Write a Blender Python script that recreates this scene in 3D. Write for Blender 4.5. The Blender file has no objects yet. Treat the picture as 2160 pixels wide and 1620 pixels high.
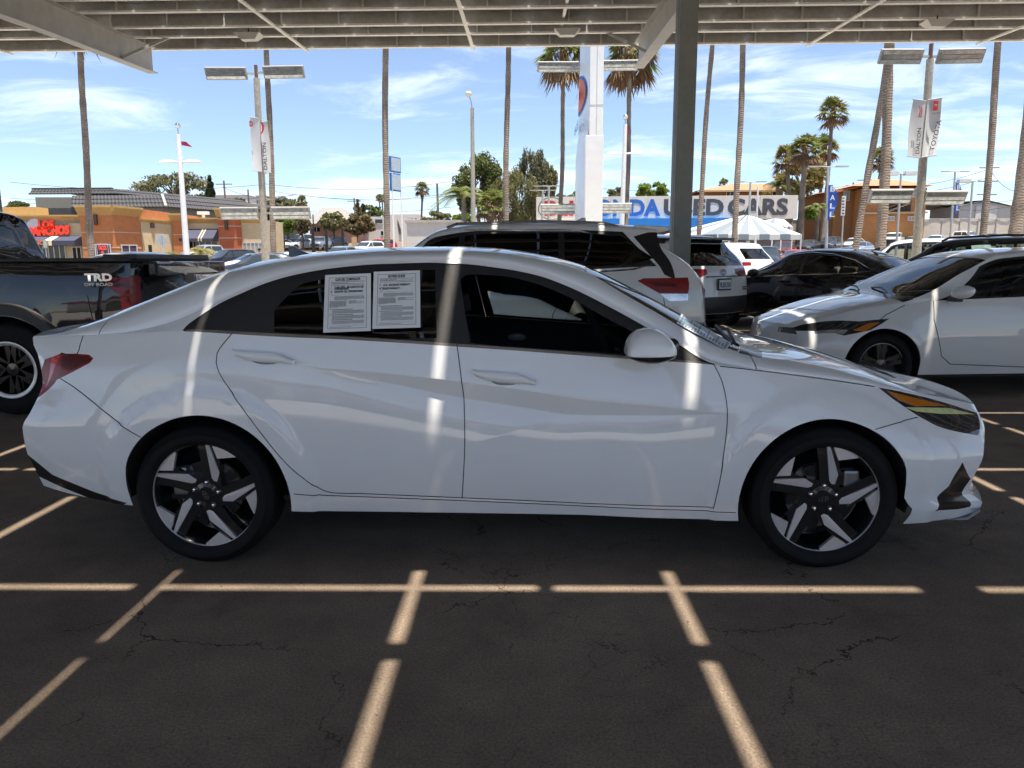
import bpy, bmesh, math, random
import numpy as np
from mathutils import Vector, Matrix
from mathutils.geometry import delaunay_2d_cdt
R = math.radians
random.seed(7); rng = np.random.default_rng(7)
scene = bpy.context.scene
COL = scene.collection

# ------------------------------------------------------------------ camera, sky, sun, exposure
FPX = 1560.0                       # focal length in pixels of the 2160 x 1620 photograph
PITCH, YAW, ROLL, CAMH = R(9.6), R(1.1), R(0.3), 1.351
_f = np.array([-math.sin(YAW)*math.cos(PITCH), math.cos(YAW)*math.cos(PITCH), -math.sin(PITCH)])
_r = np.array([math.cos(YAW), math.sin(YAW), 0.0]); _u = np.cross(_r, _f)
CR = _r*math.cos(ROLL) - _u*math.sin(ROLL); CU = _u*math.cos(ROLL) + _r*math.sin(ROLL); CF = _f
CC = np.array([0.0, 0.0, CAMH])
cam_data = bpy.data.cameras.new('camera'); cam = bpy.data.objects.new('camera', cam_data); COL.objects.link(cam)
cam_data.sensor_width = 36.0; cam_data.lens = 36.0*FPX/2160.0; cam_data.clip_start = 0.05; cam_data.clip_end = 6000.0
cam.matrix_world = Matrix(((CR[0], CU[0], -CF[0], CC[0]), (CR[1], CU[1], -CF[1], CC[1]), (CR[2], CU[2], -CF[2], CC[2]), (0, 0, 0, 1)))
scene.camera = cam

SUN = Vector((0.11, -0.14, 1.0)).normalized()          # towards the sun: high summer noon
sun_data = bpy.data.lights.new('sun', 'SUN'); sun = bpy.data.objects.new('sun', sun_data); COL.objects.link(sun)
sun_data.energy = 5.0; sun_data.angle = R(0.53); sun_data.color = (1.0, 0.915, 0.79)
sun.rotation_euler = SUN.to_track_quat('Z', 'Y').to_euler(); sun.location = (0, -3, 30)

world = bpy.data.worlds.new('World'); scene.world = world; world.use_nodes = True
def build_world():
    nt = world.node_tree; N = nt.nodes; L = nt.links; N.clear()
    out = N.new('ShaderNodeOutputWorld'); bg = N.new('ShaderNodeBackground'); bg.inputs['Strength'].default_value = 0.10
    sky = N.new('ShaderNodeTexSky'); sky.sky_type = 'NISHITA'; sky.sun_disc = False
    sky.sun_elevation = math.asin(SUN.z); sky.sun_rotation = math.atan2(SUN.x, SUN.y)
    sky.air_density = 0.75; sky.dust_density = 0.0; sky.ozone_density = 2.0; sky.altitude = 20
    # thin summer cloud: noise on a flat cloud layer seen in perspective
    geo = N.new('ShaderNodeTexCoord'); sep = N.new('ShaderNodeSeparateXYZ'); L.new(geo.outputs['Generated'], sep.inputs[0])
    zc = N.new('ShaderNodeMath'); zc.operation = 'MAXIMUM'; L.new(sep.outputs['Z'], zc.inputs[0]); zc.inputs[1].default_value = 0.03
    za = N.new('ShaderNodeMath'); za.operation = 'ADD'; L.new(zc.outputs[0], za.inputs[0]); za.inputs[1].default_value = 0.10
    dx = N.new('ShaderNodeMath'); dx.operation = 'DIVIDE'; L.new(sep.outputs['X'], dx.inputs[0]); L.new(za.outputs[0], dx.inputs[1])
    dy = N.new('ShaderNodeMath'); dy.operation = 'DIVIDE'; L.new(sep.outputs['Y'], dy.inputs[0]); L.new(za.outputs[0], dy.inputs[1])
    cmb = N.new('ShaderNodeCombineXYZ'); L.new(dx.outputs[0], cmb.inputs[0]); L.new(dy.outputs[0], cmb.inputs[1])
    mp = N.new('ShaderNodeMapping'); L.new(cmb.outputs[0], mp.inputs[0]); mp.inputs['Scale'].default_value = (0.75, 1.15, 1); mp.inputs['Location'].default_value = (11.75, 0.85, 0)
    n1 = N.new('ShaderNodeTexNoise'); L.new(mp.outputs[0], n1.inputs[0]); n1.inputs['Scale'].default_value = 1.7; n1.inputs['Detail'].default_value = 6; n1.inputs['Roughness'].default_value = 0.62; n1.inputs['Distortion'].default_value = 0.6
    n2 = N.new('ShaderNodeTexNoise'); L.new(mp.outputs[0], n2.inputs[0]); n2.inputs['Scale'].default_value = 0.42; n2.inputs['Detail'].default_value = 2
    ad = N.new('ShaderNodeMath'); ad.operation = 'MULTIPLY_ADD'; L.new(n2.outputs[0], ad.inputs[0]); ad.inputs[1].default_value = 0.75; L.new(n1.outputs[0], ad.inputs[2])
    rmp = N.new('ShaderNodeMapRange'); L.new(ad.outputs[0], rmp.inputs[0]); rmp.inputs[1].default_value = 0.86; rmp.inputs[2].default_value = 1.22; rmp.inputs[3].default_value = 0.07; rmp.inputs[4].default_value = 0.80
    rmp.interpolation_type = 'SMOOTHSTEP'
    mx = N.new('ShaderNodeMixRGB'); L.new(rmp.outputs[0], mx.inputs[0]); L.new(sky.outputs[0], mx.inputs[1]); mx.inputs[2].default_value = (7.4, 7.9, 8.8, 1)
    L.new(mx.outputs[0], bg.inputs[0]); L.new(bg.outputs[0], out.inputs[0])
build_world()
vs = scene.view_settings; vs.view_transform = 'Standard'; vs.look = 'None'; vs.gamma = 1.0; vs.use_curve_mapping = False
vs.exposure = 1.02
scene.cycles.max_bounces = 7; scene.cycles.transparent_max_bounces = 10; scene.cycles.diffuse_bounces = 3; scene.cycles.glossy_bounces = 3
scene.cycles.caustics_reflective = False; scene.cycles.caustics_refractive = False; scene.cycles.sample_clamp_indirect = 6.0
scene.cycles.use_denoising = True; scene.cycles.use_adaptive_sampling = True; scene.cycles.adaptive_threshold = 0.025

# ------------------------------------------------------------------ measuring helpers (photograph pixel -> place in the world)
def ray(u, v): return CF*FPX + CR*(u-1080.0) + CU*(810.0-v)
def at_y(u, v, Y):
    d = ray(u, v); return Vector(CC + d*(Y-CC[1])/d[1])
def at_z(u, v, z):
    d = ray(u, v); return Vector(CC + d*(z-CC[2])/d[2])
def project(P):
    q = np.asarray(P, float)-CC; d = q@CF
    return 1080.0+FPX*(q@CR)/d, 810.0-FPX*(q@CU)/d
_gy = [-400, 10, 20, 45, 60, 80, 97, 112, 140, 220, 400, 900, 3000]; _gz = [0, 0, .15, .3, .5, 1.6, 2.7, 3.8, 5.0, 7.0, 9.0, 12.0, 14.0]
def ground_z(Y): return float(np.interp(Y, _gy, _gz))
def pchip(pts):
    x = np.array([p[0] for p in pts], float); y = np.array([p[1] for p in pts], float)
    h = np.diff(x); d = np.diff(y)/h; m = np.zeros(len(x))
    if len(x) == 2: m[:] = d[0]
    else:
        for i in range(1, len(x)-1):
            if d[i-1]*d[i] > 0:
                w1, w2 = 2*h[i]+h[i-1], h[i]+2*h[i-1]; m[i] = (w1+w2)/(w1/d[i-1]+w2/d[i])
        m[0], m[-1] = d[0], d[-1]
    def f(q):
        q = np.clip(np.asarray(q, float), x[0], x[-1]); i = np.clip(np.searchsorted(x, q, 'right')-1, 0, len(x)-2)
        t = (q-x[i])/h[i]; t2 = t*t; t3 = t2*t
        return (2*t3-3*t2+1)*y[i]+(t3-2*t2+t)*h[i]*m[i]+(-2*t3+3*t2)*y[i+1]+(t3-t2)*h[i]*m[i+1]
    return f
def sstep(a, b, q):
    t = np.clip((np.asarray(q, float)-a)/(b-a), 0, 1); return t*t*(3-2*t)

# ------------------------------------------------------------------ materials
MATS = {}
def _nodes(name):
    m = bpy.data.materials.new(name); m.use_nodes = True; nt = m.node_tree
    return m, nt, nt.nodes['Principled BSDF'], nt.nodes, nt.links
def mat(name, col, rough=0.6, metal=0.0, coat=0.0, vary=0.12, scale=3.0, bump=0.0, bscale=60.0, spec=0.5, coat_rough=0.03, detail=4.0):
    """plain surface whose colour and roughness wander a little"""
    if name in MATS: return MATS[name]
    m, nt, b, N, L = _nodes(name)
    b.inputs['Roughness'].default_value = rough; b.inputs['Metallic'].default_value = metal
    b.inputs['Coat Weight'].default_value = coat; b.inputs['Coat Roughness'].default_value = coat_rough; b.inputs['Specular IOR Level'].default_value = spec
    tc = N.new('ShaderNodeTexCoord')
    if vary > 0:
        n = N.new('ShaderNodeTexNoise'); L.new(tc.outputs['Object'], n.inputs[0]); n.inputs['Scale'].default_value = scale; n.inputs['Detail'].default_value = detail; n.inputs['Roughness'].default_value = 0.65
        r = N.new('ShaderNodeValToRGB'); L.new(n.outputs[0], r.inputs[0])
        r.color_ramp.elements[0].position = 0.3; r.color_ramp.elements[1].position = 0.7
        r.color_ramp.elements[0].color = (*[c*(1-vary) for c in col], 1); r.color_ramp.elements[1].color = (*[min(1, c*(1+vary)) for c in col], 1)
        L.new(r.outputs[0], b.inputs['Base Color'])
    else: b.inputs['Base Color'].default_value = (*col, 1)
    if bump > 0:
        n2 = N.new('ShaderNodeTexNoise'); L.new(tc.outputs['Object'], n2.inputs[0]); n2.inputs['Scale'].default_value = bscale; n2.inputs['Detail'].default_value = 5
        bp = N.new('ShaderNodeBump'); bp.inputs['Strength'].default_value = bump; bp.inputs['Distance'].default_value = 0.02
        L.new(n2.outputs[0], bp.inputs['Height']); L.new(bp.outputs[0], b.inputs['Normal'])
    MATS[name] = m; return m
def paint(name, col, flake=False, rough=0.35):
    if name in MATS: return MATS[name]
    m, nt, b, N, L = _nodes(name)
    b.inputs['Base Color'].default_value = (*col, 1); b.inputs['Roughness'].default_value = rough
    b.inputs['Coat Weight'].default_value = 1.0; b.inputs['Coat Roughness'].default_value = 0.008; b.inputs['Coat IOR'].default_value = 1.6
    if flake: b.inputs['Metallic'].default_value = 0.45
    b.inputs['Specular IOR Level'].default_value = 0.08
    tc = N.new('ShaderNodeTexCoord')           # thin film of road dust, a little duller and warmer in patches
    n = N.new('ShaderNodeTexNoise'); L.new(tc.outputs['Object'], n.inputs[0]); n.inputs['Scale'].default_value = 4; n.inputs['Detail'].default_value = 7
    mr = N.new('ShaderNodeMapRange'); L.new(n.outputs[0], mr.inputs[0]); mr.inputs[1].default_value = 0.45; mr.inputs[2].default_value = 0.75; mr.inputs[4].default_value = 0.06
    mx = N.new('ShaderNodeMixRGB'); L.new(mr.outputs[0], mx.inputs[0]); mx.inputs[1].default_value = (*col, 1); mx.inputs[2].default_value = (0.42, 0.38, 0.32, 1); L.new(mx.outputs[0], b.inputs['Base Color'])
    MATS[name] = m; return m
def glass(name, tint, body=0.0, rough=0.0):
    """thin pane: tinted see-through plus a fresnel mirror"""
    if name in MATS: return MATS[name]
    m = bpy.data.materials.new(name); m.use_nodes = True; nt = m.node_tree; N = nt.nodes; L = nt.links; N.clear()
    o = N.new('ShaderNodeOutputMaterial'); mx = N.new('ShaderNodeMixShader'); tr = N.new('ShaderNodeBsdfTransparent'); gl = N.new('ShaderNodeBsdfGlossy'); fr = N.new('ShaderNodeFresnel')
    tr.inputs[0].default_value = (*tint, 1); gl.inputs['Roughness'].default_value = rough; fr.inputs['IOR'].default_value = 1.62
    L.new(fr.outputs[0], mx.inputs[0]); L.new(tr.outputs[0], mx.inputs[1]); L.new(gl.outputs[0], mx.inputs[2]); L.new(mx.outputs[0], o.inputs[0])
    MATS[name] = m; return m
def emis(name, col, strength):
    if name in MATS: return MATS[name]
    m, nt, b, N, L = _nodes(name); b.inputs['Base Color'].default_value = (*col, 1); b.inputs['Emission Color'].default_value = (*col, 1); b.inputs['Emission Strength'].default_value = strength
    MATS[name] = m; return m

# ------------------------------------------------------------------ mesh and object helpers
def link_mesh(name, me, material, parent=None):
    o = bpy.data.objects.new(name, me); COL.objects.link(o)
    if material is not None:
        if not me.materials: me.materials.append(material)
    if parent is not None:
        o.parent = parent; o.matrix_parent_inverse = parent.matrix_basis.inverted()
    return o
def mesh_data(name, verts, faces, smooth=False):
    me = bpy.data.meshes.new(name); me.from_pydata([tuple(v) for v in verts], [], [tuple(f) for f in faces])
    if smooth: me.polygons.foreach_set('use_smooth', [True]*len(me.polygons))
    me.update(); return me
def tag(o, label=None, cat=None, group=None, kind=None):
    if label: o['label'] = label
    if cat: o['category'] = cat
    if group: o['group'] = group
    if kind: o['kind'] = kind
    return o
def thing(name, label, cat, loc=(0, 0, 0), rz=0.0, group=None):
    o = bpy.data.objects.new(name, None); COL.objects.link(o); o.empty_display_size = 0.2
    o.location = loc; o.rotation_euler = (0, 0, rz); o.matrix_basis = Matrix.Translation(Vector(loc)) @ Matrix.Rotation(rz, 4, 'Z')
    return tag(o, label, cat, group)
def copy_tree(o, parent=None):
    c = o.copy(); COL.objects.link(c)
    if parent is not None: c.parent = parent
    for ch in o.children: copy_tree(ch, c)
    return c
class MB:
    """collects shapes into one mesh"""
    def __init__(s): s.v = []; s.f = []
    def add(s, vs, fs):
        n = len(s.v); s.v += [tuple(v) for v in vs]; s.f += [tuple(i+n for i in f) for f in fs]; return s
    def box(s, c, size, rz=0.0, M=None):
        x, y, z = size[0]/2, size[1]/2, size[2]/2; P = []
        for k in range(8): P.append(Vector(((x if k & 1 else -x), (y if k & 2 else -y), (z if k & 4 else -z))))
        if rz: P = [Matrix.Rotation(rz, 3, 'Z') @ p for p in P]
        if M is not None: P = [M @ p for p in P]
        P = [p+Vector(c) for p in P]
        return s.add(P, [(0, 2, 3, 1), (4, 5, 7, 6), (0, 1, 5, 4), (2, 6, 7, 3), (0, 4, 6, 2), (1, 3, 7, 5)])
    def bar(s, a, b, w, h, up=(0, 0, 1)):
        a = Vector(a); b = Vector(b); d = (b-a).normalized(); u = Vector(up); sd = d.cross(u)
        if sd.length < 1e-4: sd = d.cross(Vector((0, 1, 0)))
        sd.normalize(); u = sd.cross(d); P = []
        for p in (a, b):
            for i, j in ((-1, -1), (1, -1), (1, 1), (-1, 1)): P.append(p+sd*(i*w/2)+u*(j*h/2))
        return s.add(P, [(3, 2, 1, 0), (4, 5, 6, 7), (0, 1, 5, 4), (1, 2, 6, 5), (2, 3, 7, 6), (3, 0, 4, 7)])
    def tube(s, pts, rad, n=10, cap=True):
        pts = [Vector(p) for p in pts]; rr = rad if isinstance(rad, (list, tuple)) else [rad]*len(pts); P = []; F = []
        prev = None
        for i, p in enumerate(pts):
            t = (pts[min(i+1, len(pts)-1)]-pts[max(i-1, 0)]).normalized()
            a = prev if prev is not None else (Vector((1, 0, 0)) if abs(t.x) < 0.9 else Vector((0, 1, 0)))
            a = (a-t*a.dot(t)).normalized(); prev = a; b = t.cross(a)
            for k in range(n):
                th = 2*math.pi*k/n; P.append(p+a*(rr[i]*math.cos(th))+b*(rr[i]*math.sin(th)))
        for i in range(len(pts)-1):
            for k in range(n): F.append((i*n+k, i*n+(k+1) % n, (i+1)*n+(k+1) % n, (i+1)*n+k))
        if cap:
            F.append(tuple(range(n-1, -1, -1))); F.append(tuple((len(pts)-1)*n+k for k in range(n)))
        return s.add(P, F)
    def lathe(s, prof, c=(0, 0, 0), n=24, M=None, close=False, cap=True):
        """prof: (radius, height) pairs turned about Z, then M, then moved to c"""
        P = []; F = []
        for r_, h in prof:
            for k in range(n):
                th = 2*math.pi*k/n; p = Vector((r_*math.cos(th), r_*math.sin(th), h)); P.append((M @ p if M is not None else p)+Vector(c))
        m = len(prof)
        for i in range(m-1 if not close else m):
            j = (i+1) % m
            for k in range(n): F.append((i*n+k, i*n+(k+1) % n, j*n+(k+1) % n, j*n+k))
        if not close and cap:
            if prof[0][0] > 1e-5: F.append(tuple(range(n-1, -1, -1)))
            if prof[-1][0] > 1e-5: F.append(tuple((m-1)*n+k for k in range(n)))
        return s.add(P, F)
    def prism(s, poly, o, ax, ay, depth):
        """polygon in the plane (o; ax, ay) given thickness along ax x ay"""
        o = Vector(o); ax = Vector(ax); ay = Vector(ay); nz = ax.cross(ay).normalized()*depth; n = len(poly)
        A = [o+ax*p[0]+ay*p[1] for p in poly]; B = [p+nz for p in A]
        return s.add(A+B, [tuple(range(n-1, -1, -1)), tuple(range(n, 2*n))]+[(i, (i+1) % n, n+(i+1) % n, n+i) for i in range(n)])
    def quad(s, a, b, c, d): return s.add([a, b, c, d], [(0, 1, 2, 3)])
    def build(s, name, material, parent=None, smooth=False, bevel=0.0, sharp=None):
        me = mesh_data(name, s.v, s.f, smooth); o = link_mesh(name, me, material, parent)
        if smooth: auto_sharp(me, R(40) if sharp is None else sharp)
        if bevel > 0:
            md = o.modifiers.new('edge', 'BEVEL'); md.width = bevel; md.segments = 2; md.limit_method = 'ANGLE'; md.angle_limit = R(35)
        return o
def auto_sharp(me, ang):
    bm = bmesh.new(); bm.from_mesh(me); bm.normal_update()
    for e in bm.edges:
        if len(e.link_faces) == 2:
            e.smooth = e.link_faces[0].normal.angle(e.link_faces[1].normal, 0.0) < ang
    bm.to_mesh(me); bm.free()
def quads_mesh(name, V, n4, smooth=False):
    """V: (k*n4,3) array, consecutive groups of n4 make one face"""
    V = np.asarray(V, np.float32).reshape(-1, 3); k = len(V)//n4; me = bpy.data.meshes.new(name)
    me.vertices.add(len(V)); me.vertices.foreach_set('co', V.ravel()); me.loops.add(len(V)); me.loops.foreach_set('vertex_index', np.arange(len(V), dtype=np.int32))
    me.polygons.add(k); me.polygons.foreach_set('loop_start', np.arange(k, dtype=np.int32)*n4)
    me.update(calc_edges=True); me.validate(); return me
def text_mesh(body, size, bold=0.0, extrude=0.0, shear=0.0, spacing=1.0, width=None):
    """built-in font as mesh in XY, centred on the origin; width squeezes it to that many metres"""
    cu = bpy.data.curves.new('lettering', 'FONT'); cu.body = body; cu.size = size; cu.offset = bold; cu.extrude = extrude; cu.shear = shear; cu.space_character = spacing
    cu.align_x = 'LEFT'; cu.resolution_u = 3
    o = bpy.data.objects.new('lettering', cu); COL.objects.link(o); bpy.context.view_layer.update()
    me = bpy.data.meshes.new_from_object(o.evaluated_get(bpy.context.evaluated_depsgraph_get())); bpy.data.objects.remove(o); bpy.data.curves.remove(cu)
    n = len(me.vertices); A = np.zeros(n*3, np.float32); me.vertices.foreach_get('co', A); A = A.reshape(-1, 3)
    if n:
        lo, hi = A.min(0), A.max(0); A -= (lo+hi)/2
        if width: A[:, 0] *= width/max(1e-6, hi[0]-lo[0])
        me.vertices.foreach_set('co', A.ravel())
    me.materials.clear(); me.update(); return me
def put_text(name, body, size, origin, ax, ay, material, parent=None, lift=0.004, **kw):
    me = text_mesh(body, size, **kw); ax = Vector(ax).normalized(); ay = Vector(ay).normalized(); nz = ax.cross(ay).normalized(); ay = nz.cross(ax)
    o = Vector(origin)+nz*lift
    me.transform(Matrix(((ax.x, ay.x, nz.x, o.x), (ax.y, ay.y, nz.y, o.y), (ax.z, ay.z, nz.z, o.z), (0, 0, 0, 1))))
    return link_mesh(name, me, material, parent)
# ------------------------------------------------------------------ ground
def asphalt():
    m, nt, b, N, L = _nodes('asphalt'); tc = N.new('ShaderNodeTexCoord')
    def noise(scale, detail=4, rough=0.6, src=None):
        n = N.new('ShaderNodeTexNoise'); L.new(src or tc.outputs['Object'], n.inputs[0]); n.inputs['Scale'].default_value = scale; n.inputs['Detail'].default_value = detail; n.inputs['Roughness'].default_value = rough; return n
    def ramp(src, p0, p1, c0, c1):
        r = N.new('ShaderNodeValToRGB'); L.new(src, r.inputs[0]); e = r.color_ramp.elements; e[0].position = p0; e[1].position = p1; e[0].color = (*c0, 1); e[1].color = (*c1, 1); return r
    def math_(op, a, bb):
        x = N.new('ShaderNodeMath'); x.operation = op
        for i, q in enumerate((a, bb)):
            if isinstance(q, (int, float)): x.inputs[i].default_value = q
            else: L.new(q, x.inputs[i])
        return x.outputs[0]
    big = noise(0.55, 5); base = ramp(big.outputs[0], 0.3, 0.7, (0.160, 0.126, 0.100), (0.255, 0.202, 0.160))
    fine = noise(110, 4, 0.85); spk = ramp(fine.outputs[0], 0.32, 0.72, (0.5, 0.5, 0.5), (1.65, 1.6, 1.5))
    mul = N.new('ShaderNodeMixRGB'); mul.blend_type = 'MULTIPLY'; mul.inputs[0].default_value = 1; L.new(base.outputs[0], mul.inputs[1]); L.new(spk.outputs[0], mul.inputs[2])
    mid = noise(3.2, 6, 0.7); mrp = ramp(mid.outputs[0], 0.32, 0.68, (0.80, 0.80, 0.80), (1.18, 1.17, 1.15)); mm_ = N.new('ShaderNodeMixRGB'); mm_.blend_type = 'MULTIPLY'; mm_.inputs[0].default_value = 1; L.new(mul.outputs[0], mm_.inputs[1]); L.new(mrp.outputs[0], mm_.inputs[2]); mul = mm_
    # wandering cracks
    dn = noise(2.2, 5, 0.7); sub = N.new('ShaderNodeVectorMath'); sub.operation = 'SUBTRACT'; L.new(dn.outputs['Color'], sub.inputs[0]); sub.inputs[1].default_value = (0.5, 0.5, 0.5)
    sc = N.new('ShaderNodeVectorMath'); sc.operation = 'SCALE'; L.new(sub.outputs[0], sc.inputs[0]); sc.inputs['Scale'].default_value = 0.34
    av = N.new('ShaderNodeVectorMath'); av.operation = 'ADD'; L.new(tc.outputs['Object'], av.inputs[0]); L.new(sc.outputs[0], av.inputs[1])
    def cracks(scale, width, mscale, m0, m1):
        vo = N.new('ShaderNodeTexVoronoi'); vo.feature = 'DISTANCE_TO_EDGE'; L.new(av.outputs[0], vo.inputs[0]); vo.inputs['Scale'].default_value = scale
        wv = noise(5.0, 3); ww = math_('MULTIPLY', wv.outputs[0], width*2*scale)
        a = math_('LESS_THAN', vo.outputs['Distance'], ww)
        mk = noise(mscale, 3); mr = N.new('ShaderNodeMapRange'); L.new(mk.outputs[0], mr.inputs[0]); mr.inputs[1].default_value = m0; mr.inputs[2].default_value = m1
        return math_('MULTIPLY', a, mr.outputs[0])
    ck = math_('MAXIMUM', cracks(1.05, 0.0028, 1.3, 0.46, 0.58), cracks(6.5, 0.0017, 0.6, 0.52, 0.66))
    dk = N.new('ShaderNodeMixRGB'); L.new(math_('MULTIPLY', ck, 0.8), dk.inputs[0]); L.new(mul.outputs[0], dk.inputs[1]); dk.inputs[2].default_value = (0.012, 0.011, 0.010, 1)
    # oil spots
    ol = noise(0.9, 6, 0.5); olr = ramp(ol.outputs[0], 0.62, 0.72, (1, 1, 1), (0.45, 0.44, 0.43)); m2 = N.new('ShaderNodeMixRGB'); m2.blend_type = 'MULTIPLY'; m2.inputs[0].default_value = 1
    L.new(dk.outputs[0], m2.inputs[1]); L.new(olr.outputs[0], m2.inputs[2]); L.new(m2.outputs[0], b.inputs['Base Color'])
    b.inputs['Roughness'].default_value = 0.85; b.inputs['Specular IOR Level'].default_value = 0.25
    h = math_('SUBTRACT', fine.outputs[0], math_('MULTIPLY', ck, 1.2)); bp = N.new('ShaderNodeBump'); bp.inputs['Strength'].default_value = 0.45; bp.inputs['Distance'].default_value = 0.006
    L.new(h, bp.inputs['Height']); L.new(bp.outputs[0], b.inputs['Normal'])
    return m
M_ASPH = asphalt()
def build_ground():
    ys = [-400, -60, -20, -8, -4, 0, 4, 7, 10, 15, 20, 30, 45, 60, 70, 80, 97, 112, 125, 140, 180, 220, 300, 400, 900, 3000]
    xs = [-3000, -400, -120, -40, -15, -6, 0, 6, 15, 40, 120, 400, 3000]; V = []; F = []
    for y in ys:
        for x in xs: V.append((x, y, ground_z(y)))
    n = len(xs)
    for j in range(len(ys)-1):
        for i in range(n-1): F.append((j*n+i, j*n+i+1, (j+1)*n+i+1, (j+1)*n+i))
    o = link_mesh('ground', mesh_data('ground', V, F), M_ASPH); tag(o, 'cracked dark asphalt of the car lot', kind='structure')
    # lighter street and far pavement; nearest pale sheet added to bounce sun upward
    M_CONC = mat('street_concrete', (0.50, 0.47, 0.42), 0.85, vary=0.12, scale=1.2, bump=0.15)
    for nm, y0, y1, up in (('bounce_sheet', 16.6, 29, 0.004), ('street', 29, 46, 0.004), ('pavement', 46, 49, 0.12)):
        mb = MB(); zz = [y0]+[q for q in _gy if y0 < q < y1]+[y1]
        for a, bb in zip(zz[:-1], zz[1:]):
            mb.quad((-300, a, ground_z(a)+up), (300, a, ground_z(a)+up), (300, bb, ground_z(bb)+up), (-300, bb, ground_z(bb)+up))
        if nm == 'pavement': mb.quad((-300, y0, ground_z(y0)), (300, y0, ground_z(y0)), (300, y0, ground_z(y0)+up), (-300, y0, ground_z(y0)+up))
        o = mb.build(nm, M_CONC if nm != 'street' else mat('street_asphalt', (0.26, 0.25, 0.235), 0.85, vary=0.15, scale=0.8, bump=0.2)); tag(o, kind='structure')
    # pale paving added unseen behind the photographer, to bounce sun into the shade
    mb = MB(); mb.quad((-60, -60, 0.004), (60, -60, 0.004), (60, -3.4, 0.004), (-60, -3.4, 0.004)); tag(mb.build('bounce_forecourt', M_CONC), kind='structure')
    t = thing('added_showroom', 'pale building added unseen behind the photographer, to be mirrored faintly in the car doors', 'building', (0, -40, 0))  # added out of view to give the car paint something to reflect
    w = MB(); w.box((0, -45, 2.6), (60, 10, 5.2)); w.build('wall', mat('pale_showroom_wall', (0.62, 0.60, 0.56), 0.8), t)
    for k in range(9):
        g = MB(); g.box((-18+4.5*k, -39.98, 1.7), (3.9, 0.08, 3.2)); g.build('window', mat('showroom_glass', (0.03, 0.035, 0.04), 0.05), t)
    f = MB(); f.box((0, -39.6, 4.3), (60, 1.2, 0.5)); f.build('fascia', mat('showroom_fascia', (0.30, 0.02, 0.02), 0.5), t)
    # loose grit
    V = []; r = np.random.default_rng(3)
    for k in range(420):
        x = r.uniform(-2.6, 2.8); y = r.uniform(1.3, 3.4); s = r.uniform(0.0012, 0.0042)*(1+2*(r.random() > 0.985)); a = r.uniform(0, 6.28)
        p = [Vector((math.cos(a+q*2.09)*s*(1+0.4*r.random()), math.sin(a+q*2.09)*s, 0)) for q in range(3)]+[Vector((s*0.2, 0, s*1.2))]
        p = [v+Vector((x, y, 0.001)) for v in p]
        for i, j, q in ((0, 1, 3), (1, 2, 3), (2, 0, 3)): V += [p[i], p[j], p[q]]
    o = link_mesh('grit', quads_mesh('grit', [tuple(v) for v in V], 3), mat('grit', (0.10, 0.095, 0.09), 0.9)); tag(o, 'loose grit on the asphalt in front of the white sedan', kind='stuff')
build_ground()

# ------------------------------------------------------------------ solar canopy over the lot
M_GALV = mat('galvanised_steel', (0.52, 0.50, 0.46), 0.5, metal=0.1, vary=0.16, scale=9, bump=0.03, bscale=25)
M_GALV_LIT = mat('galvanised_lit', (0.90, 0.87, 0.80), 0.5, metal=0.1, vary=0.1, scale=12)  # lighter than the webs, standing in for sun bounced up from the ground
M_BEAM = mat('beam_grey_steel', (0.45, 0.44, 0.42), 0.5, metal=0.1, vary=0.12, scale=5, bump=0.04, bscale=30)
M_COLUMN = mat('column_dark_grey_paint', (0.20, 0.215, 0.20), 0.55, vary=0.10, scale=7, bump=0.08, bscale=50)
M_REDPIER = mat('dark_red_pier_paint', (0.17, 0.022, 0.024), 0.6, vary=0.2, scale=6, bump=0.06)
M_MODULE = mat('solar_module_back', (0.20, 0.20, 0.195), 0.55, vary=0.08, scale=5)
M_BLACKPL = mat('black_plastic', (0.018, 0.018, 0.019), 0.5, vary=0.15, scale=20)
TILT = math.tan(R(3.25)); FL0 = 4.65          # underside of the purlins above the camera, rising away from it
def flange_z(Y): return FL0+TILT*Y
BEAM_X = [-7.45-9.69, -7.45, 2.24, 2.24+9.69]
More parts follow.
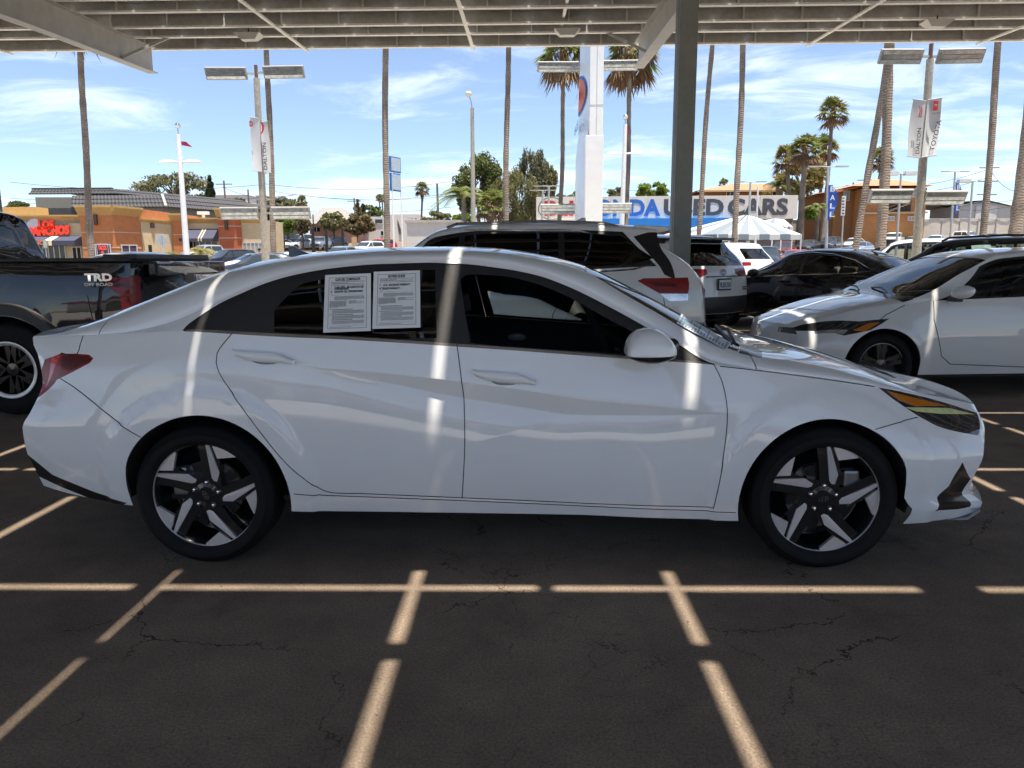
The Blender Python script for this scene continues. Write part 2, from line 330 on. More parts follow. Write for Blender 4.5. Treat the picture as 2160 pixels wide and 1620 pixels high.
def build_canopy():
    top = thing('solar_canopy', 'grey steel solar canopy on columns roofing the whole parking bay', 'canopy', (2.24, 10.35, 0))
    x0, x1 = -18.5, 17.5; PW, PD = 0.085, 0.25
    e0 = 2.89-0.14*5.04
    edges = [e0+1.75*k for k in range(-3, 9)]
    pur = []
    for e in edges[:-1]: pur += [e+0.25, e+1.27]
    pur[-1] = edges[-1]-0.46
    # purlins: C section with lower flange coloured brighter as if lit from below
    sp = 1.02; nst = int((x1-x0)/sp)
    stiff = MB(); stiff.box((0, 0, PD/2), (0.024, 0.06, PD-0.012)); sm = mesh_data('stiffener', stiff.v, stiff.f)
    for i, y in enumerate(pur):
        z = flange_z(y); mb = MB()
        mb.box(((x0+x1)/2, y+PW/2-0.004, z+PD/2+0.004), (x1-x0, 0.008, PD))
        mb.box(((x0+x1)/2, y+0.004, z+PD-0.004), (x1-x0, PW-0.012, 0.008))
        o = mb.build('purlin', M_GALV, top)
        f = MB(); f.box(((x0+x1)/2, y-0.002, z+0.004), (x1-x0, PW, 0.009)); f.box(((x0+x1)/2, y-PW/2+0.002, z+0.018), (x1-x0, 0.006, 0.026)); f.build('lower_flange', M_GALV_LIT, o)
        if y > 5.5:
            off = (i*0.37) % sp
            for k in range(nst):
                xx = x0+off+k*sp
                if abs(xx) > 9.5: continue
                s = bpy.data.objects.new('stiffener', sm); COL.objects.link(s)
                if not sm.materials: sm.materials.append(M_GALV_LIT)
                s.parent = o; s.matrix_parent_inverse = o.matrix_basis.inverted(); s.location = (xx, y+PW/2-0.035, z)
    # solar modules with open joints between them
    gx = [-1.55+0.11*5.04+1.083*k for k in range(-15, 15)]
    GAPX, GAPY = 0.046, 0.042
    W, D = 1.083-GAPX, 1.75-GAPY
    mb = MB(); mb.box((0, 0, 0), (W, D, 0.035)); mm = mesh_data('solar_module', mb.v, mb.f); mm.materials.append(M_MODULE)
    for k in range(len(edges)-1):
        yc = (edges[k]+edges[k+1])/2
        for j in range(len(gx)-1):
            xc = (gx[j]+gx[j+1])/2
            s = bpy.data.objects.new('solar_module', mm); COL.objects.link(s); s.parent = top
            s.matrix_parent_inverse = top.matrix_basis.inverted(); s.location = (xc, yc, flange_z(yc)+PD+0.03); s.rotation_euler = (math.atan(TILT), 0, 0)
    # clips that bridge the joints
    cl = MB()
    for e in edges[2:]:
        for k in range(-4, 5): cl.box((0.08+0.555+1.70*k, e, flange_z(e)+PD+0.03), (0.07, 0.14, 0.03))
    cl.build('module_clip', M_GALV, top)
    # beams, columns, piers
    for n, bx in enumerate(BEAM_X):
        ya, yb = -2.9, 15.5; mb = MB(); zt = -0.003
        def sec(y): return flange_z(y)-0.012, (0.455 if y > 12 else 0.455+0.05*min(1, (12-y)/4))
        P = []
        for y in (ya, 4.0, 8.0, 12.0, yb):
            t, d = sec(y); P.append((y, t, t-d))
        for (y0, t0, b0), (y1, t1, b1) in zip(P[:-1], P[1:]):
            for w0, w1, lo, hi in ((-0.006, 0.006, (b0, b1), (t0, t1)), (-0.10, 0.10, (b0-0.016, b1-0.016), (b0, b1)), (-0.10, 0.10, (t0, t1), (t0+0.010, t1+0.010))):
                mb.add([(bx+w0, y0, lo[0]), (bx+w1, y0, lo[0]), (bx+w1, y0, hi[0]), (bx+w0, y0, hi[0]), (bx+w0, y1, lo[1]), (bx+w1, y1, lo[1]), (bx+w1, y1, hi[1]), (bx+w0, y1, hi[1])],
                       [(3, 2, 1, 0), (4, 5, 6, 7), (0, 1, 5, 4), (1, 2, 6, 5), (2, 3, 7, 6), (3, 0, 4, 7)])
        beam = mb.build('beam', M_BEAM, top)
        kb = MB(); t, d = sec(14.3); kb.bar((bx+0.02, 14.3, t-d+0.05), (bx+0.72, 14.73, flange_z(14.73)+0.02), 0.06, 0.05)
        if n < 2: kb.build('knee_brace', M_BEAM, beam)
        else:
            kb = MB(); kb.bar((bx-0.02, 14.3, t-d+0.05), (bx-0.72, 14.73, flange_z(14.73)+0.02), 0.06, 0.05); kb.build('knee_brace', M_BEAM, beam)
        for yc in (10.35, -2.4):
            c = MB(); zt = flange_z(yc)-0.5
            cxx = bx-(0.13 if n == 2 else 0.0); c.box((cxx, yc, zt/2), (0.235, 0.30, zt))
            for sx in (-1, 1): c.box((cxx+sx*0.1195, yc-0.06, zt/2), (0.008, 0.016, zt))
            col = c.build('column', M_COLUMN, top, bevel=0.008)
            pr = MB(); pr.lathe([(0.36, 0.0), (0.36, 0.92), (0.34, 0.95), (0.0, 0.951)], (cxx, yc, 0), 28); pr.build('pier', M_REDPIER, top, smooth=True)
    # tie rods along the slope, one third and two thirds of each bay
    for xx in [-13.5, -10.5]+[at_y(u, v, 15.8).x for u, v in ((648, 104), (998, 98), (1705, 86), (2065, 83))]:
        rb = MB(); rb.bar((xx, -2.9, flange_z(-2.9)-0.02), (xx, 15.85, flange_z(15.85)-0.02), 0.06, 0.03); rb.build('tie_bar', M_GALV_LIT, top)
    # fittings under the canopy
    M_LENS = mat('white_fixture_lens', (0.75, 0.73, 0.68), 0.4, vary=0.05)
    for (u, v, Y, lab) in ((525, 79, 14.2, 'white flat canopy light hanging left of the tie bar, over the red flag'), (1196, 70, 14.6, 'white canopy light hanging from the purlin above the white pylon sign'), (1976, 52, 13.9, 'white flat canopy light hanging over the right-hand banner pole')):
        p = at_y(u, v, Y); zt = flange_z(Y)+0.05
        t = thing('canopy_light', lab, 'light', (p.x, p.y, p.z), group='lights under the canopy')
        b = MB(); b.add([(p.x-0.24, p.y-0.15, p.z+0.05), (p.x+0.24, p.y-0.15, p.z+0.05), (p.x+0.24, p.y+0.15, p.z+0.05), (p.x-0.24, p.y+0.15, p.z+0.05), (p.x-0.13, p.y-0.08, p.z-0.05), (p.x+0.13, p.y-0.08, p.z-0.05), (p.x+0.13, p.y+0.08, p.z-0.05), (p.x-0.13, p.y+0.08, p.z-0.05)],
                        [(3, 2, 1, 0), (4, 5, 6, 7), (0, 1, 5, 4), (1, 2, 6, 5), (2, 3, 7, 6), (3, 0, 4, 7)]); b.build('housing', M_LENS, t)
        s = MB(); s.tube([(p.x, p.y, p.z+0.03), (p.x, p.y, zt)], 0.012, 8); s.build('stem', M_BLACKPL, t)
    p = at_y(1196, 55, 14.6); c = MB(); c.bar((p.x-0.10, 14.6, p.z+0.02), (p.x-0.10, 10.0, flange_z(10.0)-0.03), 0.05, 0.05); c.build('conduit', M_GALV_LIT, top)
build_canopy()
# ------------------------------------------------------------------ vehicles: lofted body cut into panels
def in_poly(P, poly):
    x, y = P[:, 0], P[:, 1]; r = np.zeros(len(P), bool); n = len(poly)
    for i in range(n):
        (xa, ya), (xb, yb) = poly[i], poly[(i+1) % n]
        c = (ya > y) != (yb > y)
        with np.errstate(divide='ignore', invalid='ignore'): r ^= c & (x < (xb-xa)*(y-ya)/(yb-ya if yb != ya else 1e-12)+xa)
    return r
def poly_dist(P, line):
    d = np.full(len(P), 1e9)
    for a, b in zip(line[:-1], line[1:]):
        a = np.array(a); b = np.array(b); ab = b-a; t = np.clip(((P-a)@ab)/max(1e-12, ab@ab), 0, 1); d = np.minimum(d, np.hypot(*(P-(a+t[:, None]*ab)).T))
    return d
def resample(line, step, closed=False):
    line = [np.array(p, float) for p in line]; out = []
    if closed: line = line+[line[0]]
    for a, b in zip(line[:-1], line[1:]):
        n = max(1, int(np.linalg.norm(b-a)/step)); out += [a+(b-a)*k/n for k in range(n)]
    if not closed: out.append(line[-1])
    return out
def smooth_line(pts, step=0.02, closed=False):
    """Catmull-Rom through the points"""
    P = [np.array(p, float) for p in pts]; n = len(P); out = []
    rng_ = range(n if closed else n-1)
    for i in rng_:
        if closed: a, b, c, d = P[(i-1) % n], P[i], P[(i+1) % n], P[(i+2) % n]
        else: a, b, c, d = P[max(0, i-1)], P[i], P[i+1], P[min(n-1, i+2)]
        m = max(1, int(np.linalg.norm(c-b)/step))
        for k in range(m):
            t = k/m; out.append(0.5*((2*b)+(-a+c)*t+(2*a-5*b+4*c-d)*t*t+(-a+3*b-3*c+d)*t**3))
    if not closed: out.append(P[-1])
    return out
def offset_line(line, h):
    L_ = [np.array(p) for p in line]; out = []
    for i, p in enumerate(L_):
        t = L_[min(i+1, len(L_)-1)]-L_[max(i-1, 0)]; t = t/max(1e-9, np.linalg.norm(t)); out.append(p+np.array([-t[1], t[0]])*h)
    return out
def cdt(points, chains):
    """points: free points; chains: polylines that must appear as edges"""
    V = []; E = []; idx = {}
    def add(p):
        k = (round(float(p[0]), 5), round(float(p[1]), 5))
        if k not in idx: idx[k] = len(V); V.append(Vector(k))
        return idx[k]
    for c in chains:
        ids = [add(p) for p in c]
        E += [(a, b) for a, b in zip(ids[:-1], ids[1:]) if a != b]
    for p in points: add(p)
    r = delaunay_2d_cdt(V, E, [], 0, 1e-6, False)
    return np.array([(v.x, v.y) for v in r[0]]), np.array([tuple(f) for f in r[2] if len(f) == 3])

class Body:
    """half body surface S(x, s): s 0..1 side, 1..2 window band, 2..3 roof/bonnet; near side has y < 0"""
    def __init__(b, T, xr, xf, br, bf, arches, nose, tail, sq=2.4, crease=None, rise=(1.0, 1.0)):
        b.xr, b.xf, b.br, b.bf = xr, xf, br, bf; b.arches = arches; b.sq = sq; b.crease = crease
        b.hl_f = rise[0]; b.hl_r = rise[1]
        b.nose = pchip(nose); b.tail = pchip(tail)
        b.F = {k: pchip(v) for k, v in T.items() if k != 'ztop'}
        q = np.linspace(xr, xf, 400); Xq = q+b.bow(q, np.zeros_like(q)+0.0)
        b.F['ztop'] = pchip([(float(np.interp(X, Xq, q)), z) for X, z in T['ztop']])
    def hf(b, x): return sstep(b.xf-b.hl_f, b.xf, x)**1.3
    def hr(b, x): return sstep(-b.xr-b.hl_r, -b.xr, -np.asarray(x))**1.3
    def bow(b, x, q): return (b.bf*b.hf(x)-b.br*b.hr(x))*(1-q*q)
    def sec(b, x, s):
        """(half width, z, widest)"""
        zb, zl, zr, zt, wm, wl, wr = [b.F[k](x) for k in ('zbot', 'zbelt', 'zrail', 'ztop', 'wmax', 'wbelt', 'wrail')]
        zr = np.maximum(zr, zl+1e-4); zt = np.maximum(zt, zr+1e-4)
        s1 = np.clip(s, 0, 1); z1 = zb+(zl-zb)*s1; k0 = 0.46
        w1 = np.where(s1 < k0, wm-0.055*(np.maximum(k0-s1, 0)/k0)**2.2, wm-(wm-wl)*((s1-k0)/(1-k0))**2.0)
        if b.crease is not None: w1 = w1-b.crease(x, z1)
        for hx, hz, ra in b.arches:
            d = np.hypot(x-hx, z1-hz); w1 = w1+(0.014*(1-sstep(ra+0.104, ra+0.124, d)) if b.crease is not None else 0.011*(1-sstep(ra+0.052, ra+0.075, d)))
        q = np.clip(s-1, 0, 1); z2 = zl+(zr-zl)*q; w2 = wl+(wr-wl)*q+0.05*(zr-zl)*4*q*(1-q)
        t = np.clip(s-2, 0, 1)*math.pi/2; e = 2.0/b.sq
        w3 = wr*np.maximum(np.cos(t), 0)**e; z3 = zr+(zt-zr)*np.maximum(np.sin(t), 0)**e
        w = np.where(s <= 1, w1, np.where(s <= 2, w2, w3)); z = np.where(s <= 1, z1, np.where(s <= 2, z2, z3))
        return w, z, wm
    def S(b, x, s):
        x = np.asarray(x, float); s = np.asarray(s, float); w, z, wm = b.sec(x, s)
        X = x+b.bow(x, w/wm)+b.hf(x)*b.nose(z)+b.hr(x)*b.tail(z)
        return np.stack([X, -w, z], -1)
    # domain used for cutting: roughly metric
    @staticmethod
    def s2v(s): s = np.asarray(s, float); return np.where(s <= 1, 0.7*s, np.where(s <= 2, 0.7+0.4*(s-1), 1.1+0.8*(s-2)))
    @staticmethod
    def v2s(v): v = np.asarray(v, float); return np.where(v <= 0.7, v/0.7, np.where(v <= 1.1, 1+(v-0.7)/0.4, 2+(v-1.1)/0.8))
    def D(b, P): P = np.asarray(P, float); return b.S(P[:, 0], b.v2s(P[:, 1]))
    def _grid(b):
        if not hasattr(b, '_g'):
            xs = np.linspace(b.xr, b.xf, 260); v = np.linspace(0, 1.9, 150); A, B = np.meshgrid(xs, v); b._g = np.stack([A.ravel(), B.ravel()], -1); b._gp = b.D(b._g)
        return b._g, b._gp
    def invert(b, targets, fn, vmin=0.0, vmax=1.9):
        g, gp = b._grid(); ok = (g[:, 1] >= vmin) & (g[:, 1] <= vmax); G = g[ok]; Q = fn(gp[ok]); out = []
        for t in targets:
            t = np.array(t, float); i = np.argmin(((Q-t)**2).sum(1)); p = G[i].copy(); q = Q[i]
            for _ in range(4):
                h = 1e-3; T = fn(b.D(np.array([p, p+[h, 0], p+[0, h]]))); J = np.stack([(T[1]-T[0])/h, (T[2]-T[0])/h], -1)
                if abs(np.linalg.det(J)) < 1e-9: break
                st = np.linalg.solve(J, t-T[0]); st = np.clip(st, -0.05, 0.05); p2 = p+st; p2[0] = np.clip(p2[0], b.xr, b.xf); p2[1] = np.clip(p2[1], vmin, vmax)
                if ((fn(b.D(p2[None]))[0]-t)**2).sum() > ((T[0]-t)**2).sum(): break
                p = p2
            out.append(p)
        return out
    def side(b, pts, vmin=0.0, vmax=1.5): return b.invert(pts, lambda P: P[:, [0, 2]], vmin, vmax)
    def plan(b, pts): return b.invert(pts, lambda P: np.stack([P[:, 0], -P[:, 1]], -1), 0.9, 1.9)
    def wheel_arc(b, k):
        hx, hz, ra = b.arches[k]; P = []
        for t in np.linspace(R(-40), R(220), 61): P.append((hx+ra*math.cos(t), hz+ra*math.sin(t)))
        zb = b.F['zbot']; P = [p for p in P if p[1] > float(zb(p[0]))-0.02]
        return [np.array([p[0], 0.7*(p[1]-float(zb(p[0])))/float(b.F['zbelt'](p[0])-zb(p[0]))]) for p in P]

def shell_parts(b, regions, seams, M, step=0.035, seam_w=0.0032, extra=(), default='body'):
    """cut the surface. regions: (part, material, polygon in domain or None=removed). returns {part: list of (verts, tris, normals)}"""
    chains = []; polys = []
    for nm, pl in regions:
        q = resample(pl, step*0.8, True); chains.append(q+[q[0]]); polys.append((nm, [tuple(p) for p in q]))
    for e in extra: chains.append(e)
    arcs = [b.wheel_arc(k) for k in range(len(b.arches))]
    for a in arcs: chains.append(a)
    sl = []
    for ln in seams:
        q = resample(ln, step*0.7); sl.append(q); chains.append(offset_line(q, seam_w)); chains.append(offset_line(q, -seam_w))
    svals = np.concatenate([np.linspace(0, 0.7, 22), np.linspace(0.7, 1.1, 12)[1:], np.linspace(1.1, 1.9, 22)[1:]])
    for x in (b.xr, b.xf): chains.append([np.array([x, v]) for v in svals])
    nx = int((b.xf-b.xr)/step); xsq = np.linspace(b.xr, b.xf, nx+1)
    for v in (0.0, 0.7, 1.1, 1.9): chains.append([np.array([x, v]) for x in xsq])
    cp = np.array([p for c in chains for p in c]); pts = []
    vq = np.concatenate([np.linspace(0, 0.7, max(4, int(0.7/step)))[1:-1], np.linspace(0.7, 1.1, max(3, int(0.4/step)))[1:-1], np.linspace(1.1, 1.9, max(4, int(0.8/step)))[1:-1]])
    A, B = np.meshgrid(xsq[1:-1], vq); G = np.stack([A.ravel(), B.ravel()], -1)
    keep = np.ones(len(G), bool)
    for i in range(0, len(G), 400):
        d = ((G[i:i+400, None, :]-cp[None])**2).sum(-1).min(1); keep[i:i+400] = d > (step*0.38)**2
    V2, T = cdt(G[keep], [[p for p in c] for c in chains])
    inside = (V2[:, 0] > b.xr-1e-4) & (V2[:, 0] < b.xf+1e-4) & (V2[:, 1] > -1e-4) & (V2[:, 1] < 1.9+1e-4)
    T = T[inside[T].all(1)]; V2c = V2.copy(); V2c[:, 0] = np.clip(V2[:, 0], b.xr, b.xf); V2c[:, 1] = np.clip(V2[:, 1], 0, 1.9)
    P = b.D(V2c); C = V2c[T].mean(1); C3 = P[T].mean(1)
    lab = np.full(len(T), default, dtype=object)
    for nm, pl in reversed(polys): lab[in_poly(C, pl)] = nm
    for q in sl:
        lab[(poly_dist(C, q) < seam_w*1.02) & (lab != 'none') ] = 'panel_gap'
    for hx, hz, ra in b.arches: lab[(np.hypot(C[:, 0]-hx, C3[:, 2]-hz) < ra*0.999) & (C[:, 1] < 0.7)] = 'none'
    a = P[T]; ar = np.linalg.norm(np.cross(a[:, 1]-a[:, 0], a[:, 2]-a[:, 0]), axis=1)
    ok = ar > 1e-9; T = T[ok]; lab = lab[ok]
    a = P[T]; nr = np.cross(a[:, 1]-a[:, 0], a[:, 2]-a[:, 0]); c = a.mean(1)-np.array([0, 0, 0.55]); c[:, 0] *= 0.15
    flip = (nr*c).sum(1) < 0; T[flip] = T[flip][:, ::-1]
    return P, T, lab
def cap_parts(b, front, regions, step=0.05, default='body'):
    """end of the body in a (y, z) domain"""
    x = b.xf if front else b.xr
    svals = np.concatenate([np.linspace(0, 0.7, 22), np.linspace(0.7, 1.1, 12)[1:], np.linspace(1.1, 1.9, 22)[1:]])
    w, z, wm = b.sec(np.full(len(svals), x), b.v2s(svals)); wm = wm[0]
    edge = [np.array([-a, c]) for a, c in zip(w, z)]+[np.array([a, c]) for a, c in zip(w[::-1], z[::-1])]
    ee = [edge[0]]
    for p in edge[1:]:
        if np.linalg.norm(p-ee[-1]) > 2e-4: ee.append(p)
    bot = resample([ee[-1], ee[0]], step)
    chains = [ee, bot]; polys = []
    for nm, pl in regions:
        q = resample(pl, step*0.7, True); chains.append(q+[q[0]]); polys.append((nm, q))
    cp = np.array([p for c in chains for p in c]); ys = np.arange(-wm, wm, step); zs = np.arange(z.min(), z.max(), step); A, B = np.meshgrid(ys, zs); G = np.stack([A.ravel(), B.ravel()], -1)
    G = G[in_poly(G, ee)]; G = G[(((G[:, None]-cp[None])**2).sum(-1).min(1)) > (step*0.4)**2]
    V2, T = cdt(G, chains); C = V2[T].mean(1); T = T[in_poly(C, ee)]; C = V2[T].mean(1)
    q = V2[:, 0]/wm; X = x+((b.bf if front else -b.br)*(1-q*q))+(b.nose(V2[:, 1]) if front else b.tail(V2[:, 1]))
    P = np.stack([X, V2[:, 0], V2[:, 1]], -1); lab = np.full(len(T), default, dtype=object)
    for nm, pl in reversed(polys): lab[in_poly(C, pl)] = nm
    a = P[T]; nr = np.cross(a[:, 1]-a[:, 0], a[:, 2]-a[:, 0]); flip = (nr[:, 0] < 0) if front else (nr[:, 0] > 0); T[flip] = T[flip][:, ::-1]
    return P, T, lab
def weld_normals(patches):
    """common smooth normals over all patches (list of (P, T))"""
    acc = {}; keys = []
    for P, T in patches:
        k = [tuple(r) for r in np.round(P, 3)]; keys.append(k); a = P[T]; nr = np.cross(a[:, 1]-a[:, 0], a[:, 2]-a[:, 0])
        for t, n in zip(T, nr):
            for i in t:
                if k[i] in acc: acc[k[i]] = acc[k[i]]+n
                else: acc[k[i]] = n.copy()
    out = []
    for k in keys:
        N_ = np.array([acc.get(q, np.array([0, 0, 1.0])) for q in k]); out.append(N_/np.maximum(1e-12, np.linalg.norm(N_, axis=1))[:, None])
    return out
def part_mesh(name, P, T, Nn, push=0.0):
    used = np.unique(T); mp = np.zeros(len(P), int); mp[used] = np.arange(len(used)); V = P[used]-Nn[used]*push
    me = bpy.data.meshes.new(name); me.from_pydata(V.tolist(), [], mp[T].tolist()); me.polygons.foreach_set('use_smooth', [True]*len(me.polygons)); me.update()
    me.normals_split_custom_set_from_vertices(Nn[used].tolist()); return me
def join_pt(items):
    P = []; T = []; Nn = []; k = 0
    for p, t, n in items: P.append(p); T.append(t+k); Nn.append(n); k += len(p)
    return np.concatenate(P), np.concatenate(T), np.concatenate(Nn)
def assemble(root, b, half, caps, mats, both=('hood', 'roof', 'windshield', 'rear_window', 'trunk_lid', 'front_bumper', 'rear_bumper', 'body', 'panel_gap'), skip_far=(), skip_near=(), liner=None):
    """half shell + its mirror + end caps -> part objects under root"""
    P, T, lab = half; Pm = P*np.array([1, -1, 1]); Tm = T[:, ::-1]
    patches = [(P, T), (Pm, Tm)]+[(c[0], c[1]) for c in caps]; NN = weld_normals(patches); labs = [lab, lab]+[c[2] for c in caps]
    made = {}
    allnames = sorted(set(np.concatenate([np.unique(l.astype(str)) for l in labs])))
    for nm in allnames:
        if nm == 'none' or nm.startswith('open'): continue
        m = mats[nm]; base = nm.split(':')[0]; push = 0.009 if nm == 'panel_gap' else (0.004 if 'window' in nm or 'windshield' in nm else 0.0)
        items = []
        for i, (p, t) in enumerate(patches):
            tt = t[labs[i].astype(str) == nm]
            if len(tt): items.append((i, p, tt, NN[i]))
        if base in both: groups = [items]
        else:
            groups = []
            for q in items:
                if (q[0] == 1 and nm in skip_far) or (q[0] == 0 and nm in skip_near): continue
                if q[0] < 2: groups.append([q])
                else:
                    yc = q[1][q[2]].mean(1)[:, 1]
                    for sel in (yc < 0, yc >= 0):
                        if sel.any(): groups.append([(q[0], q[1], q[2][sel], q[3])])
        for g in groups:
            if not g: continue
            p, t, n = join_pt([(q[1], q[2], q[3]) for q in g]); me = part_mesh(base, p, t, n, push)
            o = link_mesh_local(base, me, m, root); made.setdefault(nm, []).append(o)
            if nm == 'panel_gap': o['kind'] = 'stuff'
    if liner is not None:       # dark inner lining of pillars, roof and doors
        items = []
        for i, (p, t) in enumerate(patches):
            keep = np.array([not (str(q) == 'none' or str(q).startswith('open') or 'window' in str(q) or 'windshield' in str(q)) for q in labs[i]]); c = p[t].mean(1)
            keep &= (c[:, 0] > liner[0]) & (c[:, 0] < liner[1]) & (c[:, 2] > 0.3)
            if keep.any(): items.append((p, t[keep][:, ::-1], -NN[i]))
        p, t, n = join_pt(items); me = part_mesh('interior_lining', p, t, n, -liner[2]); link_mesh_local('interior_lining', me, M_LINER, root)
    return made
def link_mesh_local(name, me, m, root):
    o = bpy.data.objects.new(name, me); COL.objects.link(o)
    if not me.materials: me.materials.append(m)
    o.parent = root; return o
def local(mb, name, m, root, smooth=False, bevel=0.0, sharp=None):
    """mesh given in the thing's own coordinates"""
    me = mesh_data(name, mb.v, mb.f, smooth)
    if smooth: auto_sharp(me, R(40) if sharp is None else sharp)
    o = link_mesh_local(name, me, m, root)
    if bevel > 0:
        md = o.modifiers.new('edge', 'BEVEL'); md.width = bevel; md.segments = 2; md.limit_method = 'ANGLE'; md.angle_limit = R(35)
    return o
M_LINER = mat('dark_cabin_trim', (0.04, 0.04, 0.043), 0.75, vary=0.15, scale=14, bump=0.04, bscale=200)
M_TYRE = mat('tyre_rubber', (0.009, 0.009, 0.0095), 0.7, vary=0.3, scale=9, bump=0.05, bscale=120, spec=0.2)
M_RIMSIL = mat('machined_alloy', (0.72, 0.71, 0.70), 0.34, metal=0.55, vary=0.05, scale=30)
M_RIMBLK = mat('gloss_black_alloy', (0.012, 0.012, 0.013), 0.22, vary=0.1, coat=0.6)
M_RIMGRY = mat('painted_alloy', (0.30, 0.30, 0.31), 0.32, metal=0.8, vary=0.06)
M_BRAKE = mat('brake_steel', (0.20, 0.19, 0.185), 0.5, metal=0.8, vary=0.2, scale=20)
M_CHROME = mat('chrome', (0.75, 0.75, 0.76), 0.09, metal=1.0, vary=0.0)
M_DKCHROME = mat('dark_chrome', (0.50, 0.48, 0.45), 0.22, metal=0.9, vary=0.0)
M_GAP = mat('panel_gap_shadow', (0.05, 0.05, 0.052), 0.8, vary=0.0)
M_TRIM = mat('satin_black_trim', (0.010, 0.010, 0.011), 0.28, vary=0.1, coat=0.35)
M_TRIMF = mat('textured_black_trim', (0.016, 0.016, 0.017), 0.55, vary=0.2, scale=60, bump=0.3, bscale=450)
M_UNDER = mat('underbody_black', (0.012, 0.012, 0.012), 0.8, vary=0.2)
G_DARK = glass('privacy_glass', (0.035, 0.035, 0.038)); G_CLEAR = glass('clear_glass', (0.78, 0.86, 0.83)); G_MID = glass('green_tint_glass', (0.55, 0.64, 0.60))
M_REDLENS = mat('red_tail_lens', (0.24, 0.004, 0.006), 0.32, vary=0.3, scale=40, spec=0.3, coat=0.35); M_REDDK = mat('dark_red_lens', (0.085, 0.003, 0.005), 0.32, vary=0.3, scale=40, spec=0.3, coat=0.35)
M_AMBER = mat('amber_lens', (0.55, 0.16, 0.008), 0.12, vary=0.1, coat=1.0); M_LAMPBLK = mat('dark_lamp_glass', (0.02, 0.022, 0.025), 0.06, vary=0.1, coat=1.0); M_LAMPCLR = mat('clear_lamp_reflector', (0.55, 0.56, 0.57), 0.14, metal=0.75, vary=0.15, scale=25)
M_SEAT = mat('charcoal_seat_cloth', (0.12, 0.12, 0.125), 0.8, vary=0.15, scale=30, bump=0.1)
def tyre_mb(r, w, rim, c, sgn, n=56):
    """axis along y; sgn -1 = outer face towards -y"""
    h = w/2; d = (r-rim)
    prof = [(rim*0.98, h*0.80), (rim+0.012, h*0.97), (rim+d*0.28, h*1.0), (rim+d*0.55, h*1.0), (r-0.030, h*0.93), (r-0.010, h*0.82), (r, h*0.66), (r, h*0.30), (r-0.007, h*0.29), (r-0.007, h*0.24), (r, h*0.23), (r, -h*0.23), (r-0.007, -h*0.24), (r-0.007, -h*0.29), (r, -h*0.30), (r, -h*0.66), (r-0.010, -h*0.82), (r-0.03, -h*0.93), (rim+d*0.5, -h), (rim*0.98, -h*0.8)]
    M_ = Matrix(((1, 0, 0), (0, 0, sgn), (0, 1, 0)))
    return MB().lathe(prof, c, n, M_, close=True)
def face_plate(pts, c, sgn, y, th):
    """flat piece of a wheel face: pts in (x, z) about the hub"""
    mb = MB(); n = len(pts); A = [(c[0]+p[0], c[1]+sgn*y, c[2]+p[1]) for p in pts]; B = [(c[0]+p[0], c[1]+sgn*(y-th), c[2]+p[1]) for p in pts]
    F = [tuple(range(n)), tuple(range(2*n-1, n-1, -1))]+[((i+1) % n, i, n+i, n+(i+1) % n) for i in range(n)]
    return mb.add(A+B, F)
def simple_wheel(root, c, r, w, rim, sgn, spokes=5, dark=False, n=28, twin=True, style=None):
    wh = bpy.data.objects.new('wheel', None); COL.objects.link(wh); wh.parent = root
    t = tyre_mb(r, w, rim, c, sgn, n); local(t, 'tyre', M_TYRE, wh, True)
    mb = MB(); M_ = Matrix(((1, 0, 0), (0, 0, sgn), (0, 1, 0))); h = w/2
    mb.lathe([(rim*0.99, h*0.72), (rim*0.93, h*0.74), (rim*0.90, h*0.55), (rim*0.88, -h*0.3), (0.0, -h*0.3)], c, n, M_, cap=False)
    local(mb, 'rim', M_RIMBLK if dark else M_RIMGRY, wh, True)
    sp = MB(); y = h*0.62
    sp.lathe([(0.0, y+0.004), (0.055, y), (0.062, y-0.03)], c, 16, M_)
    for k in range(spokes):
        for dt in ((-0.16, 0.16) if twin else (0.0,)):
            a = 2*math.pi*k/spokes+math.pi/2; pts = []
            for rr, ww, q in ((0.03, 0.030, 0), (rim*0.93, 0.020, dt), (rim*0.93, -0.020, dt), (0.03, -0.030, 0)):
                aa = a+q; pts.append((rr*math.cos(aa)-ww*math.sin(aa), rr*math.sin(aa)+ww*math.cos(aa)))
            f = face_plate(pts, c, sgn, y, 0.03); sp.add(f.v, f.f)
    local(sp, 'spokes', M_RIMBLK if dark else M_RIMGRY, wh)
    return wh
def car_common(root, b, wheels_y, r, rim, w, dark_wheel=False, spokes=5, n=28, twin=True):
    """wheel wells, floor, wheels"""
    for hx, hz, ra in b.arches:
        for sg in (-1, 1):
            wmx = float(b.F['wmax'](hx)); mb = MB(); P = []; m = 24
            for k in range(m+1):
                t = R(-25)+R(230)*k/m
                for yy in (wmx-0.012, wmx-0.36): P.append((hx+ra*1.0*math.cos(t), sg*yy, hz+ra*1.0*math.sin(t)))
            F = [(2*k, 2*k+1, 2*k+3, 2*k+2) for k in range(m)]; mb.add(P, F)
            nb = len(mb.v); mb.v.append((hx, sg*(wmx-0.36), hz)); mb.f += [(2*k+1, nb, 2*k+3) for k in range(m)]
            local(mb, 'wheel_well', M_UNDER, root)
            simple = simple_wheel(root, (hx, sg*wheels_y, hz), r, w, rim, sg, spokes, dark_wheel, n, twin)
def under_tray(root, b, z=0.22):
    mb = MB(); mb.box(((b.xr+b.xf)/2, 0, z), (b.xf-b.xr-0.25, 1.15, 0.03))
    x1 = [h[0] for h in b.arches]; ra = b.arches[0][2]
    mb.box(((x1[0]+x1[1])/2, 0, z), (abs(x1[1]-x1[0])-2*ra-0.02, 1.66, 0.031)); local(mb, 'underbody', M_UNDER, root)
